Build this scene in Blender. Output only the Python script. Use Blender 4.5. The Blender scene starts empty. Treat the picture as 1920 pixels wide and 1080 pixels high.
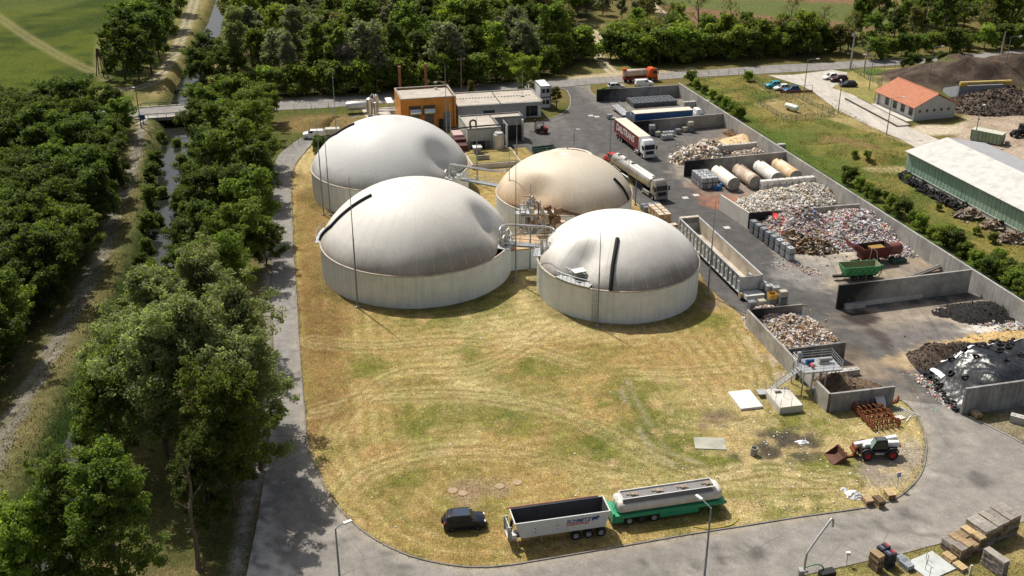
import bpy, bmesh, math, random
import numpy as np
from mathutils import Vector, Matrix, noise
from mathutils.geometry import tessellate_polygon

R = math.radians
scene = bpy.context.scene
# ------------------------------------------------------------------ camera
CAM_H, CAM_F, CAM_T = 70.0, 2015.0, R(25.4)       # height (m), focal length (px of 1920), tilt below the horizon
cd = bpy.data.cameras.new('camera'); cam = bpy.data.objects.new('camera', cd)
scene.collection.objects.link(cam)
cam.location = (0, 0, CAM_H); cam.rotation_euler = (math.pi/2 - CAM_T, 0, 0)
cd.sensor_width = 36; cd.lens = CAM_F/1920*36; cd.clip_start = 1; cd.clip_end = 9000
scene.camera = cam
# ------------------------------------------------------------------ sky and sun
SUN_EL, SUN_DIR = R(54), Vector((-0.585, 0.811, 0)).normalized()     # sun stands behind the yard, to the left
world = bpy.data.worlds.new('World'); scene.world = world; world.use_nodes = True
wn = world.node_tree
sky = wn.nodes.new('ShaderNodeTexSky'); sky.sky_type = 'NISHITA'; sky.sun_disc = False
sky.sun_elevation = SUN_EL; sky.sun_rotation = math.atan2(SUN_DIR.x, SUN_DIR.y)
sky.dust_density = 4.0; sky.air_density = 0.9; sky.ozone_density = 0.6
bg = wn.nodes['Background']; bg.inputs['Strength'].default_value = 0.085
soft = wn.nodes.new('ShaderNodeHueSaturation'); soft.inputs['Saturation'].default_value = .6      # thin white cloud in the sky
wn.links.new(sky.outputs[0], soft.inputs['Color']); wn.links.new(soft.outputs[0], bg.inputs['Color'])
sd = bpy.data.lights.new('sun', 'SUN'); sd.energy = 4.6; sd.angle = R(0.6); sd.color = (1.0, .94, .84)
sun = bpy.data.objects.new('sun', sd); scene.collection.objects.link(sun)
sdir = Vector((SUN_DIR.x*math.cos(SUN_EL), SUN_DIR.y*math.cos(SUN_EL), math.sin(SUN_EL)))
sun.rotation_euler = (-sdir).to_track_quat('-Z', 'Y').to_euler(); sun.location = (-60, 250, 180)
vs = scene.view_settings
vs.view_transform = 'Standard'; vs.look = 'None'; vs.gamma = 1; vs.exposure = 0.2; vs.use_curve_mapping = False
scene.cycles.max_bounces = 7; scene.cycles.diffuse_bounces = 4; scene.cycles.glossy_bounces = 2
scene.cycles.transmission_bounces = 5; scene.cycles.transparent_max_bounces = 4
scene.cycles.use_adaptive_sampling = True; scene.cycles.adaptive_threshold = 0.015
scene.cycles.use_denoising = True

random.seed(7); rng = np.random.default_rng(7)
COL = scene.collection

def g(px, py, z=0.0):
    """the point of the place at height z that the photograph shows at (px, py)"""
    u = (px-960)/CAM_F; v = (py-540)/CAM_F
    dy = math.cos(CAM_T)-v*math.sin(CAM_T); dz = -math.sin(CAM_T)-v*math.cos(CAM_T)
    t = (z-CAM_H)/dz
    return Vector((u*t, dy*t, z))
def g2(px, py, z=0.0):
    p = g(px, py, z); return (p.x, p.y)

def gd(px, py, Y):
    """the point at distance Y that the photograph shows at (px, py)"""
    u = (px-960)/CAM_F; v = (py-540)/CAM_F; t = Y/(math.cos(CAM_T)-v*math.sin(CAM_T))
    return Vector((u*t, Y, CAM_H-t*(math.sin(CAM_T)+v*math.cos(CAM_T))))

SITE = R(13.6)                                     # the yard, its walls and buildings share one grid
AC = Vector((math.cos(SITE), math.sin(SITE), 0)); AL = Vector((math.sin(SITE), -math.cos(SITE), 0))

# ------------------------------------------------------------------ mesh helper
class MB:
    def __init__(s): s.v = []; s.f = []; s.mi = []; s.m = 0; s.mt = Matrix.Identity(4)
    def push(s, vs_, fs_):
        o = len(s.v)
        s.v += [tuple(s.mt @ Vector(p)) for p in vs_]
        s.f += [tuple(i+o for i in f) for f in fs_]; s.mi += [s.m]*len(fs_); return s
    def box(s, c, d, rz=0, tx=1, ty=1, rot=None):
        x, y, z = d[0]/2, d[1]/2, d[2]/2
        P_ = [(-x,-y,-z),(x,-y,-z),(x,y,-z),(-x,y,-z),(-x*tx,-y*ty,z),(x*tx,-y*ty,z),(x*tx,y*ty,z),(-x*tx,y*ty,z)]
        m = Matrix.Translation(c) @ (rot.to_4x4() if rot is not None else Matrix.Rotation(rz, 4, 'Z'))
        return s.push([m @ Vector(p) for p in P_], [(0,3,2,1),(4,5,6,7),(0,1,5,4),(1,2,6,5),(2,3,7,6),(3,0,4,7)])
    def bx(s, x0, x1, y0, y1, z0, z1):
        return s.box(((x0+x1)/2,(y0+y1)/2,(z0+z1)/2), (x1-x0,y1-y0,z1-z0))
    def poly(s, pts): return s.push(pts, [tuple(range(len(pts)))])
    def prism(s, p2, z0, z1):
        n = len(p2); A = sum(p2[i][0]*p2[(i+1)%n][1]-p2[(i+1)%n][0]*p2[i][1] for i in range(n))
        if A < 0: p2 = p2[::-1]
        tri = tessellate_polygon([[Vector((x,y,0)) for x,y in p2]])
        vv = [(x,y,z0) for x,y in p2]+[(x,y,z1) for x,y in p2]; ff = []
        for t in tri:
            a = (p2[t[1]][0]-p2[t[0]][0])*(p2[t[2]][1]-p2[t[0]][1])-(p2[t[1]][1]-p2[t[0]][1])*(p2[t[2]][0]-p2[t[0]][0])
            t = t if a > 0 else t[::-1]
            ff.append(tuple(i+n for i in t)); ff.append(tuple(t[::-1]))
        ff += [(i,(i+1)%n,(i+1)%n+n,i+n) for i in range(n)]
        return s.push(vv, ff)
    def extr(s, prof, axis, t0, t1):
        """profile of 2D points extruded along x or y: axis 'y' -> prof in (x,z); axis 'x' -> prof in (y,z)"""
        n = len(prof); q = []
        for t in (t0, t1):
            q += [((a,t,b) if axis == 'y' else (t,a,b)) for a,b in prof]
        return s.push(q, [tuple(range(n))[::-1], tuple(range(n,2*n))]+[(i,(i+1)%n,(i+1)%n+n,i+n) for i in range(n)])
    def cyl(s, p0, p1, r0, r1=None, n=10, cap=True):
        p0, p1 = Vector(p0), Vector(p1); r1 = r0 if r1 is None else r1
        d = (p1-p0).normalized(); a = d.orthogonal().normalized(); b = d.cross(a); vv = []
        for p, r in ((p0,r0),(p1,r1)):
            vv += [p+(a*math.cos(2*math.pi*i/n)+b*math.sin(2*math.pi*i/n))*r for i in range(n)]
        ff = [(i,(i+1)%n,(i+1)%n+n,i+n) for i in range(n)]
        if cap: ff += [tuple(range(n))[::-1], tuple(range(n,2*n))]
        return s.push(vv, ff)
    def tube(s, pts, r, n=6, rad=None):
        pts = [Vector(p) for p in pts]; vv = []; k = len(pts); a = None
        for i, p in enumerate(pts):
            d = (pts[min(i+1,k-1)]-pts[max(i-1,0)]).normalized()
            a = d.orthogonal().normalized() if a is None else (a-d*a.dot(d)).normalized()
            b = d.cross(a); rr = rad[i] if rad else r
            vv += [p+(a*math.cos(2*math.pi*j/n)+b*math.sin(2*math.pi*j/n))*rr for j in range(n)]
        ff = [(i*n+j, i*n+(j+1)%n, (i+1)*n+(j+1)%n, (i+1)*n+j) for i in range(k-1) for j in range(n)]
        ff += [tuple(range(n))[::-1], tuple(range((k-1)*n,k*n))]
        return s.push(vv, ff)
    def lathe(s, prof, n=32, c=(0,0,0), mt=None, caps=True):
        vv = []; k = len(prof); c = Vector(c)
        for r, z in prof:
            vv += [Vector((r*math.cos(2*math.pi*i/n), r*math.sin(2*math.pi*i/n), z)) for i in range(n)]
        if mt is not None: vv = [mt @ p for p in vv]
        vv = [p+c for p in vv]
        ff = [(a*n+i, a*n+(i+1)%n, (a+1)*n+(i+1)%n, (a+1)*n+i) for a in range(k-1) for i in range(n)]
        if caps: ff += [tuple(range(n))[::-1], tuple(range((k-1)*n,k*n))]
        return s.push(vv, ff)
    def lathex(s, prof, n=24, c=(0,0,0)):             # round body lying along x: prof of (r, x)
        return s.lathe(prof, n, c, Matrix.Rotation(math.pi/2, 3, 'Y'))
    def lathey(s, prof, n=16, c=(0,0,0), caps=True):             # along y
        return s.lathe(prof, n, c, Matrix.Rotation(-math.pi/2, 3, "X"), caps)
    def torus(s, c, Rr, r, n=16, m=8, rot=None):
        vv = []
        for i in range(n):
            a = 2*math.pi*i/n
            for j in range(m):
                b = 2*math.pi*j/m; q = Vector(((Rr+r*math.cos(b))*math.cos(a),(Rr+r*math.cos(b))*math.sin(a),r*math.sin(b)))
                vv.append((rot @ q if rot is not None else q)+Vector(c))
        return s.push(vv, [(i*m+j,((i+1)%n)*m+j,((i+1)%n)*m+(j+1)%m,i*m+(j+1)%m) for i in range(n) for j in range(m)])
    def mesh(s, name, mats, smooth=False):
        me = bpy.data.meshes.new(name); me.from_pydata(s.v, [], s.f)
        for m in (mats if isinstance(mats,(list,tuple)) else [mats]): me.materials.append(m)
        if max(s.mi, default=0): me.polygons.foreach_set('material_index', s.mi)
        if smooth: smooth_by_angle(me, 35 if smooth is True else smooth)
        me.update(); return me
    def build(s, name, mats, parent=None, smooth=False, loc=None, rz=0):
        o = bpy.data.objects.new(name, s.mesh(name, mats, smooth)); COL.objects.link(o)
        if parent is not None: o.parent = parent
        if loc is not None: o.location = loc
        if rz: o.rotation_euler = (0,0,rz)
        return o
def smooth_by_angle(me, ang):
    bm = bmesh.new(); bm.from_mesh(me)
    for f in bm.faces: f.smooth = True
    for e in bm.edges:
        e.smooth = len(e.link_faces) == 2 and e.calc_face_angle(3.2) < R(ang)
    bm.to_mesh(me); bm.free()

def tag(o, label=None, cat=None, group=None, kind=None):
    if label: o['label'] = label
    if cat: o['category'] = cat
    if group: o['group'] = group
    if kind: o['kind'] = kind
    return o
def thing(name, label, cat, loc=(0,0,0), rz=0, group=None):
    o = bpy.data.objects.new(name, None); COL.objects.link(o); o.location = loc; o.rotation_euler = (0,0,rz)
    o.empty_display_size = .5
    return tag(o, label, cat, group)
def copy_tree(src, loc=None, rz=None, label=None, group=None, parent=None, scale=None):
    c = src.copy(); COL.objects.link(c); c.parent = parent
    if loc is not None: c.location = loc
    if rz is not None: c.rotation_euler = rz if isinstance(rz, tuple) else (0,0,rz)
    if scale is not None: c.scale = scale if isinstance(scale, tuple) else (scale,)*3
    if label: c['label'] = label
    if group: c['group'] = group
    for ch in src.children: copy_tree(ch, parent=c)
    return c
ORD = ['first','second','third','fourth','fifth','sixth','seventh','eighth','ninth','tenth','eleventh','twelfth','thirteenth','fourteenth','fifteenth','sixteenth','seventeenth','eighteenth','nineteenth','twentieth']
TENS = {2:'twenty',3:'thirty',4:'forty',5:'fifty',6:'sixty',7:'seventy',8:'eighty',9:'ninety'}
TENTH = {2:'twentieth',3:'thirtieth',4:'fortieth',5:'fiftieth',6:'sixtieth',7:'seventieth',8:'eightieth',9:'ninetieth'}
def nth(i):
    if i < 20: return ORD[i]
    n = i+1
    if n >= 100: return 'one hundred '+('and '+nth(n-101) if n > 100 else 'th')
    return TENTH[n//10] if n % 10 == 0 else TENS[n//10]+'-'+ORD[n%10-1]

# ------------------------------------------------------------------ materials
def lin(c):
    if isinstance(c, str):
        c = c.lstrip('#'); c = [int(c[i:i+2],16)/255 for i in (0,2,4)]
        c = [x/12.92 if x <= .04045 else ((x+.055)/1.055)**2.4 for x in c]
    return (*c[:3], 1)
class NT:
    def __init__(s, name):
        s.mat = bpy.data.materials.new(name); s.mat.use_nodes = True; s.t = s.mat.node_tree
        s.b = s.t.nodes['Principled BSDF']; s.pos = None
        s.b.inputs['Specular IOR Level'].default_value = .35
    def n(s, typ, **kw):
        x = s.t.nodes.new(typ)
        for k, v in kw.items():
            if k.startswith('i_'):
                kk = k[2:].replace('_',' '); kk = int(kk) if kk.isdigit() else kk; s.set(x.inputs[kk], v)
            else: setattr(x, k, v)
        return x
    def set(s, inp, v):
        if isinstance(v, bpy.types.NodeSocket): s.t.links.new(v, inp)
        else: inp.default_value = v
    def P(s):
        if s.pos is None: s.pos = s.n('ShaderNodeNewGeometry').outputs['Position']
        return s.pos
    def map(s, vec, scale=(1,1,1), loc=(0,0,0), rot=(0,0,0)):
        return s.n('ShaderNodeMapping', i_Vector=vec, i_Scale=scale, i_Location=loc, i_Rotation=rot).outputs[0]
    def noise(s, scale, detail=5, rough=.55, vec=None, dist=0, out=0):
        return s.n('ShaderNodeTexNoise', i_Vector=vec if vec is not None else s.P(), i_Scale=scale, i_Detail=detail, i_Roughness=rough, i_Distortion=dist).outputs[out]
    def ramp(s, fac, stops, interp='LINEAR'):
        r = s.n('ShaderNodeValToRGB', i_Fac=fac); cr = r.color_ramp; cr.interpolation = interp
        while len(cr.elements) < len(stops): cr.elements.new(.5)
        for e, (p, c) in zip(cr.elements, stops):
            e.position = p; e.color = lin(c) if not isinstance(c,(int,float)) else (c,c,c,1)
        return r.outputs[0]
    def mix(s, fac, a, b, mode='MIX'):
        m = s.n('ShaderNodeMix', data_type='RGBA', blend_type=mode); m.clamp_factor = True
        s.set(m.inputs[0], fac)
        for i, v in ((6,a),(7,b)): s.set(m.inputs[i], v if isinstance(v, bpy.types.NodeSocket) else lin(v))
        return m.outputs[2]
    def math(s, op, a, b=0.0, c=0.0):
        m = s.n('ShaderNodeMath', operation=op); s.set(m.inputs[0], a); s.set(m.inputs[1], b); s.set(m.inputs[2], c); return m.outputs[0]
    def maprange(s, v, a, b, c=0.0, d=1.0):
        return s.n('ShaderNodeMapRange', i_Value=v, i_1=a, i_2=b, i_3=c, i_4=d).outputs[0]
    def attr(s, name, out='Color'): return s.n('ShaderNodeAttribute', attribute_name=name).outputs[out]
    def rnd(s): return s.n('ShaderNodeObjectInfo').outputs['Random']
    def bump(s, h, strength=.4, dist=.05):
        s.t.links.new(s.n('ShaderNodeBump', i_Height=h, i_Strength=strength, i_Distance=dist).outputs[0], s.b.inputs['Normal'])
    def done(s, col=None, rough=None, metal=None, **kw):
        if col is not None: s.set(s.b.inputs['Base Color'], col if isinstance(col, bpy.types.NodeSocket) else lin(col))
        if rough is not None: s.set(s.b.inputs['Roughness'], rough)
        if metal is not None: s.set(s.b.inputs['Metallic'], metal)
        for k, v in kw.items(): s.set(s.b.inputs[k.replace('_',' ')], v)
        return s.mat
_mats = {}
def M(name, c1, c2=None, scale=2.0, rough=.7, metal=0.0, bump=0.0, bscale=None, dirt=None, damt=.5, dscale=.5, streak=None, samt=.5, rnd=0.0, fine=.15):
    """weathered surface: two tones, fine grain, blotches of dirt, streaks running down, small differences between copies"""
    if name in _mats: return _mats[name]
    t = NT(name); c2 = c2 if c2 is not None else c1
    col = t.mix(t.ramp(t.noise(scale, 6), [(.35,0.0),(.68,1.0)]), c1, c2)
    if dirt is not None:
        col = t.mix(t.math('MULTIPLY', t.ramp(t.noise(dscale, 7, .62), [(.48,0.0),(.68,1.0)]), damt), col, dirt)
    if streak is not None:
        sv = t.map(t.P(), (1.9,1.9,.13))
        col = t.mix(t.math('MULTIPLY', t.ramp(t.noise(1.0, 7, .7, sv), [(.47,0.0),(.72,1.0)]), samt), col, streak)
    if fine:
        col = t.mix(fine, col, t.ramp(t.noise(scale*14, 3), [(.3,.2),(.7,.9)]), 'OVERLAY')
    if rnd:
        col = t.mix(1.0, col, t.ramp(t.rnd(), [(0,1-rnd),(1,1.0)]), 'MULTIPLY')
    if bump: t.bump(t.noise(bscale or scale*6, 5), bump, .03)
    _mats[name] = t.done(col, rough, metal); return _mats[name]

concrete = M('concrete', (.30,.285,.255), (.42,.40,.36), .9, .88, dirt=(.13,.12,.105), damt=.6, dscale=.35, streak=(.16,.145,.125), samt=.7, bump=.25)
concrete_dark = M('concrete_dark', (.17,.16,.15), (.30,.285,.265), .6, .9, dirt=(.045,.043,.04), damt=.85, dscale=.22, streak=(.05,.048,.045), samt=.8, bump=.25)
concrete_pale = M('concrete_pale', (.50,.48,.43), (.60,.57,.52), 1.2, .88, dirt=(.28,.25,.2), damt=.5, dscale=.6, bump=.2)
soot = M('sooty_concrete', (.016,.016,.016), (.05,.048,.046), .5, .9, dirt=(.12,.115,.11), damt=.5, dscale=.3, bump=.2)
def sooty_wall():
    t = NT('sooty_wall'); ox = t.n('ShaderNodeSeparateXYZ', i_0=t.n('ShaderNodeTexCoord').outputs['Object']).outputs
    c = t.mix(t.ramp(t.noise(.8,6), [(.35,0.0),(.68,1.0)]), (.27,.26,.24), (.38,.365,.335)); c = t.mix(t.math('MULTIPLY', t.ramp(t.noise(.35,7,.65), [(.45,0.0),(.68,1.0)]), .65), c, (.14,.132,.122))
    k = t.math('ADD', ox[0], t.math('MULTIPLY', t.noise(.35,6,.65), 9)); k = t.math('ADD', k, t.math('MULTIPLY', ox[2], -.5))
    c = t.mix(t.maprange(k, 12.5, 6.0), c, (.022,.021,.021)); c = t.mix(.2, c, t.ramp(t.noise(9,4), [(.3,.2),(.7,.85)]), 'OVERLAY'); t.bump(t.noise(5,5), .25, .03); return t.done(c, .9)
sooty = sooty_wall()
galv = M('galvanised', (.36,.38,.39), (.46,.48,.49), 3, .5, .55, dirt=(.22,.21,.2), damt=.4)
steel_grey = M('steel_grey', (.28,.30,.31), (.38,.4,.41), 2, .55, .4)
black_rubber = M('black_rubber', (.012,.012,.013), (.03,.03,.03), 4, .85)
black_metal = M('black_metal', (.012,.013,.015), (.03,.03,.032), 3, .6)
rust = M('rust', (.17,.05,.018), (.26,.10,.04), 3, .9, dirt=(.07,.03,.02), dscale=2)
white_paint = M('white_paint', (.70,.70,.68), (.78,.78,.76), 1, .5, dirt=(.45,.42,.37), damt=.4, streak=(.4,.37,.32), samt=.35)
glass_dark = M('dark_glass', (.015,.02,.025), (.03,.035,.04), 1, .08, fine=0)
# ================================================================== GROUND
def sd_poly(X, Y, pts):
    """signed distance to a closed outline (negative inside)"""
    pts = np.array(pts, float); d = np.full(X.shape, 1e9); ins = np.zeros(X.shape, bool)
    for i in range(len(pts)):
        a, b = pts[i], pts[(i+1) % len(pts)]; e = b-a
        wx, wy = X-a[0], Y-a[1]; t = np.clip((wx*e[0]+wy*e[1])/(e@e+1e-9), 0, 1)
        d = np.minimum(d, (wx-e[0]*t)**2+(wy-e[1]*t)**2)
        c = (a[1] <= Y) != (b[1] <= Y)
        with np.errstate(divide='ignore', invalid='ignore'):
            xi = a[0]+(Y-a[1])*e[0]/(e[1] if e[1] else 1e-9)
        ins ^= c & (X < xi)
    d = np.sqrt(d); return np.where(ins, -d, d)
def d_line(X, Y, pts):
    pts = np.array(pts, float); d = np.full(X.shape, 1e9)
    for a, b in zip(pts[:-1], pts[1:]):
        e = b-a; wx, wy = X-a[0], Y-a[1]; t = np.clip((wx*e[0]+wy*e[1])/(e@e+1e-9), 0, 1)
        d = np.minimum(d, (wx-e[0]*t)**2+(wy-e[1]*t)**2)
    return np.sqrt(d)
def spline(pts, k=6, closed=False):
    pts = [Vector(p) if len(p) == 3 else Vector((*p, 0)) for p in pts]; out = []; n = len(pts)
    rngi = range(n if closed else n-1)
    for i in rngi:
        p = [pts[(i+j) % n] if closed else pts[min(max(i+j,0),n-1)] for j in (-1,0,1,2)]
        for q in range(k):
            t = q/k
            out.append(0.5*((2*p[1])+(p[2]-p[0])*t+(2*p[0]-5*p[1]+4*p[2]-p[3])*t*t+(3*p[1]-p[0]-3*p[2]+p[3])*t**3))
    if not closed: out.append(pts[-1])
    return out
def pxl(pts, z=0.0): return [g2(x, y, z) for x, y in pts]
def pxs(pts, k=6, z=0.0): return [(p.x, p.y) for p in spline(pxl(pts, z), k)]
_vt = {}
def vnoise(X, Y, s, seed=0):
    """smooth value noise on numpy grids"""
    T = _vt.setdefault(seed, None)
    if T is None: T = _vt[seed] = np.random.default_rng(seed).random((256,256))
    x = X*s+seed*17.3; y = Y*s+seed*9.1
    xi = np.floor(x).astype(int); yi = np.floor(y).astype(int); fx = x-xi; fy = y-yi
    fx = fx*fx*(3-2*fx); fy = fy*fy*(3-2*fy); q = lambda a, b: T[a % 256, b % 256]
    return (q(xi,yi)*(1-fx)+q(xi+1,yi)*fx)*(1-fy)+(q(xi,yi+1)*(1-fx)+q(xi+1,yi+1)*fx)*fy
def fbm(X, Y, s, o=4, seed=0): return sum(vnoise(X, Y, s*2**i, seed+i)*.5**i for i in range(o))/sum(.5**i for i in range(o))
def sstep(a, b, x): t = np.clip((x-a)/(b-a), 0, 1); return t*t*(3-2*t)

CANAL = [(-118,470),(-103.3,392.4),(-96.3,355.0),(-91.3,320.1),(-82.9,268.8),(-79.5,251.7),(-76.2,236.5),(-71.6,217.4),(-67,200.7),(-62.6,183.5),(-59.3,168.6),(-57,155.6),(-55,140.7),(-50.5,105),(-47.5,85),(-44,60)]
TRACK = pxs([(268,222),(264,240),(255,290),(240,340),(215,400),(188,480),(150,560),(108,640),(58,725),(15,805),(-30,900)])
UPTRACK = pxs([(225,168),(262,164),(292,150),(315,120),(332,90),(348,50),(362,10),(372,-25)])
KERB_PX = [(690,212),(640,226),(605,250),(575,282),(553,310),(546,340),(547,400),(552,500),(557,580),(563,680),(570,760),(576,830),(590,870),(615,925),(650,970),(700,1010),(760,1040),(820,1056),(880,1064),(940,1062),(1000,1053),(1100,1036),(1200,1019),(1290,1003),(1400,986),(1500,970),(1595,957),(1640,949),(1680,935),(1707,914),(1727,888),(1736,855),(1735,822),(1724,790),(1708,766),(1690,750)]
KERB = pxs(KERB_PX, 5)
LROAD_LEFT = pxs([(575,252),(545,272),(522,292),(513,320),(511,360),(510,430),(509,500),(511,580),(514,680),(510,770),(504,830),(495,900),(482,980),(466,1060),(450,1150)], 5)
RL = pxl([(-900,318),(0,238),(250,219),(360,214),(600,203),(680,197),(1060,163),(1110,158),(1300,145),(1450,137),(1560,131),(1700,121),(1920,107),(2500,72)])
RU = pxl([(-900,292),(0,222),(250,204),(360,199),(600,183),(680,179),(1060,149),(1110,146),(1300,133),(1450,122),(1560,117),(1700,108),(1920,95),(2500,62)])
PERIM = LROAD_LEFT+[g2(560,1300),g2(1300,1300)]+[g2(1440,1095),g2(1510,1078),g2(1600,1058),g2(1700,1036),g2(1790,1012),g2(1990,960),g2(2300,900),g2(1925,836),g2(1880,812),g2(1818,782),g2(1798,764),g2(1690,750)]+KERB[::-1]
YARD = pxl([(1690,750),(1798,764),(1815,778)])+[tuple((g(1825,775)+AC*0).xy)]+pxl([(1990,770),(2100,700),(1835,520),(1640,405),(1500,300),(1275,172),(1130,175),(1118,180),(1106,172),(1105,160),(1040,165),(1062,170),(1070,190),(1062,210),(1035,222),(1010,228),(860,236),(850,262),(862,290),(985,275),(1000,290),(1110,290),(1186,330),(1186,372),(1215,400),(1262,430),(1330,540),(1390,590),(1400,600),(1555,770)])
WEIGH = pxl([(1490,140),(1560,131),(1590,136),(1580,150),(1560,165),(1600,178),(1650,205),(1700,236),(1770,266),(1830,300),(1830,330),(1760,300),(1690,262),(1630,236),(1565,203),(1525,172),(1500,160),(1440,141)])
MEADOW = pxl([(-900,-150),(380,-150),(345,20),(310,95),(262,155),(245,190),(240,205),(-60,226),(-900,300)])
FIELD = pxl([(1215,-60),(1230,5),(1285,40),(1420,62),(1560,60),(1700,52),(1760,40),(1690,-60)])
MOUND = g(610,232)
def hgt(X, Y):
    Z = np.zeros_like(X)
    d = d_line(X, Y, CANAL); wob = (fbm(X,Y,.12,3,5)-.5)*.7
    ch = sstep(5.2, 1.4, d+wob*.6); Z = Z-3.0*ch
    dm = np.sqrt(((X-MOUND.x)/11)**2+((Y-MOUND.y)/6.5)**2); Z = Z+1.9*np.clip(1-dm,0,1)**.8*sstep(1.05,.3,dm)
    for (cx, cy, a, b, h) in HEAPS:
        q = np.sqrt(((X-cx)/a)**2+((Y-cy)/b)**2); Z = Z+h*sstep(1.0,.25,q)*(.8+.5*(fbm(X,Y,.35,4,9)-.2))
    far = sstep(380, 900, Y); Z = Z+far*8*fbm(X,Y,.004,3,3)
    return Z
_h = lambda px, py, a, b, h: (*g2(px, py), a, b, h)
HEAPS = [_h(1600,283,9,6,1.5), _h(1640,300,7,4,1.0),            # grassy spoil beside the green hall
         _h(1760,150,17,14,3.2), _h(1850,145,18,12,3.6), _h(1925,140,15,12,3.4)]  # dark compost
def heightat(x, y): return float(hgt(np.array([x]), np.array([y]))[0])

xs = np.concatenate([[-6000,-2500,-1200,-600,-350,-250], np.arange(-190,-48,.9), np.arange(-48,56,.4), np.arange(56,190.01,.9), [250,350,600,1200,2500,6000]])
ys = np.concatenate([[-3000,-1000,-300,-60,20,60], np.arange(74,150,.4), np.arange(150,412,.85), [450,520,650,900,1400,2500,5000,9000]])
GX, GY = np.meshgrid(xs, ys); GZ = hgt(GX, GY); GZ += (fbm(GX,GY,.5,3,2)-.5)*.10
n1, n2, n3 = fbm(GX,GY,.05,5,11), fbm(GX,GY,.16,4,21), fbm(GX,GY,.5,3,31)
def C3(*c): return np.array(c)[None,None,:]
def lay(A, w, c): w = np.clip(w,0,1)[...,None]; return A*(1-w)+c*w
def twotone(c1, c2, n, lo=.38, hi=.62): w = sstep(lo,hi,n)[...,None]; return C3(*c1)*(1-w)+C3(*c2)*w
DRY = twotone((.33,.225,.085),(.40,.30,.13), n2)
base = twotone((.085,.095,.024),(.15,.125,.045), n1)                                     # rough grass everywhere
wob = (n3-.5)*2.2+(n2-.5)*3.0
# forest floor
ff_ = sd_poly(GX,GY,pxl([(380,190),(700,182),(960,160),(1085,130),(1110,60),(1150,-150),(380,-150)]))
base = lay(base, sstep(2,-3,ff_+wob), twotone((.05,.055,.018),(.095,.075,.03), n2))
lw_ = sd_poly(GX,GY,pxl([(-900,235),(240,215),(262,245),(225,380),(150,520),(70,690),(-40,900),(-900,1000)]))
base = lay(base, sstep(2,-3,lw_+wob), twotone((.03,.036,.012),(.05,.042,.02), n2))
# meadow
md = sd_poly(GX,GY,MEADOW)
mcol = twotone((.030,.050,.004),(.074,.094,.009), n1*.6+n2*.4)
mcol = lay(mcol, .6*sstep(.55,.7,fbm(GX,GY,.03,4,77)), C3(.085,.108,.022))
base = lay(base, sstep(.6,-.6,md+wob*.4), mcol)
for ln, w in ((pxs([(-60,-10),(30,55),(100,98),(172,134)]),1.1),(pxs([(196,150),(187,125),(190,95),(200,60),(250,10)]),.9)):
    dl = d_line(GX,GY,ln); base = lay(base, .65*np.exp(-((dl-w)/.7)**2)+.25*np.exp(-(dl/1.6)**2), C3(.21,.19,.085))
# far field on the right: strips of bare red soil between green
fd = sd_poly(GX,GY,FIELD)
st = fbm((GX*.3+GY)*.9,(GX-GY*.3)*.22,.05,3,61)
fcol = twotone((.105,.125,.04),(.185,.115,.065), st*.8+n2*.2,.42,.54)
base = lay(base, sstep(3,-3,fd+wob*2), fcol)
# canal banks
dc = d_line(GX,GY,CANAL)
base = lay(base, sstep(12,8,dc+wob)*.9, twotone((.20,.165,.07),(.13,.13,.045), n2))
base = lay(base, sstep(6.5,4.5,dc+wob*.5), twotone((.03,.055,.011),(.055,.085,.018), n2))
far_bank = sstep(250,262,GY)
base = lay(base, far_bank*np.exp(-((dc-6.0)/2.2)**2)*.9, C3(.36,.27,.13))
base = lay(base, sstep(1.8,1.2,dc), C3(.04,.035,.025))
# dirt tracks
dt = d_line(GX,GY,TRACK)
base = lay(base, sstep(5.5,3.5,dt+wob)*.75, twotone((.095,.095,.034),(.165,.135,.06), n2))
base = lay(base, sstep(1.35,.75,dt+wob*.2), twotone((.19,.172,.14),(.27,.245,.205), n3))
base = lay(base, np.exp(-(dt/.35)**2)*.55, C3(.10,.10,.04))
du = d_line(GX,GY,UPTRACK)
base = lay(base, sstep(7,5,du+wob)*.8, twotone((.21,.18,.07),(.14,.14,.045), n2))
base = lay(base, np.exp(-((du-.95)/.42)**2)*.95, C3(.42,.38,.31))
# verges and the clearing with a dirt track beyond the road
clr = d_line(GX,GY,pxs([(1165,146),(1140,128),(1128,112),(1116,97),(1126,80),(1110,58),(1080,45)]))
base = lay(base, sstep(11,5,clr+wob*1.5)*.75, twotone((.15,.15,.05),(.24,.2,.09), n2))
base = lay(base, np.exp(-((clr-.9)/.65)**2)*.95, C3(.5,.43,.31))
ct2 = d_line(GX,GY,pxs([(1190,-30),(1225,12),(1262,35),(1275,42)])); base = lay(base, sstep(2.2,1.2,ct2), C3(.45,.37,.25))
vd = sd_poly(GX,GY,pxl([(1070,158),(1165,148),(1300,134),(1300,128),(1165,134),(1090,142),(1040,152)]))
base = lay(base, sstep(1.5,-1,vd+wob*.6), twotone((.42,.34,.22),(.33,.27,.16), n2))
vd2 = d_line(GX,GY,pxl([(-60,224),(250,204),(600,183),(1060,150)])); base = lay(base, sstep(3,1.2,vd2+wob*.4)*.6, C3(.30,.26,.16))
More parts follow.
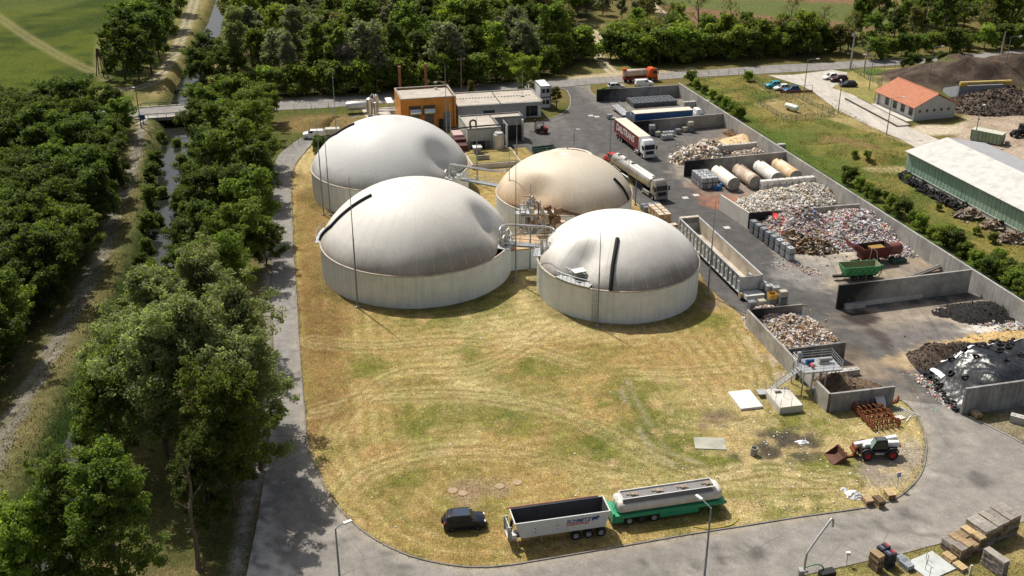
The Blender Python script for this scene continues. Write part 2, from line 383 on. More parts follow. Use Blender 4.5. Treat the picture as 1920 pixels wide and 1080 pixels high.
# strip of grass between the long wall and the weighbridge road
STRIP = pxl([(1280,150),(1400,140),(1500,160),(1545,185),(1680,262),(1735,290),(2300,700),(2300,900),(1940,580),(1800,490),(1500,290)])
sd_ = sd_poly(GX,GY,STRIP); base = lay(base, sstep(.5,-.5,sd_), twotone((.105,.125,.028),(.20,.17,.05), n2*.6+n1*.4,.42,.58))
lushd = d_line(GX,GY,pxs([(1300,165),(1420,235),(1560,330),(1700,430),(1800,480),(1940,560)])); base = lay(base, np.exp(-(lushd/2.6)**2)*.8, C3(.07,.115,.018))
mown = sd_poly(GX,GY,pxl([(1385,150),(1430,170),(1530,175),(1650,240),(1700,268),(1640,250),(1530,215),(1575,220),(1475,225),(1415,195),(1470,180)]))
base = lay(base, sstep(.8,-.8,mown+wob*.3), twotone((.33,.27,.12),(.27,.21,.09), n2))
bare = d_line(GX,GY,[g2(1570,265),g2(1620,280)]); base = lay(base, sstep(4.5,2,bare+wob), C3(.20,.145,.06))
hayp = d_line(GX,GY,[g2(1640,318),g2(1690,318)]); base = lay(base, sstep(2.4,1.2,hayp+wob*.5), C3(.34,.28,.14))
yel = sd_poly(GX,GY,pxl([(1540,150),(1600,130),(1700,126),(1760,150),(1720,170),(1640,185),(1700,240),(1800,225),(1850,200),(1800,250),(1720,260)]))
base = lay(base, sstep(1,-1,yel+wob*.5), twotone((.34,.27,.115),(.24,.22,.075), n2))
lush2 = d_line(GX,GY,[g2(1640,136),g2(1720,138)]); base = lay(base, sstep(5,2.5,lush2+wob), C3(.09,.13,.03))
sandy = d_line(GX,GY,[g2(1745,245),g2(1830,238)]); base = lay(base, sstep(4.5,2.5,sandy+wob), C3(.52,.44,.33))
dirt = sd_poly(GX,GY,pxl([(1820,216),(1960,200),(2100,330),(1960,360),(1840,290),(1790,260),(1800,235)])); base = lay(base, sstep(1.5,-1.5,dirt+wob), twotone((.33,.26,.19),(.42,.34,.26), n2))
for (cx, cy, a, b, h) in HEAPS[2:]:
    q = np.sqrt(((GX-cx)/a)**2+((GY-cy)/b)**2); base = lay(base, sstep(1.0,.8,q+(n3-.5)*.2), twotone((.060,.045,.035),(.105,.078,.06), n3))
    base = lay(base, sstep(1.0,.8,q)*sstep(.60,.7,n2)*.8, twotone((.08,.10,.03),(.30,.21,.08), n1))
# the mown lawn inside the kerb
LAWN = KERB+pxl([(1555,770),(1400,600),(1390,590),(1330,540),(1262,430),(1215,400),(1186,372),(1186,330),(1110,290),(1000,290),(985,275),(860,290),(820,262),(700,230)])
ld = sd_poly(GX,GY,LAWN)
gx_, gy_ = GX*.97+GY*.24, -GX*.24+GY*.97
rounds = np.clip(-ld,0,60)+(n2-.5)*1.6; rows_ = gy_+1.2*np.sin(gx_/21+.7)+(n2-.5)*2.0          # two rounds along the kerb, then back and forth
wr_ = sstep(17,11,-ld+(n1-.5)*8); ph = np.where(wr_ > .5, rounds, rows_)
sw = .5+.5*np.sin(ph*2*math.pi/1.9)
sw = sw*(.35+.65*sstep(.35,.6,n1*.5+n3*.5))
pale = sstep(.40,.62,fbm(GX,GY,.055,5,41)); warm = np.zeros_like(GX)
for (px,py,r) in ((1400,640,9),(1330,690,8),(1220,650,7),(1100,640,7),(640,760,8),(700,860,6),(780,960,8),(900,1010,9),(1000,860,6),(680,1000,7)):
    q = g2(px,py); warm = np.maximum(warm, np.exp(-(((GX-q[0])/r)**2+((GY-q[1])/r)**2)))
lc = twotone((.33,.235,.088),(.45,.355,.17), n2*.3+n3*.35+.35*pale,.36,.64)
lc = lay(lc, warm*.6*sstep(.3,.6,n2), C3(.31,.205,.075)); lc = lay(lc, sw*.38, C3(.55,.45,.22)); lc = lay(lc, (1-sw)*.30*sstep(.36,.56,n3), C3(.20,.155,.042))
grn = sstep(.50,.64,fbm(GX,GY,.075,5,51)*.6+fbm(GX,GY,.3,3,55)*.4)
ggx = np.zeros_like(GX)
for (px,py,r,w) in [(820,585,9,.8),(900,570,8,.8),(1340,520,5,1),(1330,600,6,.9),(1180,760,8,.9),(1230,800,7,1),(1300,850,9,1),(1150,850,8,.7),(1380,860,8,1),(1290,960,6,1),(1370,960,6,1),(1480,940,7,.8),(1560,880,7,.7),(1450,800,6,.8),(700,680,6,.6),(800,790,6,.7),(730,920,5,.6),(1530,800,6,.7),(940,790,5,.5),(1000,690,7,.5),(870,650,6,.5),(640,600,5,.5),(1220,970,4,.7),(1650,690,4,.8),(1620,880,6,.6)]:
    c = g2(px,py); ggx = np.maximum(ggx, w*np.exp(-(((GX-c[0])/r)**2+((GY-c[1])/r)**2)*1.3))
lc = lay(lc, np.clip(grn*.42+ggx*sstep(.40,.58,n3*.6+n2*.4),0,.9), twotone((.075,.105,.014),(.16,.165,.034), n3))
bro = sd_poly(GX,GY,pxl([(548,320),(620,340),(650,470),(660,600),(640,760),(600,830),(575,830),(565,700),(556,560)])); lc = lay(lc, sstep(2.5,-2.5,bro+wob)*.8, twotone((.16,.095,.035),(.23,.15,.055), n2))
for (px,py,r,c) in [(1450,838,3.0,(.075,.062,.05)),(1500,832,3.0,(.07,.06,.05)),(1390,845,2.0,(.08,.07,.05)),(1350,795,3.0,(.16,.12,.08)),(1660,870,3.6,(.34,.28,.22)),(1700,850,3.0,(.33,.28,.22)),(1640,890,2.5,(.30,.25,.2)),(1360,560,2.0,(.30,.22,.14)),(1330,570,1.6,(.3,.22,.15)),(1415,640,1.6,(.42,.34,.26)),(1440,675,1.6,(.42,.34,.26)),(1470,710,1.6,(.4,.33,.25)),(880,920,2.5,(.27,.2,.12)),(930,915,2.0,(.27,.2,.12)),(1290,480,1.5,(.25,.15,.09)),(1330,530,1.5,(.25,.15,.09))]:
    q = g2(px,py); dd = np.hypot(GX-q[0],(GY-q[1])*.75); lc = lay(lc, sstep(r*1.2,r*.5,dd+wob*.8)*.9*sstep(.34,.5,n3*.6+n2*.4), C3(*c))
for ln in (pxs([(1175,715),(1205,775),(1235,825),(1262,850),(1310,868)]),pxs([(1160,725),(1190,790),(1222,840),(1260,870)])):
    dl = d_line(GX,GY,ln); lc = lay(lc, np.exp(-(dl/.42)**2)*.7*sstep(.35,.5,n3), C3(.34,.29,.21)); lc = lay(lc, np.exp(-((dl-1)/.6)**2)*.5, C3(.13,.14,.03))
for ln, am in ((pxs([(585,640),(700,650),(840,640),(990,655),(1120,690),(1260,700),(1390,690)]),.6),(pxs([(590,770),(700,745),(860,740),(1010,760),(1120,800),(1260,870),(1420,905),(1560,905)]),.7),(pxs([(640,930),(700,880),(820,850),(960,850),(1090,880),(1210,900)]),.6),(pxs([(1600,905),(1500,890),(1440,880),(1380,890),(1300,905)]),.8),(pxs([(1390,620),(1430,700),(1420,780),(1350,800),(1260,790)]),.6),(pxs([(620,820),(660,760),(760,700),(900,690),(1040,610)]),.5)):
    dl = d_line(GX,GY,ln); brk = sstep(.30,.48,n3*.5+n2*.5)
    lc = lay(lc, np.exp(-((dl-.95)/.30)**2)*am*brk, C3(.20,.165,.05)); lc = lay(lc, np.exp(-((dl-.45)/.25)**2)*am*.6*brk, C3(.55,.455,.25)); lc = lay(lc, np.exp(-((dl-1.6)/.30)**2)*am*.45*brk, C3(.54,.44,.235))
arcs = d_line(GX,GY,pxs([(900,880),(820,878),(760,892),(735,925),(745,960),(775,985)])); lc = lay(lc, np.exp(-(arcs/.5)**2)*.6, C3(.14,.14,.035)); lc = lay(lc, np.exp(-((arcs-1.4)/.4)**2)*.35, C3(.17,.15,.045))
base = lay(base, sstep(.3,-.3,ld), lc)
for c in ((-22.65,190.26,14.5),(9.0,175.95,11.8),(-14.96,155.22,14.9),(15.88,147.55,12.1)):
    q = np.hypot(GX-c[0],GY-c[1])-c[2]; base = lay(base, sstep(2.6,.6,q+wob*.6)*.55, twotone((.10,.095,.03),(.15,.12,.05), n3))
md_ = np.hypot((GX-MOUND.x)/13,(GY-MOUND.y)/8); base = lay(base, sstep(1.15,.7,md_+wob*.05)*.85, twotone((.155,.105,.045),(.22,.155,.065), n2))
grav = sd_poly(GX,GY,pxl([(505,300),(513,300),(509,500),(512,700),(500,850),(480,960),(455,1090),(420,1090),(455,900),(490,760),(492,560)])); base = lay(base, sstep(.8,-.8,grav+wob*.5), twotone((.20,.185,.16),(.34,.32,.29), n3))
uncanal = sd_poly(GX,GY,pxl([(330,520),(500,420),(500,760),(470,900),(440,1090),(120,1090),(250,700)])); base = lay(base, sstep(1,-2,uncanal+wob)*.85*sstep(5,7,dc), twotone((.15,.12,.055),(.085,.085,.03), n2))
brg = sd_poly(GX,GY,pxl([(1440,1095),(1510,1077),(1600,1058),(1700,1036),(1790,1012),(1990,960),(2100,1150),(1440,1250)])); base = lay(base, sstep(.8,-.8,brg+wob*.4), twotone((.21,.185,.065),(.33,.26,.115), n2))
brg2 = sd_poly(GX,GY,pxl([(1815,790),(1925,745),(2100,830),(1930,835),(1880,812)])); base = lay(base, sstep(.8,-.8,brg2+wob*.3), twotone((.2,.18,.08),(.27,.23,.16), n2))

for pav, mg in ((RL+RU[::-1],.3),(PERIM,.05),(YARD,.3),(WEIGH,.3)):
    q = sd_poly(GX,GY,pav); under = sstep(mg+.4,mg-.3,q)*sstep(3.5,8,dc); GZ = GZ*(1-under)-.05*under
ny_, nx_ = GX.shape
me = bpy.data.meshes.new('ground')
co = np.stack([GX,GY,GZ],-1).reshape(-1,3)
ii = (np.arange(ny_-1)[:,None]*nx_+np.arange(nx_-1)[None,:]).ravel()
quads = np.stack([ii,ii+1,ii+nx_+1,ii+nx_],-1)
me.vertices.add(len(co)); me.vertices.foreach_set('co', co.ravel().astype(np.float32))
me.loops.add(quads.size); me.loops.foreach_set('vertex_index', quads.ravel().astype(np.int32))
me.polygons.add(len(quads)); me.polygons.foreach_set('loop_start', np.arange(0,quads.size,4,dtype=np.int32))
me.polygons.foreach_set('loop_total', np.full(len(quads),4,np.int32)); me.polygons.foreach_set('use_smooth', np.ones(len(quads),bool))
me.update(calc_edges=True)
at = me.color_attributes.new('albedo','FLOAT_COLOR','POINT')
at.data.foreach_set('color', np.concatenate([base,np.ones((*base.shape[:2],1))],-1).reshape(-1).astype(np.float32))
t = NT('ground_cover')
alb = t.attr('albedo')
straw = t.noise(1.0, 4, .65, t.map(t.P(), (7,2.2,4), rot=(0,0,.35)), 1.5)
straw2 = t.noise(1.0, 4, .65, t.map(t.P(), (2.0,8,4), rot=(0,0,.2)), 1.5)
n_ = t.noise(.9, 8, .68); nf = t.noise(7, 4, .7)
c_ = t.mix(.55, alb, t.ramp(n_, [(.25,.22),(.5,.5),(.75,.82)]), 'OVERLAY')
c_ = t.mix(.75, c_, t.ramp(straw, [(.3,.12),(.7,.9)]), 'OVERLAY'); c_ = t.mix(.65, c_, t.ramp(straw2, [(.3,.12),(.7,.9)]), 'OVERLAY')
c_ = t.mix(.35, c_, t.ramp(nf, [(.3,.1),(.7,.95)]), 'OVERLAY')
hsv = t.n('ShaderNodeHueSaturation', i_Hue=t.maprange(t.noise(.4,5,.6), .3, .7, .485, .515), i_Saturation=1.0, i_Value=1.0, i_Color=c_)
t.bump(t.math('ADD', t.math('MULTIPLY', n_, .6), t.math('ADD', straw, t.math('MULTIPLY',nf,.5))), .75, .25)
me.materials.append(t.done(hsv.outputs[0], .95, Specular_IOR_Level=.08))
ground = bpy.data.objects.new('ground', me); COL.objects.link(ground); tag(ground, kind='structure')

# ------------------------------------------------------------------ water of the canal
b = MB(); L_, R_ = [], []
cs = spline(CANAL, 6)
for i, p in enumerate(cs):
    d = (cs[min(i+1,len(cs)-1)]-cs[max(i-1,0)]).normalized(); q = Vector((-d.y,d.x,0)); L_.append(p+q*4.2); R_.append(p-q*4.2)
for i in range(len(cs)-1):
    b.push([(*L_[i].xy,-2.05),(*R_[i].xy,-2.05),(*R_[i+1].xy,-2.05),(*L_[i+1].xy,-2.05)], [(0,1,2,3)])
t = NT('canal_water'); t.bump(t.noise(2.5,3), .06, .03)
tag(b.build('canal_water', t.done((.018,.02,.016), .06, IOR=1.33, Specular_IOR_Level=.6)), kind='structure')

# ------------------------------------------------------------------ asphalt
def sheet(name, polys, mat_, z):
    b = MB()
    for p in polys:
        tri = tessellate_polygon([[Vector((x,y,0)) for x,y in p]])
        ff = []
        for q in tri:
            a = (p[q[1]][0]-p[q[0]][0])*(p[q[2]][1]-p[q[0]][1])-(p[q[1]][1]-p[q[0]][1])*(p[q[2]][0]-p[q[0]][0])
            ff.append(q if a > 0 else q[::-1])
        b.push([(x,y,z) for x,y in p], ff)
    return tag(b.build(name, mat_), kind='structure')
def asphalt(name, c1, c2, dark, pale, scale=.25, cr=.35):
    t = NT(name); n_ = t.noise(scale, 8, .62); st = t.noise(1.0, 5, .6, t.map(t.P(), (.9,.12,1), rot=(0,0,R(-14))))
    c = t.mix(t.ramp(n_, [(.35,0.0),(.66,1.0)]), c1, c2)
    c = t.mix(t.math('MULTIPLY', t.ramp(st, [(.45,0.0),(.7,1.0)]), .55), c, dark)
    c = t.mix(t.math('MULTIPLY', t.ramp(t.noise(.6,7,.7), [(.56,0.0),(.74,1.0)]), .6), c, pale)
    c = t.mix(.35, c, t.ramp(t.noise(9,4,.75), [(.3,.15),(.7,.9)]), 'OVERLAY')
    vo = t.n('ShaderNodeTexVoronoi', feature='DISTANCE_TO_EDGE', i_Scale=.16, i_Vector=t.mix(.12, t.P(), t.noise(.8,4,out=1)))
    ck = t.ramp(vo.outputs[0], [(0,1.0),(.006,0.0)]); c = t.mix(t.math('MULTIPLY', ck, cr), c, (.05,.047,.045))
    t.bump(t.noise(30,3), .25, .02)
    return t.done(c, .92)
road_mat = asphalt('worn_asphalt', (.205,.19,.172), (.27,.25,.228), (.125,.117,.11), (.34,.315,.285))
pub_mat = asphalt('public_road_asphalt', (.19,.18,.168), (.25,.235,.22), (.12,.115,.11), (.30,.275,.24), .3)
conc_mat = asphalt('concrete_paving', (.40,.365,.32), (.50,.46,.405), (.27,.245,.21), (.55,.5,.44), .3)
sheet('public_road', [RL+RU[::-1]], pub_mat, .03)
from mathutils.geometry import delaunay_2d_cdt
def fine_sheet(name, outline, z, step, colour, mat_):
    """paving meshed finely so that spills and dust can have their own colour"""
    P2 = []
    for a, c in zip(outline, outline[1:]+outline[:1]):
        L = math.hypot(c[0]-a[0], c[1]-a[1]); k = max(1, int(L/step)); P2 += [(a[0]+(c[0]-a[0])*i/k, a[1]+(c[1]-a[1])*i/k) for i in range(k)]
    n = len(P2); A = np.array(P2); X, Y = np.meshgrid(np.arange(A[:,0].min(),A[:,0].max(),step), np.arange(A[:,1].min(),A[:,1].max(),step))
    ok = sd_poly(X,Y,outline) < -step*.5; pts = P2+list(zip(X[ok].tolist(),Y[ok].tolist()))
    r = delaunay_2d_cdt([Vector(p) for p in pts], [(i,(i+1)%n) for i in range(n)], [], 1, 1e-5)
    me = bpy.data.meshes.new(name); me.from_pydata([(v.x,v.y,z) for v in r[0]], [], r[2])
    V = np.array([(v.x,v.y) for v in r[0]]); c = colour(V[:,0],V[:,1])
    at = me.color_attributes.new('albedo','FLOAT_COLOR','POINT'); at.data.foreach_set('color', np.concatenate([c,np.ones((len(c),1))],1).ravel().astype(np.float32))
    me.materials.append(mat_); o = bpy.data.objects.new(name, me); COL.objects.link(o); return tag(o, kind='structure')
def yard_colour(X, Y):
    na, nb, nc = fbm(X,Y,.12,5,81), fbm(X,Y,.4,4,91), fbm(X,Y,1.1,3,95)
    lay1 = lambda A, w, c: A*(1-np.clip(w,0,1)[:,None])+np.array(c)[None,:]*np.clip(w,0,1)[:,None]
    c = np.array((.075,.072,.070))[None,:]*(.8+.5*na)[:,None]
    c = lay1(c, sstep(150,118,Y)*.75, (.20,.185,.165)); c = lay1(c, sstep(215,245,Y)*.7, (.15,.142,.132))
    off = (X-40.4)*.967+(Y-256.2)*.2557
    lane = sstep(-33.5,-31.5,off)*sstep(-21.2,-22.6,off)*sstep(104,116,Y); c = lay1(c, lane*.75*sstep(.25,.5,nb+.15), (.068,.065,.063)); c = lay1(c, np.exp(-((off+21.4)/.35)**2)*.6*sstep(.4,.55,nb)*sstep(205,180,Y), (.32,.29,.25))
    c = lay1(c, sstep(-21.0,-19.5,off)*.38*sstep(.38,.55,na), (.22,.19,.155))
    def spot(px, py, rx, ry, col, w=.85, rot=SITE):
        nonlocal c
        q = g2(px,py); dx, dy = X-q[0], Y-q[1]; u, v = dx*math.cos(rot)+dy*math.sin(rot), -dx*math.sin(rot)+dy*math.cos(rot)
        d = np.sqrt((u/rx)**2+(v/ry)**2)+(nb-.5)*1.3+(nc-.5)*.8; c = lay1(c, sstep(1.15,.55,d)*w, col)
    for s_ in ((1310,310,4,9,(.33,.28,.22),.7),(1290,330,3,10,(.30,.26,.21),.6),(1370,262,7,4,(.40,.28,.16),.6),(1400,250,6,5,(.26,.17,.10),.8),(1300,255,8,5,(.10,.098,.095),.6),
        (1350,378,4,5,(.26,.11,.06),.85),(1400,372,5,4,(.30,.15,.09),.7),(1330,362,3,6,(.18,.10,.07),.7),(1420,350,10,4,(.22,.19,.16),.7),
        (1520,470,5,8,(.40,.34,.26),.8),(1560,480,6,5,(.45,.39,.30),.8),(1540,500,7,5,(.24,.22,.20),.8),(1500,515,5,6,(.22,.21,.20),.7),(1690,500,10,8,(.24,.20,.16),.7),(1640,520,9,4,(.30,.24,.17),.6),(1740,490,5,8,(.33,.25,.17),.6),
        (1720,600,14,7,(.27,.225,.17),.8),(1800,610,8,4,(.36,.30,.23),.7),(1870,605,5,2.5,(.66,.63,.58),.9),(1840,618,5,1.6,(.6,.57,.52),.8),(1770,640,9,4,(.13,.12,.115),.8),(1700,630,9,4,(.12,.112,.108),.8),(1870,640,8,3,(.46,.32,.13),.9),(1790,655,8,2.4,(.44,.32,.16),.8),(1705,675,4,2.5,(.42,.31,.17),.7),
        (1612,597,2.6,3.2,(.022,.015,.014),.95),(1640,625,1.6,3.4,(.045,.03,.032),.85),(1662,650,1.2,2.5,(.05,.036,.036),.8),(1560,600,1.4,9,(.055,.052,.05),.5),
        (1600,690,5,7,(.24,.185,.13),.8),(1590,660,3,3,(.07,.055,.045),.8),(1700,745,3.0,1.3,(.20,.17,.14),.7),(1140,300,3,5,(.25,.2,.14),.5),(1180,300,4,9,(.10,.095,.09),.5)): spot(*s_)
    return c
t = NT('yard_asphalt'); al = t.attr('albedo')
c_ = t.mix(.8, al, t.ramp(t.noise(.5,8,.66), [(.25,.25),(.5,.5),(.75,.8)]), 'OVERLAY'); c_ = t.mix(.5, c_, t.ramp(t.noise(6,5,.75), [(.3,.15),(.7,.88)]), 'OVERLAY')
st = t.noise(1.0, 5, .6, t.map(t.P(), (.9,.10,1), rot=(0,0,R(-14.5)))); c_ = t.mix(t.math('MULTIPLY', t.ramp(st, [(.5,0.0),(.72,1.0)]), .45), c_, (.045,.043,.042))
c_ = t.mix(t.math('MULTIPLY', t.ramp(t.noise(2.2,5,.7), [(.66,0.0),(.74,1.0)]), .55), c_, (.33,.30,.26))
t.bump(t.noise(25,3), .25, .02); yard_mat = t.done(c_, .9)
def road_colour(X, Y):
    na, nb, nc = fbm(X,Y,.10,5,181), fbm(X,Y,.35,4,191), fbm(X,Y,1.0,3,195); k = d_line(X,Y,KERB)
    L1 = lambda A, w, c: A*(1-np.clip(w,0,1)[:,None])+np.array(c)[None,:]*np.clip(w,0,1)[:,None]
    c = np.array((.215,.200,.180))[None,:]*(.82+.36*na)[:,None]
    c = L1(c, sstep(1.2,.2,k+(nb-.5)*1.2)*.7, (.30,.26,.20)); c = L1(c, np.exp(-((k-2.6+(na-.5)*2)/.5)**2)*.5*sstep(.35,.55,nb), (.12,.113,.105)); c = L1(c, np.exp(-((k-4.3+(na-.5)*2)/.5)**2)*.45*sstep(.35,.55,nb), (.125,.118,.11))
    c = L1(c, sstep(.60,.72,nb)*.5, (.32,.295,.26)); c = L1(c, sstep(.66,.72,nc)*sstep(.5,.6,nb)*.6, (.09,.085,.08)); c = L1(c, sstep(-18,-30,X)*.45, (.19,.183,.175))
    for px, py, r in ((1205,1055,.5),(1150,1064,.3),(1420,1040,.9),(1700,960,1.0),(760,1066,.5),(560,700,.5),(530,540,.6),(1840,900,1.4),(1350,1046,.6)):
        q = g2(px,py); d = np.hypot(X-q[0],(Y-q[1])*.8); c = L1(c, sstep(r*1.3,r*.6,d+(nc-.5)*r)*.75, (.075,.07,.066))
    gr_ = sd_poly(X,Y,pxl([(505,300),(513,300),(512,700),(520,850),(512,900),(560,1090),(420,1090),(455,900),(490,760)])); c = L1(c, sstep(.6,-.8,gr_+(nb-.5)*4)*sstep(.35,.6,nc)*sstep(112,104,Y), (.44,.42,.39))
    return c
t = NT('worn_asphalt'); al = t.attr('albedo')
c_ = t.mix(.6, al, t.ramp(t.noise(.6,8,.66), [(.25,.25),(.5,.5),(.75,.78)]), 'OVERLAY'); c_ = t.mix(.5, c_, t.ramp(t.noise(7,5,.78), [(.3,.15),(.7,.88)]), 'OVERLAY')
vo = t.n('ShaderNodeTexVoronoi', feature='DISTANCE_TO_EDGE', i_Scale=.13, i_Vector=t.mix(.25, t.P(), t.noise(.5,6,out=1)))
c_ = t.mix(t.math('MULTIPLY', t.ramp(vo.outputs[0], [(0,1.0),(.005,0.0)]), .45), c_, (.05,.047,.045)); t.bump(t.noise(25,3), .25, .02)
fine_sheet('perimeter_road', PERIM, .024, .7, road_colour, t.done(c_, .92))
fine_sheet('yard_paving', YARD, .016, .7, yard_colour, yard_mat)
sheet('weighbridge_road', [WEIGH], conc_mat, .012)
sheet('concrete_apron', [pxl([(678,205),(742,200),(742,242),(700,236),(690,226)])], conc_mat, .02)

# kerb: stones set on edge along the lawn
def kerb(name, line, w=.16, h=.13, step=1.0, mat_=None):
    b = MB(); pts = [Vector((*p,0)) for p in line]; acc = []; dist = 0; nextd = 0
    for a, c in zip(pts[:-1], pts[1:]):
        L = (c-a).length
        while nextd <= dist+L: acc.append(a+(c-a)*((nextd-dist)/max(L,1e-6))); nextd += step
        dist += L
    for a, c in zip(acc[:-1], acc[1:]):
        d = c-a; b.box((*((a+c)/2).xy, h/2-.02), (d.length-.025, w, h+.04+random.uniform(-.015,.015)), math.atan2(d.y,d.x))
    return tag(b.build(name, mat_ or concrete), kind='structure')
kerb('lawn_kerb', KERB, mat_=M('kerb_stone',(.16,.15,.135),(.27,.25,.225),.7,.9,dirt=(.09,.08,.06),damt=.7))
kerb('verge_kerb', pxs([(1040,165),(1062,170),(1070,190),(1062,208),(1035,222),(1012,227)],5))
kerb('verge_kerb', pxs([(1818,782),(1880,812),(1925,836)],3))
kerb('verge_kerb', pxs([(1106,160),(1107,172),(1120,183)],3))
# ================================================================== TANKS
def ss(a, b, x): t_ = min(1.,max(0.,(x-a)/(b-a))); return t_*t_*(3-2*t_)
tank_wall_m = M('tank_cladding', (.76,.79,.77), (.82,.84,.82), .35, .6, streak=(.52,.56,.58), samt=.6, dirt=(.60,.63,.64), damt=.5, dscale=.6, fine=.08)
rim_m = M('tank_rim', (.42,.36,.29), (.55,.50,.43), 1.5, .7, dirt=(.22,.13,.08), damt=.5, dscale=.8)
def membrane(name, c1, c2, stain, zlo, zhi, rustc=None, rustp=None):
    t = NT(name); z = t.n('ShaderNodeSeparateXYZ', i_0=t.P()).outputs[2]
    c = t.mix(t.ramp(t.noise(.12,5), [(.35,0.0),(.65,1.0)]), c1, c2)
    zz = t.math('ADD', z, t.math('MULTIPLY', t.noise(.3,5,.6), 3.4))
    c = t.mix(t.math('MULTIPLY', t.maprange(zz, zhi+1.9, zlo+1.0), .95), c, stain)             # grime gathers on the lower skirt
    if rustc is not None:
        d = t.n('ShaderNodeVectorMath', operation='DISTANCE', i_0=t.P(), i_1=rustp).outputs['Value']
        c = t.mix(t.math('MULTIPLY', t.maprange(t.math('ADD', d, t.math('MULTIPLY', t.noise(.3,5), 6)), 14, 3), .75), c, rustc)
    c = t.mix(.10, c, t.ramp(t.noise(1.0,5,.6,t.map(t.P(),(3,3,.3))), [(.35,.2),(.65,.8)]), 'OVERLAY')
    return t.done(c, .55)
seam_m = M('seam', (.55,.53,.49), (.60,.58,.54), 2, .6)
def make_tank(label, cx, cy, Rr, zw, za, dents, mem, name='biogas_tank', nrib=None):
    T = thing(name, label, 'tank', (cx,cy,0))
    n = nrib or int(2*math.pi*Rr/.26)
    b = MB(); k = n*2; ring = []
    for j, z in enumerate((-.1, zw)):
        for i in range(k):
            a = 2*math.pi*(i+(.0))/k; r = Rr-(.045 if (i//1) % 2 else 0)
            ring.append((r*math.cos(a), r*math.sin(a), z))
    b.push(ring, [(i,(i+1)%k,(i+1)%k+k,i+k) for i in range(k)]); b.build('wall', tank_wall_m, T)
    b = MB(); prof = [(Rr-.16,zw-.02),(Rr+.01,zw-.12),(Rr+.10,zw-.05),(Rr+.10,zw+.07),(Rr+.01,zw+.13),(Rr-.16,zw+.10)]
    b.lathe(prof, 128, caps=False); b.build('rim', rim_m, T, smooth=True)
    # dome: inflated skin, pushed in where a platform stands on the rim
    Rd = Rr-.06; hh = za-zw; NA, NR = 216, 44
    def dome(rho, a):
        z = hh*(1-rho**2.25)**.76; rr = rho*Rd
        for (a0, w, dep, r0) in dents:
            da = (a-a0+math.pi) % (2*math.pi)-math.pi
            q = math.exp(-(da/w)**2)*ss(r0, r0+.36, rho)
            rr *= 1-dep*q; z *= 1-.55*q*ss(r0,1,rho)
        # slack of the skin between its welded strips
        z += .018*hh*math.cos(a*3+1.1)*rho**3*(1-rho)
        return rr, z+zw+.05
    vv = [(0,0,za+.05)]
    for i in range(1,NR+1):
        rho = 1-(1-i/NR)**1.35
        for j in range(NA):
            a = 2*math.pi*j/NA; rr, z = dome(rho,a); vv.append((rr*math.cos(a), rr*math.sin(a), z))
    ff = [(0,1+j,1+(j+1)%NA) for j in range(NA)]
    for i in range(NR-1):
        for j in range(NA): ff.append((1+i*NA+j,1+(i+1)*NA+j,1+(i+1)*NA+(j+1)%NA,1+i*NA+(j+1)%NA))
    b = MB(); b.push(vv, ff); dm = b.build('dome', mem, T, smooth=60)
    b = MB(); ns = 36
    for s_ in range(ns):
        a = 2*math.pi*(s_+.5)/ns; q = []
        for i in range(3,NR,1):
            rho = 1-(1-i/NR)**1.35; rr, z = dome(rho,a)
            for sg in (-1,1):
                aa = a+sg*.028/max(rr,.4); q.append((rr*math.cos(aa), rr*math.sin(aa), z+.012))
        m_ = len(q)//2; b.push(q, [(2*i,2*i+1,2*i+3,2*i+2) for i in range(m_-1)])
    tag(b.build('welded_seams', seam_m, dm), kind='stuff')
    b = MB(); b.lathe([(.01,za+.12),(.55,za+.10),(.62,za+.02)], 24, caps=False); b.build('top_cap', white_paint, T, smooth=True)
    T['r'] = Rr
    def on(a, rho): rr, z = dome(rho,a); return Vector((rr*math.cos(a), rr*math.sin(a), z))
    return T, on
mem_white = membrane('membrane_white', (.62,.60,.55), (.67,.65,.60), (.20,.165,.13), 4.9, 8.2, (.23,.185,.14), (-6.0,142.5,5.0))
mem_grey = membrane('membrane_grey', (.55,.55,.53), (.60,.60,.58), (.24,.21,.18), 4.9, 7.4)
mem_d = membrane('membrane_pale', (.74,.72,.67), (.79,.77,.73), (.14,.115,.095), 4.9, 7.8, (.19,.155,.125), (23.0,138.5,5.0))
mem_tan = membrane('membrane_tan', (.62,.54,.42), (.67,.60,.48), (.36,.25,.14), 4.9, 8.4, (.40,.22,.08), (1.0,166.0,6.0))
ang = lambda T_, px, py, z: math.atan2(g(px,py,z).y-T_[1], g(px,py,z).x-T_[0])
CA, CB, CC, CDk = (-22.65,190.26), (9.01,175.95), (-14.96,155.22), (15.88,147.55)
aA = ang(CA,858,325,6); aB = ang(CB,985,388,6); aC = ang(CC,945,450,6); aD1 = ang(CDk,1075,522,6); aD2 = ang(CDk,1018,465,6)
TA, onA = make_tank('grey domed tank at the back left, beside the orange building', *CA, 14.5, 5.1, 13.69, [(aA,.28,.095,.48)], mem_grey)
TB, onB = make_tank('tan rust-stained domed tank behind the small white dome', *CB, 11.8, 5.1, 11.75, [(aB,.34,.085,.5)], mem_tan)
TC, onC = make_tank('large grey-white domed tank at the front left of the lawn', *CC, 14.87, 5.14, 13.9, [(aC,.25,.10,.48)], mem_white)
TD, onD = make_tank('smaller bright white domed tank at the front with black strip and ladder', *CDk, 12.12, 5.05, 11.5, [(aD1,.27,.12,.45),(aD2,.22,.05,.55)], mem_d)
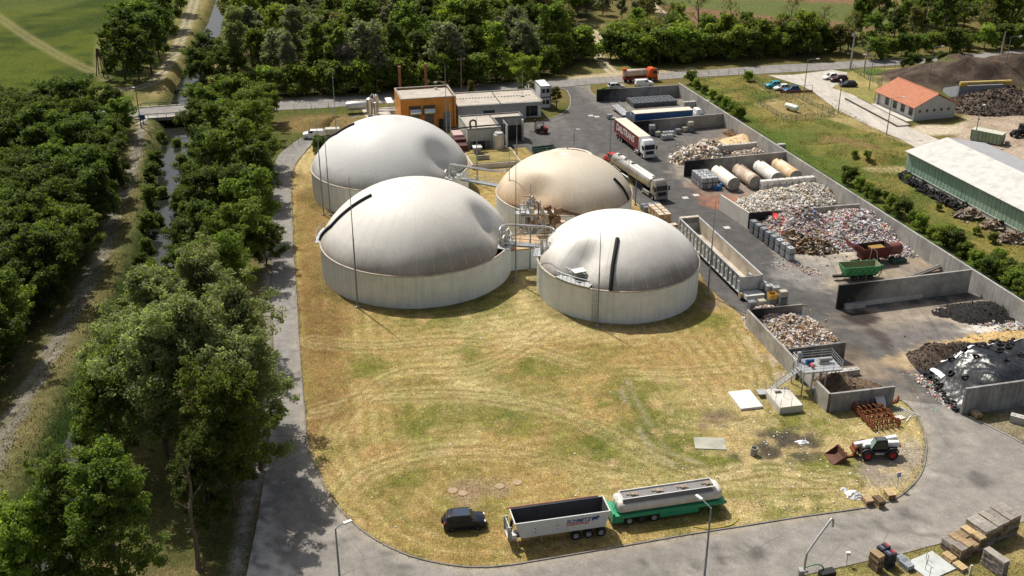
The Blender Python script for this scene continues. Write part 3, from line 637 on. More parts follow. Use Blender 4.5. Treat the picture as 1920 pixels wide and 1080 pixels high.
# black service strip lying on each dome
_dg = {}
def dome_point(C_, on, px, py):
    """angle and radius of the skin point that is seen at (px, py)"""
    if on not in _dg: _dg[on] = [(a,j/40,on(a,j/40)+Vector((*C_,0))) for a in [2*math.pi*i/180 for i in range(180)] for j in range(4,41)]
    best = (1e9,0,0)
    for a, r_, p in _dg[on]:
        z = p.z-CAM_H; d = p.y*math.cos(CAM_T)-z*math.sin(CAM_T); up = p.y*math.sin(CAM_T)+z*math.cos(CAM_T)
        e = math.hypot(960+CAM_F*p.x/d-px, 540-CAM_F*up/d-py)+.04*d
        if e < best[0]: best = (e,a,r_)
    return best[1:]
def strip(T_, C_, on, pix, w=.35):
    q = [dome_point(C_,on,*p) for p in pix]; pts = []
    for (a0,r0),(a1,r1) in zip(q[:-1],q[1:]):
        a1 = a0+((a1-a0+math.pi) % (2*math.pi)-math.pi); pts += [on(a0+(a1-a0)*i/8, r0+(r1-r0)*i/8)+Vector((0,0,.12)) for i in range(8)]
    pts.append(on(*q[-1])+Vector((0,0,.12))); MB().tube(pts, w, 8).build('service_strip', black_rubber, T_, smooth=True)
strip(TC, CC, onC, [(602,452),(622,425),(655,392),(698,367)], .30)
strip(TD, CDk, onD, [(1146,541),(1150,500),(1157,449)], .30)
strip(TB, CB, onB, [(1177,374),(1165,352),(1150,336)], .26)
strip(TA, CA, onA, [(612,270),(632,252),(664,233)], .28)
# small open round basin behind the tan tank
Tn = thing('round_basin', 'small open round concrete basin behind the tan dome', 'basin', (11.07,201.2,0))
b = MB(); b.lathe([(4.75,0),(4.75,3.0),(4.4,3.0),(4.4,.6)], 64, caps=False); b.build('wall', M('basin_wall',(.55,.48,.38),(.62,.56,.46),.8,.85,streak=(.3,.2,.12)), Tn, smooth=30)
b = MB(); b.lathe([(4.42,1.9),(.05,1.9)], 48, caps=False); b.build('content', M('basin_content',(.42,.36,.27),(.52,.45,.35),.5,.7), Tn)
b = MB(); b.lathe([(4.35,3.0),(4.35,3.18),(4.85,3.18),(4.85,2.9),(4.75,2.9)], 64, caps=False); b.build('rim', M('basin_rim',(.62,.57,.48),(.7,.65,.56),1,.8), Tn, smooth=30)
b = MB(); b.box((0,0,3.3),(.25,9.3,.2)); b.cyl((0,0,1.9),(0,0,4.0),.18); b.build('mixer', rust, Tn)
for i in range(14):
    a = i*2*math.pi/14
    b = MB(); b.cyl((4.6*math.cos(a),4.6*math.sin(a),3.15),(4.6*math.cos(a),4.6*math.sin(a),4.2),.03,n=5); b.build('post', galv, Tn)

# platforms, railings, pipes on the tanks
def rail_arc(T_, a0, a1, r, z, n=8, h=1.05, name='railing', mat_=None):
    b = MB(); pts = [(r*math.cos(a0+(a1-a0)*i/n), r*math.sin(a0+(a1-a0)*i/n)) for i in range(n+1)]
    for q in pts: b.cyl((*q,z),(*q,z+h),.03,n=5)
    for hh in (h,h*.55): b.tube([(*q,z+hh) for q in pts], .028, 5)
    b.build(name, mat_ or galv, T_)
def platform(T_, a0, a1, r0, r1, z, n=8, mat_=None):
    b = MB()
    for i in range(n):
        A0, A1 = a0+(a1-a0)*i/n, a0+(a1-a0)*(i+1)/n
        q = [(r*math.cos(a), r*math.sin(a)) for a in (A0,A1) for r in (r0,r1)]
        q = [q[0],q[1],q[3],q[2]]
        b.prism(q, z-.12, z)
    b.build('platform', mat_ or galv, T_)
platform(TD, aD1-.26, aD1+.22, 10.6, 12.3, 5.35); rail_arc(TD, aD1-.26, aD1+.22, 12.25, 5.35); rail_arc(TD, aD1-.3, aD1+.1, 10.5, 5.35, 5)
b = MB(); p = g(1085,521,5.4)-Vector((*CDk,0)); b.box((p.x,p.y,5.95),(1.6,1.1,1.1),.4); b.build('equipment_box', M('grey_box',(.20,.2,.19),(.28,.27,.26),2,.6), TD)
b = MB(); b.box((p.x,p.y,6.56),(1.9,1.4,.1),.4); b.build('box_lid', white_paint, TD)
aL = ang(CDk,1112,606,0); b = MB()
for s_ in (-1,1):
    q = Vector((12.3*math.cos(aL)+s_*.26*-math.sin(aL), 12.3*math.sin(aL)+s_*.26*math.cos(aL),0)); b.cyl(q,q+Vector((0,0,6.2)),.035,n=5)
for i in range(20):
    q0, q1 = [(12.3*math.cos(aL)+s_*.26*-math.sin(aL), 12.3*math.sin(aL)+s_*.26*math.cos(aL), .25+i*.29) for s_ in (-1,1)]; b.cyl(q0,q1,.022,n=4)
for i in range(6):
    z = 2.3+i*.65; c = Vector((12.3*math.cos(aL),12.3*math.sin(aL),z)); o_ = Vector((math.cos(aL),math.sin(aL),0)); tt = Vector((-o_.y,o_.x,0))
    b.tube([c+tt*(.36*math.cos(u))+o_*(.05+.62*math.sin(u)) for u in [math.pi*k/6 for k in range(7)]], .022, 4)
b.build('ladder', steel_grey, TD)
def pipework(T_, a, r, z, seed, n=7, mat_=None):
    rr = random.Random(seed); b = MB()
    for i in range(n):
        aa = a+rr.uniform(-.09,.09); q = r+rr.uniform(-1.0,.2); h = rr.uniform(.8,2.2); rad = rr.uniform(.07,.17)
        x, y = q*math.cos(aa), q*math.sin(aa)
        b.cyl((x,y,z),(x,y,z+h),rad,n=8); b.cyl((x,y,z+h*.6),(x,y,z+h*.6+.08),rad*1.7,n=8)
        x2, y2 = x+rr.uniform(-.8,.8), y+rr.uniform(-.8,.8); b.tube([(x,y,z+h),(x*.5+x2*.5,y*.5+y2*.5,z+h+.25),(x2,y2,z+h),(x2,y2,z+.2)], rad*.8, 7)
    b.cyl((r*.97*math.cos(a),r*.97*math.sin(a),z+.5),((r*.97)*math.cos(a)+.9,(r*.97)*math.sin(a)+.2,z+.5),.3,n=12)
    b.build('valves_and_pipes', mat_ or M('stainless',(.48,.48,.47),(.6,.6,.58),2,.32,.85), T_, smooth=True)
stainless = None
for T_, a_, r_, s_ in ((TA,aA,13.9,1),(TC,aC,14.4,2),(TB,aB,11.2,3),(TD,aD2,11.6,4)):
    platform(T_, a_-.13, a_+.13, r_-1.2, r_+1.1, 5.3, 5); rail_arc(T_, a_-.13, a_+.13, r_+1.0, 5.3, 5); pipework(T_, a_, r_, 5.3, s_)
stainless = _mats['stainless']
rail_arc(TC, ang(CC,604,450,5)-.30, ang(CC,604,450,5)+.10, 15.5, 5.2, 6); platform(TC, ang(CC,604,450,5)-.30, ang(CC,604,450,5)+.10, 14.9, 15.6, 5.2, 6)
# gas pipes and footbridges between the tanks
def gaspipe(label, pts, r=.2, mat_=None):
    o = MB().tube([Vector(p) for p in pts], r, 10).build('gas_pipe', mat_ or stainless, smooth=True); tag(o, label, 'pipe')
gaspipe('long silver gas pipe bridging from the grey dome to the tan dome', spline([g(844,321,6),g(844,310,7.4),g(850,309,7.5),g(930,321,6.6),g(950,318,6.6),g(958,330,5.6)],4), .22)
gaspipe('silver gas pipe bridging the two front tanks', spline([g(938,452,6),g(937,434,7.5),g(948,422,8.0),g(1000,424,8.0),g(1032,427,7.9),g(1041,435,7.5),g(1042,452,6.2)],4), .19)
def footbridge(label, p0, p1, z, w=1.1, legs=True):
    p0, p1 = Vector((*p0,0)), Vector((*p1,0)); d = p1-p0; L = d.length
    T_ = thing('footbridge', label, 'footbridge', (*((p0+p1)/2).xy,0), math.atan2(d.y,d.x))
    b = MB(); b.box((0,0,z-.06),(L,w,.10)); b.build('deck', M('grating',(.20,.22,.24),(.27,.29,.30),3,.6,.4), T_)
    for s_ in (-1,1):
        b = MB(); b.box((0,s_*(w/2+.04),z-.14),(L,.07,.26)); b.build('side_beam', M('blue_grey_steel',(.20,.24,.27),(.27,.31,.34),2,.55,.3), T_)
        b = MB(); k = max(3,int(L/1.4))
        for i in range(k+1): x = -L/2+L*i/k; b.cyl((x,s_*w/2,z),(x,s_*w/2,z+1.1),.025,n=5)
        for h in (.55,1.1): b.cyl((-L/2,s_*w/2,z+h),(L/2,s_*w/2,z+h),.025,n=5)
        b.build('railing', galv, T_)
    return T_
footbridge('blue-grey steel footbridge between the grey and the tan dome', g2(866,334,5.2), g2(938,348,5.2), 5.2)
footbridge('steel footbridge between the two front domes', g2(957,456,5.2), g2(1012,460,5.2), 5.2)
# pump house between the two front tanks
P0 = g(985,500,0); T_ = thing('pump_house', 'pale clad pump house squeezed between the two front domes', 'shed', (P0.x,P0.y,0), SITE)
b = MB(); b.bx(-2.6,2.6,-1.0,4.0,0,3.4); b.build('wall', tank_wall_m, T_)
b = MB(); b.bx(-2.75,2.75,-1.15,4.15,3.4,3.6); b.build('roof', M('rusty_roof',(.42,.28,.15),(.5,.36,.22),.7,.85,dirt=(.2,.1,.05)), T_)
# rusty feed conveyor with stairs, standing in the gap before the tan tank
FX = Vector((5.0,162.0,0)); q = lambda px, py, Y=162.6: gd(px,py,Y)-FX
T_ = thing('feed_conveyor', 'rusty inclined feed auger with stairs before the tan dome', 'conveyor', FX)
rmix = M('rust_mixed',(.10,.05,.028),(.24,.13,.06),1.2,.9,dirt=(.35,.25,.14),dscale=1.5); ochre = M('ochre_pipe',(.50,.38,.24),(.58,.47,.33),1.5,.7,dirt=(.22,.12,.06),dscale=1)
MB().tube([q(997,368),q(1038,427)],.24,8).build('pipe', ochre, T_, smooth=True)
MB().tube([q(980,367,163),q(997,368,163),q(999,380,163)],.14,8).build('pipe', ochre, T_, smooth=True)
b = MB(); b.cyl(q(1027,390),q(1047,428),.34,n=10); b.cyl(q(1026,386),q(1028,392),.62,n=12); b.build('auger_housing', rmix, T_, smooth=True)
MB().box(q(1040,412),(1.6,1.2,1.2),.4).build('gearbox', rmix, T_); MB().box(q(1050,424),(1.8,1.5,1.5),.2).build('hopper', ochre, T_)
MB().tube([q(1040,390,163.2),q(1092,404,163.0)],.38,4).build('trough', M('dark_rusty_steel',(.06,.05,.045),(.14,.09,.06),2,.8), T_)
for x0, x1 in ((975,985),(1030,1044)):
    for x in (x0,x1): p = q(x,412,163); MB().cyl(Vector((p.x,p.y,0)),p,.08,n=6).build('support', galv, T_)
for (A0,A1) in ((q(978,382,162.8),q(986,440,161.6)),(q(1006,428,162),q(990,452,161.4))):
    b = MB()
    for s_ in (-.42,.42): b.cyl(A0+Vector((s_,0,0)),A1+Vector((s_,0,0)),.06,n=5); b.cyl(A0+Vector((s_,0,.95)),A1+Vector((s_,0,.95)),.03,n=5)
    for i in range(15): b.box(A0.lerp(A1,(i+.5)/15),(.84,.24,.04))
    b.build('stair', galv, T_)
b = MB(); p = q(1003,398,163.0); b.box(p,(6.6,1.4,.1),.1)
for i in range(8): b.cyl(p+Vector((-3.3+i*.94,-.6,0)),p+Vector((-3.3+i*.94,-.6,1.1)),.03,n=5)
for h in (.55,1.1): b.cyl(p+Vector((-3.3,-.6,h)),p+Vector((3.3,-.6,h)),.03,n=5)
b.build('walkway', galv, T_)
b = MB(); p = q(1006,446,160.8); b.box(p,(5.6,2.6,.12),.1)
for i in range(7): b.cyl(p+Vector((-2.7+i*.9,-1.2,0)),p+Vector((-2.7+i*.9,-1.2,1.1)),.03,n=5)
for h in (.55,1.1): b.cyl(p+Vector((-2.7,-1.2,h)),p+Vector((2.7,-1.2,h)),.03,n=5)
b.build('lower_walkway', ochre, T_)
T_ = thing('rusty_pipework', 'tangle of rusty pipes and fittings at the front of the tan dome', 'pipes', FX); r_ = random.Random(44)
rp = [M('pipe_rust_pale',(.44,.31,.18),(.54,.42,.28),1.5,.8,dirt=(.2,.1,.05),dscale=1.2), rmix, galv]
for i in range(18):
    A0 = q(r_.uniform(972,1054),r_.uniform(372,446),r_.uniform(161.2,163.2)); A1 = A0+Vector((r_.uniform(-2.4,2.4),r_.uniform(-.4,.3),r_.uniform(-.4,.4))); A2 = Vector((A1.x,A1.y,max(.1,A1.z-r_.uniform(1,3.5))))
    MB().tube([A0,A0.lerp(A1,.5),A1,A2], r_.uniform(.06,.16), 7).build('pipe', rp[i % 3], T_, smooth=True)
for i in range(9): MB().box(q(r_.uniform(976,1052),r_.uniform(385,446),r_.uniform(161.2,163)),(r_.uniform(.4,1.1),r_.uniform(.4,.9),r_.uniform(.4,1.1)),r_.uniform(0,2)).build('fitting', rp[(i+1) % 2], T_)
for i in range(6): p = q(974+i*15,r_.uniform(385,420),162.6); MB().cyl(Vector((p.x,p.y,0)),p,.06,n=6).build('stanchion', galv, T_)
# ================================================================== CONCRETE WALLS OF THE BAYS
def wall(label, p0, p1, h, th=.3, mat_=None, panel=5.0, z0=-.1, name='concrete_wall', dark=0.0):
    p0, p1 = Vector((*p0[:2],0)), Vector((*p1[:2],0)); d = p1-p0; L = d.length
    T_ = thing(name, label, 'wall', (p0.x,p0.y,0), math.atan2(d.y,d.x)); k = max(1, round(L/panel)); w = L/k
    for i in range(k):
        o = MB().bx(i*w+.012,(i+1)*w-.012,-th/2,th/2,z0,h).build('wall_panel', sooty if dark else (mat_ or concrete), T_)
    MB().bx(.012,L-.012,-th/2+.05,th/2-.05,z0,h-.02).build('joint_filler', concrete_dark, T_)
    return T_
LW0, LW1 = Vector((40.4,256.2,0)), Vector((69.2,147.3,0)); LWd = (LW1-LW0).normalized(); LWn = Vector((-LWd.y,LWd.x,0))   # n points right, away from the yard
LANG = math.atan2(LWd.y, LWd.x)
def lw(k, off=0): return LW0+LWd*k+LWn*off
wall('long concrete wall along the right side of the waste bays', lw(0), lw(152), 3.3, .34, M('wall_grey',(.31,.30,.28),(.40,.39,.36),.6,.88,dirt=(.17,.16,.145),damt=.6,dscale=.2,streak=(.15,.14,.13),samt=.7,bump=.2), 6.0)
wall('blackened concrete wall closing the farthest bay by the road', g(1119,168,2.9), lw(.2,-.2), 2.9, dark=.3)
wall('concrete wall behind the blue curtain trailer', g(1188,228,2.9), g(1361,212,2.9), 2.9, dark=.2)
wall('soot-black concrete wall behind the four lying tanks', g(1284,302,3.2), g(1476,284,3.2), 3.2, mat_=concrete, dark=.35)
wall('concrete wall between pale plastic heap and coloured rubbish heap', g(1406,399,3.0), g(1612,382,3.0), 3.0, dark=.3)
wall('tall concrete wall with blackened end behind the green trailer', g(1573,535,3.8), g(1822,505,3.8), 3.8, dark=.25)
wall('concrete wall in front of the tyre-weighted black tarpaulin', g(1811,728,3.7), g(1811,728,3.7)+Vector((27,6.6,0)), 3.7, mat_=M('wall_front',(.26,.255,.25),(.36,.355,.345),.7,.88,streak=(.09,.088,.085),samt=.8,dirt=(.14,.135,.13),damt=.6), panel=2.6)
wall('short pale concrete wall running along the yard road', g(1352,365,2.9), g(1405.5,399,2.9), 2.9, mat_=concrete_pale, panel=3)
wall('outer side wall of the left-hand waste bays', g(1402,580,2.6), g(1497,679,2.6), 2.6, panel=5)
wall('short side wall of the brown soil bay', g(1532,714,2.6), g(1556,738,2.6), 2.6, panel=4)
wall('end wall of the left-hand bay beside the plastic containers', g(1403,580.5,2.6), g(1505,570,2.6), 2.6, dark=.3)
wall('blackened cross wall between the paper heap and the soil bay', g(1478,654,2.6), g(1586,641,2.6), 2.6, mat_=concrete_dark)
wall('near wall of the soil bay behind the rusty cages', g(1558,738,2.6), g(1678,724,2.6), 2.6, mat_=M('wall_front2',(.22,.22,.215),(.34,.335,.325),.8,.88,streak=(.09,.088,.085),samt=.8))

# loose concrete blocks
blk_m = M('block_concrete', (.44,.43,.40), (.54,.525,.49), 1.0, .9, dirt=(.28,.26,.23), damt=.5, dscale=.8, rnd=.2)
blk_mesh = MB().bx(-.8,.8,-.4,.4,0,.8)
for sx in (-.4,.4): blk_mesh.bx(sx-.12,sx+.12,-.12,.12,.8,.86)
blk_mesh = blk_mesh.mesh('concrete_block', blk_m)
def block(p, rz, label, group, s=(1,1,1)):
    o = bpy.data.objects.new('concrete_block', blk_mesh); COL.objects.link(o); o.location = p; o.rotation_euler = (0,0,rz); o.scale = s
    return tag(o, label, 'block', group)
cw = math.atan2(g(1822,505,3.8).y-g(1573,535,3.8).y, g(1822,505,3.8).x-g(1573,535,3.8).x)
p0 = g(1592,578); dv = Vector((math.cos(cw),math.sin(cw),0))
for i in range(8):
    block(p0+dv*(1.64*i)+Vector((-dv.y,dv.x,0))*(.0 if i < 2 else .55), cw, f'white concrete block at the foot of the tall wall, {nth(i)} from the yard road', 'blocks below the tall wall')
p0 = g(1342,287); 
for i in range(10):
    for j in range(2 if i < 6 else 1):
        block(p0+AC*(1.64*i)+Vector((0,.25 if i > 4 else 0,.8*j+.0)), SITE, f'concrete block in the low divider by the sawdust, {nth(i)} from the yard, {("lower","upper")[j]} course', 'sawdust divider blocks')
p0 = g(1287,203)
for i in range(4):
    for j in range(2): block(p0+AC*(1.62*(i%4))+Vector((0,0,.8*j)), SITE, f'concrete block stacked behind the blue trailer, {nth(i)} from the left, {("lower","upper")[j]} course', 'blocks behind the blue trailer')
for i in range(3): block(g(1555,707)+AC*1.64*i, SITE+.05, f'white concrete block lying in the soil bay under the platform, {nth(i)} from the left', 'blocks in the soil bay')
for i in range(2): block(g(1906,792)+Vector((1.75*i,-.9*i*.6,0)), -.55, f'grey concrete block lying by the right edge of the road, {nth(i)} from the left', 'blocks by the road edge', (1,1.1,1.2))

# ================================================================== BUILDINGS
def local(T_, p): return T_.matrix_basis.inverted() @ Vector(p)
roof_felt = M('roof_felt', (.38,.34,.29), (.46,.42,.36), .5, .92, dirt=(.24,.21,.17), damt=.5, dscale=.6)
dark_door = M('grey_door', (.09,.09,.095), (.13,.13,.135), 1, .55)
orange = M('orange_cladding', (.55,.205,.025), (.62,.25,.04), .6, .5, dirt=(.3,.13,.03), damt=.45, dscale=.4, streak=(.32,.13,.03), samt=.4, fine=.05)
T_ = thing('orange_building', 'orange clad plant building with flat roof and two silver hoods', 'building', (-24.2,228.2,0), SITE)
W_, D_, H_ = 12.2, 9.8, 6.9
MB().bx(.05,W_-.05,.05,D_-.05,0,H_-.5).build('wall_core', M('orange_joint',(.28,.10,.015),None,1,.7), T_)
for i in range(6):
    x0, x1 = W_*i/6+.012, W_*(i+1)/6-.012
    for z0, z1 in ((0,3.42),(3.45,H_-.02)): MB().bx(x0,x1,-.03,.05,z0+.01,z1).build('cladding_panel', orange, T_)
for i in range(5):
    y0, y1 = .06+(D_-.06)*i/5, .06+(D_-.06)*(i+1)/5-.02
    for z0, z1 in ((0,3.42),(3.45,H_-.02)):
        MB().bx(-.03,.05,y0,y1,z0+.01,z1).build('cladding_panel', orange, T_); MB().bx(W_-.05,W_+.03,y0,y1,z0+.01,z1).build('cladding_panel', orange, T_)
MB().bx(.05,W_-.05,D_-.05,D_+.03,0,H_-.02).build('rear_wall', orange, T_)
MB().bx(.4,W_-.4,.4,D_-.4,H_-.5,H_-.42).build('roof', roof_felt, T_)
b = MB(); b.bx(-.05,W_+.05,-.05,.35,H_-.1,H_+.06); b.bx(-.05,W_+.05,D_-.35,D_+.05,H_-.1,H_+.06); b.bx(-.05,.35,.35,D_-.35,H_-.1,H_+.06); b.bx(W_-.35,W_+.05,.35,D_-.35,H_-.1,H_+.06); b.build('parapet', M('parapet',(.22,.21,.19),(.3,.28,.25),1,.8), T_)
for x in (1.85,5.0):
    MB().bx(x-.1,x+2.55,-.09,-.035,3.0,5.3).build('louvre', M('dark_louvre',(.07,.055,.04),(.11,.08,.05),6,.7), T_)
    b = MB(); b.lathex([(.72,x+.02),(.72,x+2.4)], 20, (0,-.55,3.95)); b.build('hood', M('hood_metal',(.55,.60,.62),(.62,.66,.68),1,.3,.8), T_, smooth=True)
    MB().bx(x+.2,x+2.2,-.1,-.036,0,3.0).build('door', dark_door, T_)
MB().bx(9.3,10.95,-.1,-.036,0,3.5).build('door', M('big_door',(.16,.16,.17),(.21,.21,.22),1,.5), T_)
MB().bx(10.3,10.55,-.12,-.1,2.0,2.25).build('warning_sign', M('pink_sign',(.6,.3,.3)), T_)
MB().bx(8.3,9.2,-.75,-.04,0,2.0).build('cabinet', black_metal, T_)
MB().bx(11.5,11.62,-.16,-.04,0,H_).build('downpipe', rust, T_)
b = MB(); b.cyl((9.2,8.5,H_-.4),(9.2,8.5,H_+1.1),.05); b.box((9.2,8.5,H_-.3),(.7,.7,.2)); b.box((9.2,8.5,H_+1.1),(.8,.25,.25)); b.build('roof_lamp', galv, T_)
# two brown exhaust stacks behind it
for px, base_y, top_y in ((752,200,129),(800,195,125)):
    q = g(px,base_y); tag(MB().cyl((0,0,0),(0,0,9.5),.3,n=12).cyl((0,0,9.3),(0,0,9.6),.36,n=12).build('exhaust_stack', M('stack_brown',(.22,.10,.055),(.28,.14,.08),1,.7), loc=q, smooth=True), 'brown exhaust stack rising behind the orange building, '+('left' if px < 780 else 'right')+' of two', 'chimney', 'exhaust stacks')
# gas treatment plant left of it
T_ = thing('gas_scrubber', 'silver gas treatment vessels and pipes left of the orange building', 'plant', (*g2(712,216),0), SITE)
for i, (x, y, r, h) in enumerate(((-2.2,0,.75,4.0),(-.6,1.2,.6,4.4),(-1.0,-1.0,.45,3.2))):
    b = MB(); b.lathe([(.02,h+.25),(r*.7,h+.15),(r,h-.05),(r,.4),(r*.9,.38)],20,(x,y,0),caps=False); b.build('vessel', stainless, T_, smooth=True)
b = MB(); b.lathex([(.02,-9.6),(.8,-9.3),(1.0,-8.9),(1.0,-4.6),(.8,-4.2),(.02,-3.9)],20,(2,3.2,1.7),); b.build('horizontal_vessel', M('vessel_grey',(.5,.5,.5),(.58,.58,.57),1,.4,.5), T_, smooth=True)
b = MB(); b.box((2.6,2.2,2.6),(1.5,4.6,.35)); 
for y in (.5,2.2,3.9): b.box((2.6,y,2.79),(.9,1.2,.04))
for x in (2,3.2):
    for y in (.2,4.2): b.cyl((x,y,0),(x,y,2.5),.06,n=5)
b.build('dry_cooler', white_paint, T_)
b = MB()
for z, y in ((1.2,-.6),(1.6,-.3),(1.2,-1.0),(.8,.6)): b.tube([(-.8,y,z),(1,y,z),(3.5,y-.2,z),(4.5,y-.2,z)], .13, 8)
b.tube([(-2.2,0,4.1),(-1.4,.6,4.9),(-.6,1.2,4.5)], .12, 8); b.build('pipes', stainless, T_, smooth=True)

# long low building
grey_wall = M('render_grey', (.36,.365,.365), (.46,.46,.45), .5, .85, dirt=(.24,.24,.235), damt=.5, streak=(.22,.22,.215), samt=.4)
T_ = thing('grey_flat_building', 'long low grey building with flat roof right of the orange one', 'building', (-12.1,233.4,0), R(12.2))
W_, D_, H_ = 19.4, 10.4, 4.0
MB().bx(0,W_-3.8,0,D_,0,H_-.5).build('wall', grey_wall, T_); MB().bx(W_-3.8,W_,1.2,D_,0,H_-.5).build('wall', white_paint, T_)
MB().bx(-.05,W_+.1,-.15,D_+.1,H_-.9,H_-.06).build('roof_edge', M('fascia',(.30,.30,.295),(.38,.38,.37),1,.8), T_)
MB().bx(.3,W_-.3,.2,D_-.3,H_-.06,H_).build('roof', roof_felt, T_)
b = MB(); b.bx(-.05,W_+.1,D_-.25,D_+.12,H_-.05,H_+.2); b.bx(W_-.25,W_+.12,-.1,D_-.3,H_-.05,H_+.12); b.build('parapet', _mats['parapet'], T_)
b = MB(); b.bx(9.6,9.85,0,D_-.3,H_,H_+.07); b.build('roof_joint', M('tar',(.10,.09,.08)), T_)
for i in range(24):
    x = .6+i*.72+(.3 if i > 12 else 0); MB().bx(x,x+.35,5.4+.0*i,5.65,H_,H_+.1).build('roof_vent', black_metal, T_)
b = MB(); b.bx(15.4,16.2,4.4,5.1,H_,H_+.25); b.cyl((15.8,4.8,H_),(15.8,4.8,H_+6),.05,n=6); b.build('antenna_mast', galv, T_)
MB().bx(5.8,8.4,-.06,-.004,1.9,2.6).build('window', glass_dark, T_)
MB().bx(15.9,18.6,1.12,1.19,.3,2.7).build('window', glass_dark, T_); MB().bx(16.75,16.85,1.09,1.12,.3,2.7).build('mullion', M('frame_grey',(.25,.25,.26)), T_)
# lower L-shaped pump hall
T_ = thing('pump_hall', 'L-shaped concrete pump hall with pale flat roof behind the domes', 'building', (-9.1,212.4,0), SITE)
Lp = [(0,0),(7,0),(7,6.6),(13.3,6.6),(13.3,9.8),(0,9.8)]; H_ = 5.1
MB().prism(Lp,0,H_-.3).build('wall', M('hall_wall',(.34,.35,.34),(.44,.445,.43),.4,.88,dirt=(.24,.24,.23),damt=.6,streak=(.2,.2,.195),samt=.5), T_)
MB().prism([(.25,.25),(6.75,.25),(6.75,6.85),(13.05,6.85),(13.05,9.55),(.25,9.55)],H_-.3,H_-.2).build('roof', roof_felt, T_)
b = MB(); E_ = [(0,0,7,.2),(0,9.6,13.3,9.8),(0,.2,.2,9.6),(6.8,.2,7,6.6),(6.8,6.6,13.1,6.8),(13.1,6.6,13.3,9.6)]
for x0,y0,x1,y1 in E_: b.bx(x0-.02,x1+.02,y0-.02,y1+.02,H_-.3,H_+.05)
b.build('parapet', M('parapet2',(.16,.16,.155),(.24,.24,.23),1,.8), T_)
b = MB(); b.bx(6.55,6.78,.25,9.5,H_-.2,H_-.12); b.build('roof_joint', _mats['tar'], T_)
MB().bx(1.0,3.6,-.05,.0,0,2.4).build('doorway_shade', black_metal, T_)  # black sheet on the wall, painted shade for the inside of the doorway
MB().box((.75,-.5,1.2),(.08,1.1,2.4),.25).build('door', dark_door, T_); MB().box((4.1,-.25,1.2),(1.1,.08,2.4),.2).build('door', dark_door, T_)
b = MB(); b.tube(spline([(-4.5,-1.5,5.6),(0,-.6,5.7),(7.2,-.5,5.7),(7.6,-.6,5.4),(7.6,-.9,3.6)],4),.16,8); b.tube(spline([(.6,-.3,5.3),(.5,-.3,6.6),(1.1,-.3,7.0),(1.7,-.3,6.6),(1.7,-.3,5.4)],4),.2,8); b.build('black_pipe', black_metal, T_, smooth=True)
MB().box((8.9,4.2,2.4),(.12,4.6,4.6)).build('partition_wall', grey_wall, T_)
MB().bx(9.3,12.9,6.5,6.58,.0,3.2).build('opening_shade', black_metal, T_)  # flat black sheet in place of the shaded interior
MB().bx(12.9,13.2,5.2,6.55,0,4.6).build('partition_wall', grey_wall, T_)
# steel vessel and red machine beside it
q = g(935,287); tag(MB().lathe([(1.15,0),(1.15,4.0),(.9,4.3),(.9,4.45),(.05,4.5)],24).build('steel_vessel', M('pale_steel',(.48,.46,.42),(.56,.54,.5),1,.5,.4,dirt=(.2,.15,.1)), loc=q, smooth=True), 'upright pale steel vessel at the corner of the pump hall', 'tank')
T_ = thing('separator_machine', 'dark red separator machine between grey dome and pump hall', 'machine', (*g2(866,290),0), SITE)
MB().bx(-1.1,1.1,-1.2,1.2,.9,2.3).build('housing', M('dark_red',(.055,.012,.011),(.09,.02,.017),2,.6), T_); MB().bx(-1.2,1.2,1.2,4.5,1.8,2.9).build('hopper', _mats['dark_red'], T_)
b = MB()
for x in (-1,1):
    for y in (-1,1,4): b.cyl((x,y,0),(x,y,1.9),.09,n=6)
b.build('frame', black_metal, T_); MB().bx(-1.0,1.0,3.0,6.5,2.9,3.3).build('cover', M('pink_cover',(.42,.30,.29)), T_)
# buried pit with grass roof between the back tanks
T_ = thing('grass_roofed_pit', 'grass-topped concrete pit between the grey and tan domes', 'pit', (*g2(885,318),0), SITE)
MB().bx(0,10,0,9,-.1,1.0).build('wall', concrete_pale, T_); MB().bx(.25,9.75,.25,8.75,1.0,1.12).build('turf', M('pit_turf',(.22,.17,.05),(.14,.14,.035),.8,.95,dirt=(.38,.28,.12),damt=.8,dscale=.4,bump=.6), T_)
MB().bx(1.5,4,2.2,2.5,1.12,2.0).build('retaining_wall', concrete, T_)
b = MB(); b.bx(1.8,3.2,6.2,7.6,1.1,2.3); b.build('fan_housing', M('grey_box',(.2,.2,.19)), T_); MB().bx(1.6,3.4,6.0,7.8,2.3,2.5).build('fan_lid', white_paint, T_)

# stacked site containers
T0 = None
for j in range(2):
    T_ = thing('office_container', ('upper','lower')[1-j]+' white office container of the stack behind the grey building', 'container', (*g2(1023,203),j*2.65), SITE, 'stacked office containers')
    MB().bx(-1.22,1.22,0,6,.05,2.6).build('body', M('container_white',(.68,.69,.70),(.74,.75,.76),1,.5,dirt=(.5,.5,.5),damt=.3), T_)
    b = MB()
    for x in (-1.22,1.22):
        for y in (0,6): b.box((x,y,1.32),(.16,.16,2.62))
    for z in (.08,2.58):
        for y in (0,6): b.box((0,y,z),(2.44,.15,.15))
        for x in (-1.22,1.22): b.box((x,3,z),(.15,6,.15))
    b.build('frame', M('frame_dark',(.12,.13,.15),(.16,.17,.19)), T_)
    for x in (-.55,.45):
        f = MB().bx(x-.4,x+.4,-.06,-.005,1.0,2.0).build('window', M('frame_dark',(.12,.13,.15)), T_); MB().bx(x-.34,x+.34,-.075,-.061,1.06,1.94).build('pane', glass_dark, f)

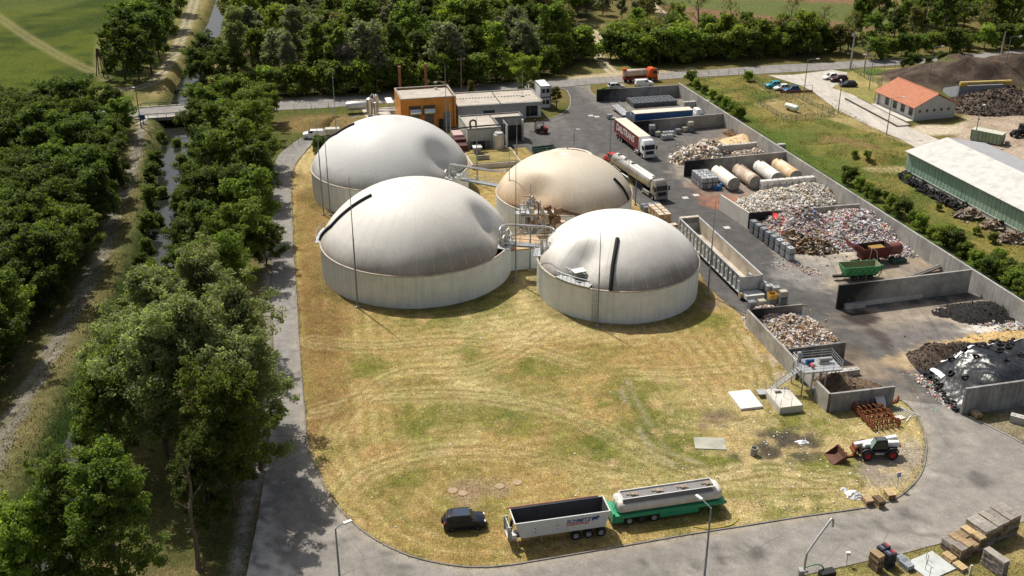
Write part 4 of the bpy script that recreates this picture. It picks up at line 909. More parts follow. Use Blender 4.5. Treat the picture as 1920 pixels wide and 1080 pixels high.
# red-roofed weigh house
S_ = Vector((90.2,234.6,0)); hr = R(17)
T_ = thing('weigh_house', 'white house with red tiled gable roof beside the weighbridge', 'house', S_, hr)
GW, GL, EH, RH = 11.6, 15.2, 3.2, 5.9
hw = M('house_white', (.66,.65,.62), (.72,.71,.68), .5, .85, dirt=(.5,.48,.44), damt=.4)
hg = M('house_gable', (.40,.41,.42), (.50,.51,.51), .5, .85, dirt=(.30,.30,.30), damt=.6, streak=(.33,.34,.34))
MB().extr([(.4,0),(GW-.4,0),(GW-.4,EH),(GW/2,RH-.2),(.4,EH)],'y',.4,.7).build('gable_wall', hg, T_)
MB().extr([(.4,0),(GW-.4,0),(GW-.4,EH),(GW/2,RH-.2),(.4,EH)],'y',GL-.7,GL-.4).build('gable_wall', hg, T_)
MB().bx(1.0,GW-.4,.7,GL-.7,0,EH-.05).build('wall', hw, T_)
tile = M('roof_tile', (.40,.155,.085), (.46,.195,.115), .9, .8, dirt=(.31,.12,.065), damt=.5, dscale=1.5)
for sgn in (0,1):
    b = MB(); n = 14; sl = math.hypot(GW/2+.3, RH-EH+.15)
    for i in range(n):                                                     # overlapping tile courses
        f0, f1 = i/n, (i+1)/n
        x0, x1 = -.3+f0*(GW/2+.3), -.3+f1*(GW/2+.3); z0, z1 = EH-.12+f0*(RH-EH+.12), EH-.12+f1*(RH-EH+.12)
        q = [(x0,z0),(x1,z1-.0),(x1,z1+.10),(x0,z0+.16)]
        if sgn: q = [(GW-x,z) for x,z in q][::-1]
        b.extr(q,'y',-.1,GL+.1)
    b.build('roof_slope', tile, T_)
b = MB(); b.cyl((GW/2,-.12,RH+.12),(GW/2,GL+.12,RH+.12),.14,n=8); b.build('ridge', tile, T_)
for i in range(5):
    x = 1.75+i*1.9; f = MB().bx(x-.3,x+.3,.35,.42,1.85,2.5).build('window', M('frame_grey',(.25,.25,.26)), T_); MB().bx(x-.25,x+.25,.33,.349,1.9,2.45).build('pane', glass_dark, f)
for i in range(4):
    y = 2.5+i*3.0; f = MB().bx(.93,1.02,y-.75,y+.75,.7,2.6).build('window', M('frame_grey',(.25,.25,.26)), T_); MB().bx(.9,.929,y-.68,y+.68,.76,2.54).build('pane', M('green_glass',(.03,.05,.04),(.05,.07,.06),1,.1,fine=0), f)
MB().cyl((-.05,GL-.3,0),(-.05,GL-.3,EH),.1,n=8).build('porch_post', concrete, T_)
MB().bx(-1.2,1.0,.4,GL,0.02,.15).build('porch_slab', concrete_pale, T_)

# green hall
e0, e1 = g(1699,283,5), g(1919,395,5); hd = (e1-e0).normalized(); ha = math.atan2(hd.y,hd.x)
T_ = thing('green_hall', 'long green metal hall with white roof at the right edge', 'hall', (e0.x,e0.y,0), ha)   # x runs along the eave, +y away to the right
HL, HW, HE, HR = 62, 17.6, 5.0, 6.9
gm = M('green_sheet', (.26,.38,.285), (.32,.45,.34), .4, .6, dirt=(.19,.27,.21), damt=.5, streak=(.13,.2,.15), samt=.5)
b = MB(); n = int(HL/.5)
for i in range(n): x = i*.5; b.bx(x+.01,x+.47,.35+(.0 if i % 2 else .03),.5,1.25,HE-.05)
b.build('cladding', gm, T_)
MB().bx(.05,HL,.42,.62,0,1.2).build('plinth', concrete_pale, T_); MB().bx(0,HL,.3,.5,1.2,1.27).build('flashing', M('flash',(.55,.6,.56)), T_)
MB().extr([(.5,0),(HW-.5,0),(HW-.5,HE),(HW/2,HR-.1),(.5,HE)],'x',.1,.3).build('gable_wall', gm, T_)
MB().extr([(.5,0),(HW-.5,0),(HW-.5,HE),(HW/2,HR-.1),(.5,HE)],'x',HL-.3,HL-.1).build('gable_wall', gm, T_)
MB().bx(.3,HL,HW-.6,HW-.4,0,HE).build('rear_wall', gm, T_)
rw = M('white_sheet_roof', (.47,.465,.44), (.55,.545,.52), .8, .6, dirt=(.36,.345,.31), damt=.6, dscale=.5); rg = M('grey_sheet_roof', (.30,.31,.32), (.36,.37,.38), .6, .6)
for k in range(16):
    x0, x1 = k*HL/16, (k+1)*HL/16-.02
    MB().push([(x0,-.25,HE-.02),(x1,-.25,HE-.02),(x1,HW/2,HR),(x0,HW/2,HR),(x0,-.25,HE+.06),(x1,-.25,HE+.06),(x1,HW/2,HR+.08),(x0,HW/2,HR+.08)],[(0,3,2,1),(4,5,6,7),(0,1,5,4),(1,2,6,5),(2,3,7,6),(3,0,4,7)]).build('roof_sheet', rw, T_)
MB().push([(0,HW+.25,HE-.02),(0,HW/2,HR),(HL,HW/2,HR),(HL,HW+.25,HE-.02),(0,HW+.25,HE+.06),(0,HW/2,HR+.08),(HL,HW/2,HR+.08),(HL,HW+.25,HE+.06)],[(0,3,2,1),(4,5,6,7),(0,1,5,4),(1,2,6,5),(2,3,7,6),(3,0,4,7)]).build('roof_slope', rg, T_)

# road bridge over the canal
T_ = thing('road_bridge', 'small concrete road bridge with railings across the canal', 'bridge', (*g2(322,209),0), R(14.5))
MB().bx(-7,7,-5.0,5.0,-.55,.026).build('deck', concrete, T_)
for y in (-4.9,4.9):
    MB().bx(-8,8,y-.2,y+.2,.03,.22).build('kerb_beam', concrete, T_)
    b = MB(); 
    for x in range(-7,8,2): b.box((x,y,.6),(.1,.1,.9))
    b.tube([(-8.5,y,.25),(-6.5,y,1.05),(6.5,y,1.05),(8.5,y,.25)], .09, 4); b.build('railing', M('dark_rail',(.05,.045,.045),(.09,.08,.075)), T_)
for x in (-4.6,4.6): MB().bx(x-.3,x+.3,-5,5,-3,-.55).build('abutment', concrete, T_)
for sx in (-1,1): MB().box((sx*6.2,-7.0,-.5),(.35,4.4,1.2),sx*.5).build('wing_wall', concrete_pale, T_)
# ================================================================== VEHICLES
def paint(name, c, rough=.3, **kw): return M(name, c, tuple(min(1,x*1.12) for x in c), 1.2, rough, fine=.04, **kw)
rim_silver = M('wheel_rim', (.42,.42,.43), (.5,.5,.5), 3, .4, .5); rim_red = M('wheel_rim_red', (.45,.03,.03)); rim_dark = M('wheel_rim_dark', (.06,.06,.065))
lamp_clear = M('lamp_clear', (.65,.66,.68), None, 1, .15, fine=0); lamp_red = M('lamp_red', (.45,.02,.02), None, 1, .2, fine=0)
_wh = {}
def wheel(parent, x, y, r, w, rim=None):
    rim = rim or rim_silver; key = (round(r,3), round(w,3), rim.name, y > 0)
    if key not in _wh:
        s = 1 if y > 0 else -1
        a = MB(); a.lathey([(r*.55,-w/2),(r*.92,-w/2),(r,-w*.36),(r,w*.36),(r*.92,w/2),(r*.55,w/2)],20,caps=False); ty = a.mesh('tyre', black_rubber, True)
        a = MB(); a.lathey([(.02,s*(w*.30)),(r*.22,s*(w*.42)),(r*.30,s*(w*.25)),(r*.50,s*(w*.30)),(r*.60,s*(w*.47))],16,caps=False); a.lathey([(r*.55,-w*.3),(.02,-w*.3)],12,caps=False); rm = a.mesh('rim', rim, True)
        _wh[key] = (ty, rm)
    ty, rm = _wh[key]
    o = bpy.data.objects.new('wheel', ty); COL.objects.link(o); o.parent = parent; o.location = (x,y,r)
    q = bpy.data.objects.new('rim', rm); COL.objects.link(q); q.parent = o
    return o
def bev(b, w=.05, seg=2):
    """round the edges of what is in b"""
    me = bpy.data.meshes.new('tmp'); me.from_pydata(b.v, [], b.f); bm = bmesh.new(); bm.from_mesh(me)
    bmesh.ops.remove_doubles(bm, verts=bm.verts, dist=1e-5)
    ed = [e for e in bm.edges if len(e.link_faces) == 2 and e.calc_face_angle(0) > R(25)]
    bmesh.ops.bevel(bm, geom=ed, offset=w, segments=seg, affect='EDGES', profile=.6, clamp_overlap=True)
    bm.verts.ensure_lookup_table(); o = MB(); o.v = [tuple(v.co) for v in bm.verts]; bm.verts.index_update(); o.f = [tuple(v.index for v in f.verts) for f in bm.faces]; o.mi = [0]*len(o.f)
    bm.free(); bpy.data.meshes.remove(me); return o
def taper_box(x0, x1, w, z0, z1, fx0, fx1, wt):
    """box from bottom (x0..x1, width w) at z0 to top (fx0..fx1, width wt) at z1"""
    b = MB(); b.push([(x0,-w/2,z0),(x1,-w/2,z0),(x1,w/2,z0),(x0,w/2,z0),(fx0,-wt/2,z1),(fx1,-wt/2,z1),(fx1,wt/2,z1),(fx0,wt/2,z1)],[(0,3,2,1),(4,5,6,7),(0,1,5,4),(1,2,6,5),(2,3,7,6),(3,0,4,7)]); return b
def face_pane(b, c, inset, off):
    """pane on the quad c (4 corners), shrunk towards its middle and pushed out"""
    c = [Vector(p) for p in c]; m = sum(c, Vector())/4; n = (c[1]-c[0]).cross(c[3]-c[0]).normalized()
    q = [m+(p-m)*(1-inset)+n*off for p in c]; b.push(q+[p-n*.03 for p in q], [(0,1,2,3),(0,4,5,1),(1,5,6,2),(2,6,7,3),(3,7,4,0)])
def car(label, p, rz, mat_, L=4.2, W=1.75, H=1.5, kind='hatch', group=None, name='parked_car', cat='car'):
    T_ = thing(name, label, cat, (p[0],p[1],.03), rz, group); h = L/2
    sill, belt = .26, (.95 if kind in ('suv','van') else .86)*H/1.5
    if kind == 'van': hood = (h-.05, belt-.02, h-.95, belt+.18)
    elif kind == 'suv': hood = (h-.06, belt-.12, h-1.15, belt+.04)
    else: hood = (h-.08, belt-.2, h-1.1, belt)
    prof = [(-h+.06,sill),(h-.15,sill),(h,sill+.15),(h-.02,hood[1]-.12),(hood[0]-.12,hood[1]),(hood[2],hood[3]),(-h+.15,belt+.04),(-h+.02,belt-.1),(-h,sill+.2)]
    b = MB(); n = len(prof); secs = [(-W/2,.94),(-W/2+.10,1.0),(W/2-.10,1.0),(W/2,.94)]; vv = []
    for y, s in secs: vv += [(x*(s if abs(x) > h-.2 else 1), y, sill+(z-sill)*s) for x, z in prof]
    ff = [tuple(range(n)), tuple(range(3*n,4*n))[::-1]]
    for k in range(3): ff += [(k*n+i,(k+1)*n+i,(k+1)*n+(i+1)%n,k*n+(i+1)%n) for i in range(n)]
    b.push(vv, ff); b.build('body', mat_, T_, smooth=40)
    # cabin
    cx0, cx1 = {'hatch':(-h+.25,h-1.05),'suv':(-h+.18,h-1.1),'van':(-h+.05,h-.9),'sedan':(-h+.8,h-1.15)}[kind]
    tx0, tx1 = {'hatch':(-h+.6,h-1.85),'suv':(-h+.42,h-1.75),'van':(-h+.12,h-1.65),'sedan':(-h+1.3,h-1.95)}[kind]
    wb, wt = W-.16, W-.42
    bev(taper_box(cx0,cx1,wb,belt,H-.02,tx0,tx1,wt),.07,2).build('cabin', mat_, T_, smooth=40)
    lo = lambda x, s: (x, s*wb/2, belt); hi = lambda x, s: (x, s*wt/2, H-.02)
    b = MB(); face_pane(b,[lo(cx1,-1),lo(cx1,1),hi(tx1,1),hi(tx1,-1)],.14,.015); b.build('windscreen', glass_dark, T_)
    if kind != 'van':
        b = MB(); face_pane(b,[lo(cx0,1),lo(cx0,-1),hi(tx0,-1),hi(tx0,1)],.18,.015); b.build('rear_window', glass_dark, T_)
    for s in (-1,1):
        spl = [0,.5,1] if kind != 'van' else [.68,1]
        for f0, f1 in zip(spl[:-1],spl[1:]):
            q = [lo(cx0+(cx1-cx0)*f0,s),lo(cx0+(cx1-cx0)*f1,s),hi(tx0+(tx1-tx0)*f1,s),hi(tx0+(tx1-tx0)*f0,s)]
            if s > 0: q = [q[1],q[0],q[3],q[2]]
            b = MB(); face_pane(b,q,.16,.015); b.build('side_window', glass_dark, T_)
        MB().box((h-.06,s*(W/2-.28),hood[1]-.13),(.14,.34,.16)).build('headlight', lamp_clear, T_)
        MB().box((-h+.05,s*(W/2-.18),belt-.16),(.12,.2,.28)).build('tail_light', lamp_red, T_)
        MB().box((cx1-.25,s*(W/2+.06),belt+.1),(.14,.2,.15)).build('mirror', mat_, T_)
        r = .34 if kind in ('suv','van') else .31
        for x in (h-.82,-h+.78):
            MB().lathey([(r+.09,-.03),(r+.09,.03)],18,(x,s*(W/2-.035),r)).build('wheel_arch', black_metal, T_); wheel(T_,x,s*(W/2-.09),r,.22)
    MB().bx(h-.06,h+.05,-W/2+.12,W/2-.12,sill-.02,sill+.25).build('bumper', black_metal if kind in ('suv','van') else mat_, T_)
    MB().bx(-h-.05,-h+.06,-W/2+.12,W/2-.12,sill,sill+.26).build('bumper', black_metal if kind in ('suv','van') else mat_, T_)
    return T_
def heading(p, q): return math.atan2(q[1]-p[1], q[0]-p[0])
dk_navy = paint('navy_black_paint', (.014,.018,.030), .16); 
suv = car('black off-road car with spare wheel parked on the lawn', g(871,986), R(7), dk_navy, 4.25, 1.8, 1.78, 'suv')
b = MB(); b.lathex([(.33,-.11),(.36,-.08),(.36,.08),(.33,.11)],20,(-2.28,-.1,1.0)); b.build('spare_wheel', black_rubber, suv, smooth=True)
for s in (-1,1): MB().box((-.35,s*.68,1.81),(2.0,.05,.05)).build('roof_rail', black_metal, suv)
MB().box((-.3,0,1.775),(1.7,1.25,.03)).build('roof_sheen_plate', paint('painted_blue_sheen',(.03,.045,.075),.22), suv)  # added plate: the roof's blue sheen put into its base colour
car('white delivery van on the road bend by the grey dome', g(588,259), R(186), paint('van_white',(.72,.73,.73)), 4.4, 1.82, 1.85, 'van', name='delivery_van', cat='van')
car('turquoise car, leftmost of the three behind the low red gate', g(1449,164), R(195), paint('turquoise_paint',(.02,.28,.36)), 4.0, 1.7, 1.6, 'suv', 'cars parked by the gate')
car('white car in the middle of the three behind the low red gate', g(1465,168.5), R(192), paint('white_car_paint',(.68,.69,.68)), 3.9, 1.65, 1.45, 'hatch', 'cars parked by the gate')
car('blue car, rightmost of the three behind the low red gate', g(1484,171.5), R(190), paint('blue_car_paint',(.03,.12,.22)), 4.1, 1.7, 1.45, 'hatch', 'cars parked by the gate')
car('silver-white car parked at the top of the weighbridge road', g(1556,148), R(200), paint('white_car_paint',(.68,.69,.68)), 4.0, 1.7, 1.5, 'hatch', 'cars parked by the weighbridge road')
car('dark red estate car parked beside the silver one', g(1572,152.5), R(190), paint('wine_paint',(.05,.008,.012)), 4.5, 1.75, 1.55, 'suv', 'cars parked by the weighbridge road')
car('dark navy car, nearest of the three by the weighbridge road', g(1590,162), R(185), dk_navy, 4.3, 1.72, 1.45, 'hatch', 'cars parked by the weighbridge road')
car('silver car half hidden behind the farthest bay wall', g(1155,166), R(15), paint('silver_paint',(.42,.45,.48),.25), 4.4, 1.75, 1.5, 'hatch')
car('white van half hidden behind the farthest bay wall', g(1207,162), R(12), paint('van_white',(.72,.73,.73)), 4.5, 1.8, 1.8, 'van', name='delivery_van', cat='van')
# small box trailer behind the van
T_ = thing('box_trailer', 'grey canvas box trailer behind the white van', 'trailer', (*g2(624,256),0), R(6))
bev(MB().bx(-1.5,1.5,-.8,.8,.55,1.9),.05).build('canvas_body', M('grey_canvas',(.42,.41,.38),(.5,.49,.45),1,.8), T_); MB().bx(-1.55,1.55,-.85,.85,.4,.6).build('chassis', black_metal, T_)
for y in (-.85,.85): wheel(T_,0,y,.3,.2)
MB().cyl((-1.5,0,.45),(-2.6,0,.45),.05).build('drawbar', black_metal, T_)

def lettering(parent, txt, size, mat_, loc, rot, bold=.0, sx=1.0, shear=0.0, name='lettering'):
    cu = bpy.data.curves.new(name,'FONT'); cu.body = txt; cu.size = size; cu.extrude = .004; cu.align_x = 'CENTER'; cu.align_y = 'CENTER'; cu.offset = bold; cu.shear = shear
    o = bpy.data.objects.new(name, cu); COL.objects.link(o); dg = bpy.context.evaluated_depsgraph_get()
    m = bpy.data.meshes.new_from_object(o.evaluated_get(dg)); bpy.data.objects.remove(o); bpy.data.curves.remove(cu)
    m.materials.clear(); m.materials.append(mat_); o = bpy.data.objects.new(name, m); COL.objects.link(o); o.parent = parent; o.location = loc; o.rotation_euler = rot; o.scale = (sx,1,1)
    return o
def truck_cab(T_, x, mat_, W=2.5, H=3.75, deep=2.25, dark=False):
    """tractor cab whose front is at x (facing +x)"""
    b = MB(); b.push([(x-deep,-W/2,1.0),(x,-W/2,.95),(x,W/2,.95),(x-deep,W/2,1.0),(x-deep,-W/2,2.95),(x-.08,-W/2,1.95),(x-.08,W/2,1.95),(x-deep,W/2,2.95),(x-deep,-W/2+.05,2.95),(x-.28,-W/2+.05,2.95),(x-.28,W/2-.05,2.95),(x-deep,W/2-.05,2.95)],
        [(0,3,2,1),(0,1,5,9,8),(3,11,10,6,2),(1,2,6,5),(5,6,10,9),(8,9,10,11),(0,8,11,3)])
    bev(b,.08,2).build('cab', mat_, T_, smooth=40)
    bev(taper_box(x-deep+.1,x-.3,W-.1,2.93,H,x-deep+.25,x-.95,W-.35),.10,2).build('roof_fairing', mat_, T_, smooth=40)
    b = MB(); face_pane(b,[(x-.075,-W/2+.05,1.98),(x-.075,W/2-.05,1.98),(x-.265,W/2-.1,2.93),(x-.265,-W/2+.1,2.93)],.09,.03); b.build('windscreen', glass_dark, T_)
    MB().box((x-.1,0,2.98),(.35,W-.5,.10)).build('sun_visor', black_metal, T_)
    for s in (-1,1):
        MB().bx(x-1.35,x-.3,s*W/2-.03,s*W/2+.02,1.95,2.75).build('side_window', glass_dark, T_)
        b = MB(); b.box((x-.05,s*(W/2+.2),2.35),(.14,.28,.75)); b.box((x-.05,s*(W/2+.08),2.65),(.06,.25,.06)); b.build('mirror', black_metal, T_)
        MB().box((x-.03,s*(W/2-.32),.82),(.14,.42,.24)).build('headlight', lamp_clear, T_)
    MB().bx(x-.02,x+.06,-.85,.85,1.05,1.75).build('grille', black_metal, T_)
    bev(MB().bx(x-.55,x+.04,-W/2,W/2,.35,1.0),.07).build('bumper', mat_, T_, smooth=40)
def chassis(T_, x0, x1, mat_=None):
    MB().bx(x0,x1,-.45,.45,.75,1.0).build('chassis', mat_ or black_metal, T_)
def along(p, q): return Vector((*q[:2],0))-Vector((*p[:2],0))
# red curtain-side lorry
pf, pr = g(1219,300), g(1160,254); d = along(pr,pf); a = math.atan2(d.y,d.x); mid_ = (pf+pr)/2
T_ = thing('curtain_lorry', 'white-cabbed lorry with maroon curtain trailer driving down the yard', 'lorry', (mid_.x,mid_.y,.02), a)
cabw = paint('cab_white',(.70,.71,.71),.35)
truck_cab(T_, 8.3, cabw); chassis(T_, 2, 8)
for s in (-1,1): bev(MB().bx(4.1,5.4,s*1.2-.25,s*1.2+.25,.45,1.0),.05).build('fuel_tank', galv, T_); wheel(T_,7.0,s*1.12,.5,.32); wheel(T_,3.4,s*1.05,.5,.5)
for x in (-6.6,-5.3,-4.0):
    for s in (-1,1): wheel(T_,x,s*1.05,.5,.42)
chassis(T_, -8.1, 4)
mar = M('maroon_curtain', (.14,.028,.030), (.18,.038,.04), .5, .6, dirt=(.1,.03,.03), damt=.3)
MB().bx(-8.25,5.35,-1.27,1.27,1.1,1.28).build('trailer_floor', M('trailer_rail',(.25,.06,.06)), T_)
b = MB(); k = 13
for i in range(k): x0 = -8.2+13.5*i/k; b.bx(x0+.015,x0+13.5/k-.015,-1.25,1.25,1.3,3.82)
b.build('curtain_sides', mar, T_)
MB().bx(-8.25,5.33,-1.27,1.27,3.83,3.95).build('roof', M('trailer_roof',(.58,.52,.43),(.66,.6,.5),.5,.8,dirt=(.4,.34,.25),damt=.5), T_); MB().bx(5.3,5.36,-1.26,1.26,1.2,3.9).build('headboard', cabw, T_); MB().bx(-8.3,-8.22,-1.26,1.26,1.2,3.9).build('rear_doors', mar, T_)
lettering(T_, 'DALITRANS', 2.0, M('print_white',(.72,.68,.64),None,1,.7,fine=0), (-2.2,-1.262,2.55), (math.pi/2,0,0), .03, .95, .18)
lettering(T_, 'DALITRANS', 2.0, M('print_white',(.72,.68,.64)), (-2.2,1.262,2.55), (math.pi/2,0,math.pi), .03, .95, .18)
# silver tank lorry
pf, pr = g(1241,378), g(1152,318); d = along(pr,pf); a = math.atan2(d.y,d.x); mid_ = (pf+pr)/2
T_ = thing('tank_lorry', 'beige-silver tank lorry parked beside the tan dome', 'lorry', (mid_.x,mid_.y,.02), a)
cabs = paint('cab_champagne',(.27,.26,.225),.3); HL_ = d.length/2
truck_cab(T_, HL_-.1, cabs); chassis(T_, HL_-7, HL_-.6)
for s in (-1,1): bev(MB().bx(HL_-5.0,HL_-2.7,s*1.15-.2,s*1.15+.12,.4,1.05),.05).build('side_skirt', cabs, T_); wheel(T_,HL_-1.4,s*1.12,.5,.32); wheel(T_,HL_-5.3,s*1.05,.5,.5)
b = MB(); x1 = HL_-3.0; x0 = -HL_+.1; b.lathex([(.05,x0),(.7,x0+.06),(1.1,x0+.28),(1.2,x0+.6),(1.2,x1-.6),(1.1,x1-.28),(.7,x1-.06),(.05,x1)],28,(0,0,2.45)); b.build('tank', M('tank_silver',(.34,.325,.29),(.42,.40,.36),.8,.3,.6,dirt=(.24,.2,.15),damt=.5), T_, smooth=True)
MB().bx(x0+.8,x1-.8,-.35,.35,3.58,3.7).build('walkway', M('walk_pale',(.6,.6,.57)), T_)
for i in range(3): MB().cyl((x0+2+i*2.8,0,3.6),(x0+2+i*2.8,0,3.88),.42,n=16).build('manhole', M('hatch_dark',(.10,.095,.09)), T_)
chassis(T_, x0+.2, HL_-3)
for i in range(3):
    for s in (-1,1): wheel(T_,x0+1.4+i*1.32,s*1.05,.5,.42)
for s in (-1,1):
    b = MB(); b.tube([(x0+4,s*1.2,1.1),(x0+8,s*1.2,1.1)],.12,8); b.tube([(x0+.5,s*1.3,1.8),(x0+5,s*1.3,1.5)],.06,6); b.build('hose_tube', galv, T_)
# blue curtain trailer with white cab standing in the second bay
pl, prr = g(1180,242), g(1322,234); T_ = thing('curtain_lorry', 'blue curtain-side trailer with white cab backed into the far bay', 'lorry', (*((pl+prr)/2).xy,.02), SITE)
truck_cab(T_, 8.3, cabw); chassis(T_,-8,8)
b = MB()
for i in range(k): x0 = -8.2+13.5*i/k; b.bx(x0+.015,x0+13.5/k-.015,-1.25,1.25,1.3,3.75)
b.build('curtain_sides', M('blue_curtain',(.012,.07,.20),(.02,.09,.25),.5,.55), T_)
MB().bx(-8.25,5.33,-1.27,1.27,3.76,3.9).build('roof', _mats['trailer_roof'], T_); MB().bx(-8.25,5.35,-1.27,1.27,1.1,1.28).build('trailer_floor', galv, T_)
for i in range(7): MB().bx(-7.7+i*.62,-7.2+i*.62,-1.275,-1.252,1.7,2.25).build('printed_mark', M('print_orange',(.55,.28,.2)), T_)
for s in (-1,1):
    for x in (-6.6,-5.3,-4.0,3.4,7.0): wheel(T_,x,s*1.05,.5,.42)
    o = MB().box((-8.9,s*1.3,2.4),(1.3,.06,2.6),s*.35).build('rear_door', M('door_pale',(.5,.52,.53)), T_)
T_ = thing('loading_ramp', 'galvanised loading ramp at the back of the blue trailer', 'ramp', (*g2(1163,212),0), SITE-R(85))
b = MB(); b.push([(-3.4,-1,.9),(3.4,-1,.3),(3.4,1,.3),(-3.4,1,.9),(-3.4,-1,1.1),(3.4,-1,.5),(3.4,1,.5),(-3.4,1,1.1)],[(0,3,2,1),(4,5,6,7),(0,1,5,4),(1,2,6,5),(2,3,7,6),(3,0,4,7)]); b.build('deck', galv, T_)
for s in (-1,1):
    b = MB()
    for i in range(6): x = -3.2+i*1.28; b.box((x,s,1.1),(.06,.06,1.4))
    b.box((0,s,1.8),(6.6,.06,.06)); b.build('railing', galv, T_)
# orange tank lorry on the public road
T_ = thing('tank_lorry', 'orange-cabbed tank lorry on the public road', 'lorry', (*g2(1198,152),.03), R(14.5))
och = paint('cab_orange',(.60,.09,.015),.35); truck_cab(T_, 4.6, och, H=3.3); chassis(T_,-4.4,4.4,M('red_chassis',(.25,.03,.02)))
b = MB(); b.lathex([(.05,-4.4),(.75,-4.3),(.95,-4.0),(.95,1.6),(.75,1.95),(.05,2.1)],24,(0,0,2.2)); b.build('tank', M('tank_dirty',(.48,.40,.33),(.55,.47,.40),.8,.5,.3,dirt=(.25,.15,.1)), T_, smooth=True)
for x in (-3.9,-2.2,-.6,1.0): b = MB(); b.lathex([(.97,x-.05),(.97,x+.05)],24,(0,0,2.2)); b.build('band', och, T_)
MB().bx(-4.5,-3.6,-.5,.5,2.9,3.5).build('pump_unit', och, T_); MB().bx(-4.2,2.2,-1.2,1.2,.95,1.2).build('side_frame', _mats['red_chassis'], T_)
for x in (-3.4,-2.1,3.2):
    for s in (-1,1): wheel(T_,x,s*1.05,.5,.42)
# tipper trailer on the lawn
pA, pB = g(975,1012), g(1128,990); dd = along(pA,pB); a = math.atan2(dd.y,dd.x)
T_ = thing('tipper_trailer', 'open white tipper semi-trailer with blue and red lettering on the lawn', 'trailer', (*g2(1050,1002),0), a)
bw = paint('tipper_white',(.60,.62,.60),.4,dirt=(.42,.42,.38),damt=.4); Lh = 4.75; 
tin = M('tipper_inside', (.075,.076,.08), (.13,.13,.135), .8, .5, .3, dirt=(.035,.034,.035), damt=.7, dscale=.8)
# tub: slanted ends, plate walls with thickness
z0, z1 = 1.15, 3.05; xb0, xb1, xt0, xt1 = -Lh+.35, Lh-.3, -Lh-.25, Lh+.1
def tub(T_, nm, xb0, xb1, wb, z0, xt0, xt1, wt, z1, th, m_out, m_in, names=('side_wall','side_wall','front_wall','rear_wall','floor')):
    ob = [(xb0,-wb/2,z0),(xb1,-wb/2,z0),(xb1,wb/2,z0),(xb0,wb/2,z0)]; ot = [(xt0,-wt/2,z1),(xt1,-wt/2,z1),(xt1,wt/2,z1),(xt0,wt/2,z1)]
    ib = [(xb0+th,-wb/2+th,z0+th),(xb1-th,-wb/2+th,z0+th),(xb1-th,wb/2-th,z0+th),(xb0+th,wb/2-th,z0+th)]; it = [(xt0+th,-wt/2+th,z1),(xt1-th,-wt/2+th,z1),(xt1-th,wt/2-th,z1),(xt0+th,wt/2-th,z1)]
    for k, (i, j) in enumerate(((0,1),(2,3),(1,2),(3,0))):
        b = MB(); b.push([ob[i],ob[j],ot[j],ot[i]],[(0,1,2,3)]); b.push([ot[i],ot[j],it[j],it[i]],[(0,1,2,3)]); b.m = 1; b.push([it[i],it[j],ib[j],ib[i]],[(0,1,2,3)])
        b.build(names[k], [m_out,m_in], T_)
    b = MB(); b.push(ob,[(0,3,2,1)]); b.m = 1; b.push(ib,[(0,1,2,3)]); b.build(names[4], [m_out,m_in], T_)
tub(T_, '', xb0, xb1, 2.35, z0, xt0, xt1, 2.55, z1, .07, bw, tin)
b = MB()
for s in (-1,1): b.box(((xt0+xt1)/2,s*1.27,z1+.03),(xt1-xt0+.1,.1,.1))
for x in (xt0,xt1): b.box((x,0,z1+.03),(.1,2.44,.1))
b.build('top_rail', bw, T_)
MB().tube([(xt0-.3,1.35,z1+.12),(xt1-.5,1.35,z1+.12)],.09,6).build('rolled_cover', M('cover_red_brown',(.35,.14,.09),(.45,.25,.18)), T_)
chassis(T_, -Lh, Lh-.2, M('chassis_dark',(.03,.028,.027)))
for x in (1.35,2.68,4.0):
    for s in (-1,1): wheel(T_,x,s*1.05,.52,.42)
b = MB(); b.box((-Lh-.75,0,1.7),(.08,2.3,1.5)); b.box((-Lh-.5,0,1.0),(.8,2.2,.08)); b.box((-Lh-.75,.95,1.7),(.4,.08,1.7)); b.box((-Lh-.75,-.95,1.7),(.4,.08,1.7)); b.build('front_frame', galv, T_)
b = MB(); b.cyl((-Lh-.45,0,1.0),(-Lh-.3,0,2.7),.15); b.build('lift_ram', black_metal, T_); MB().box((-Lh-.3,-.7,1.25),(.5,.6,.5)).build('equipment_box', white_paint, T_)
for s in (-1,1): MB().box((-2.2,s*.8,.5),(.1,.1,1.0)).build('landing_leg', galv, T_)
def onside(x, z): 
    f = (z-z0)/(z1-z0); return (x, -(2.35+(2.55-2.35)*f)/2-.012, z)
tl = math.atan2(.1, z1-z0)
navy_p = M('print_navy',(.02,.05,.20),None,1,.5,fine=0); red_p = M('print_red',(.50,.02,.03),None,1,.5,fine=0)
lettering(T_, 'SCHMITZ', .58, navy_p, onside(1.55,2.42), (math.pi/2+tl,0,0), .018, 1.05, .2); lettering(T_, 'CARGOBULL', .40, red_p, onside(1.48,2.03), (math.pi/2+tl,0,0), .014, 1.05, .2)
# the leaping animal emblem beside the words
b = MB(); bull = [(-.42,.02),(-.40,.22),(-.20,.30),(.02,.28),(.14,.34),(.20,.46),(.26,.36),(.36,.40),(.33,.30),(.44,.16),(.38,.10),(.26,.12),(.18,-.02),(.24,-.22),(.17,-.24),(.10,-.04),(-.08,-.06),(-.20,-.04),(-.24,-.26),(-.32,-.26),(-.30,-.04),(-.38,-.10)]
b.prism(bull,0,.012); o = b.build('emblem', navy_p, T_); o.location = onside(3.35,2.35); o.rotation_euler = (math.pi/2+tl,0,0)
b = MB()
for x in (-2.9,-.6): 
    for z in (1.7,2.15): b.cyl((x,onside(x,z)[1]+.03,z),(x,onside(x,z)[1]-.02,z),.06,n=8)
b.build('rivets', black_metal, T_)
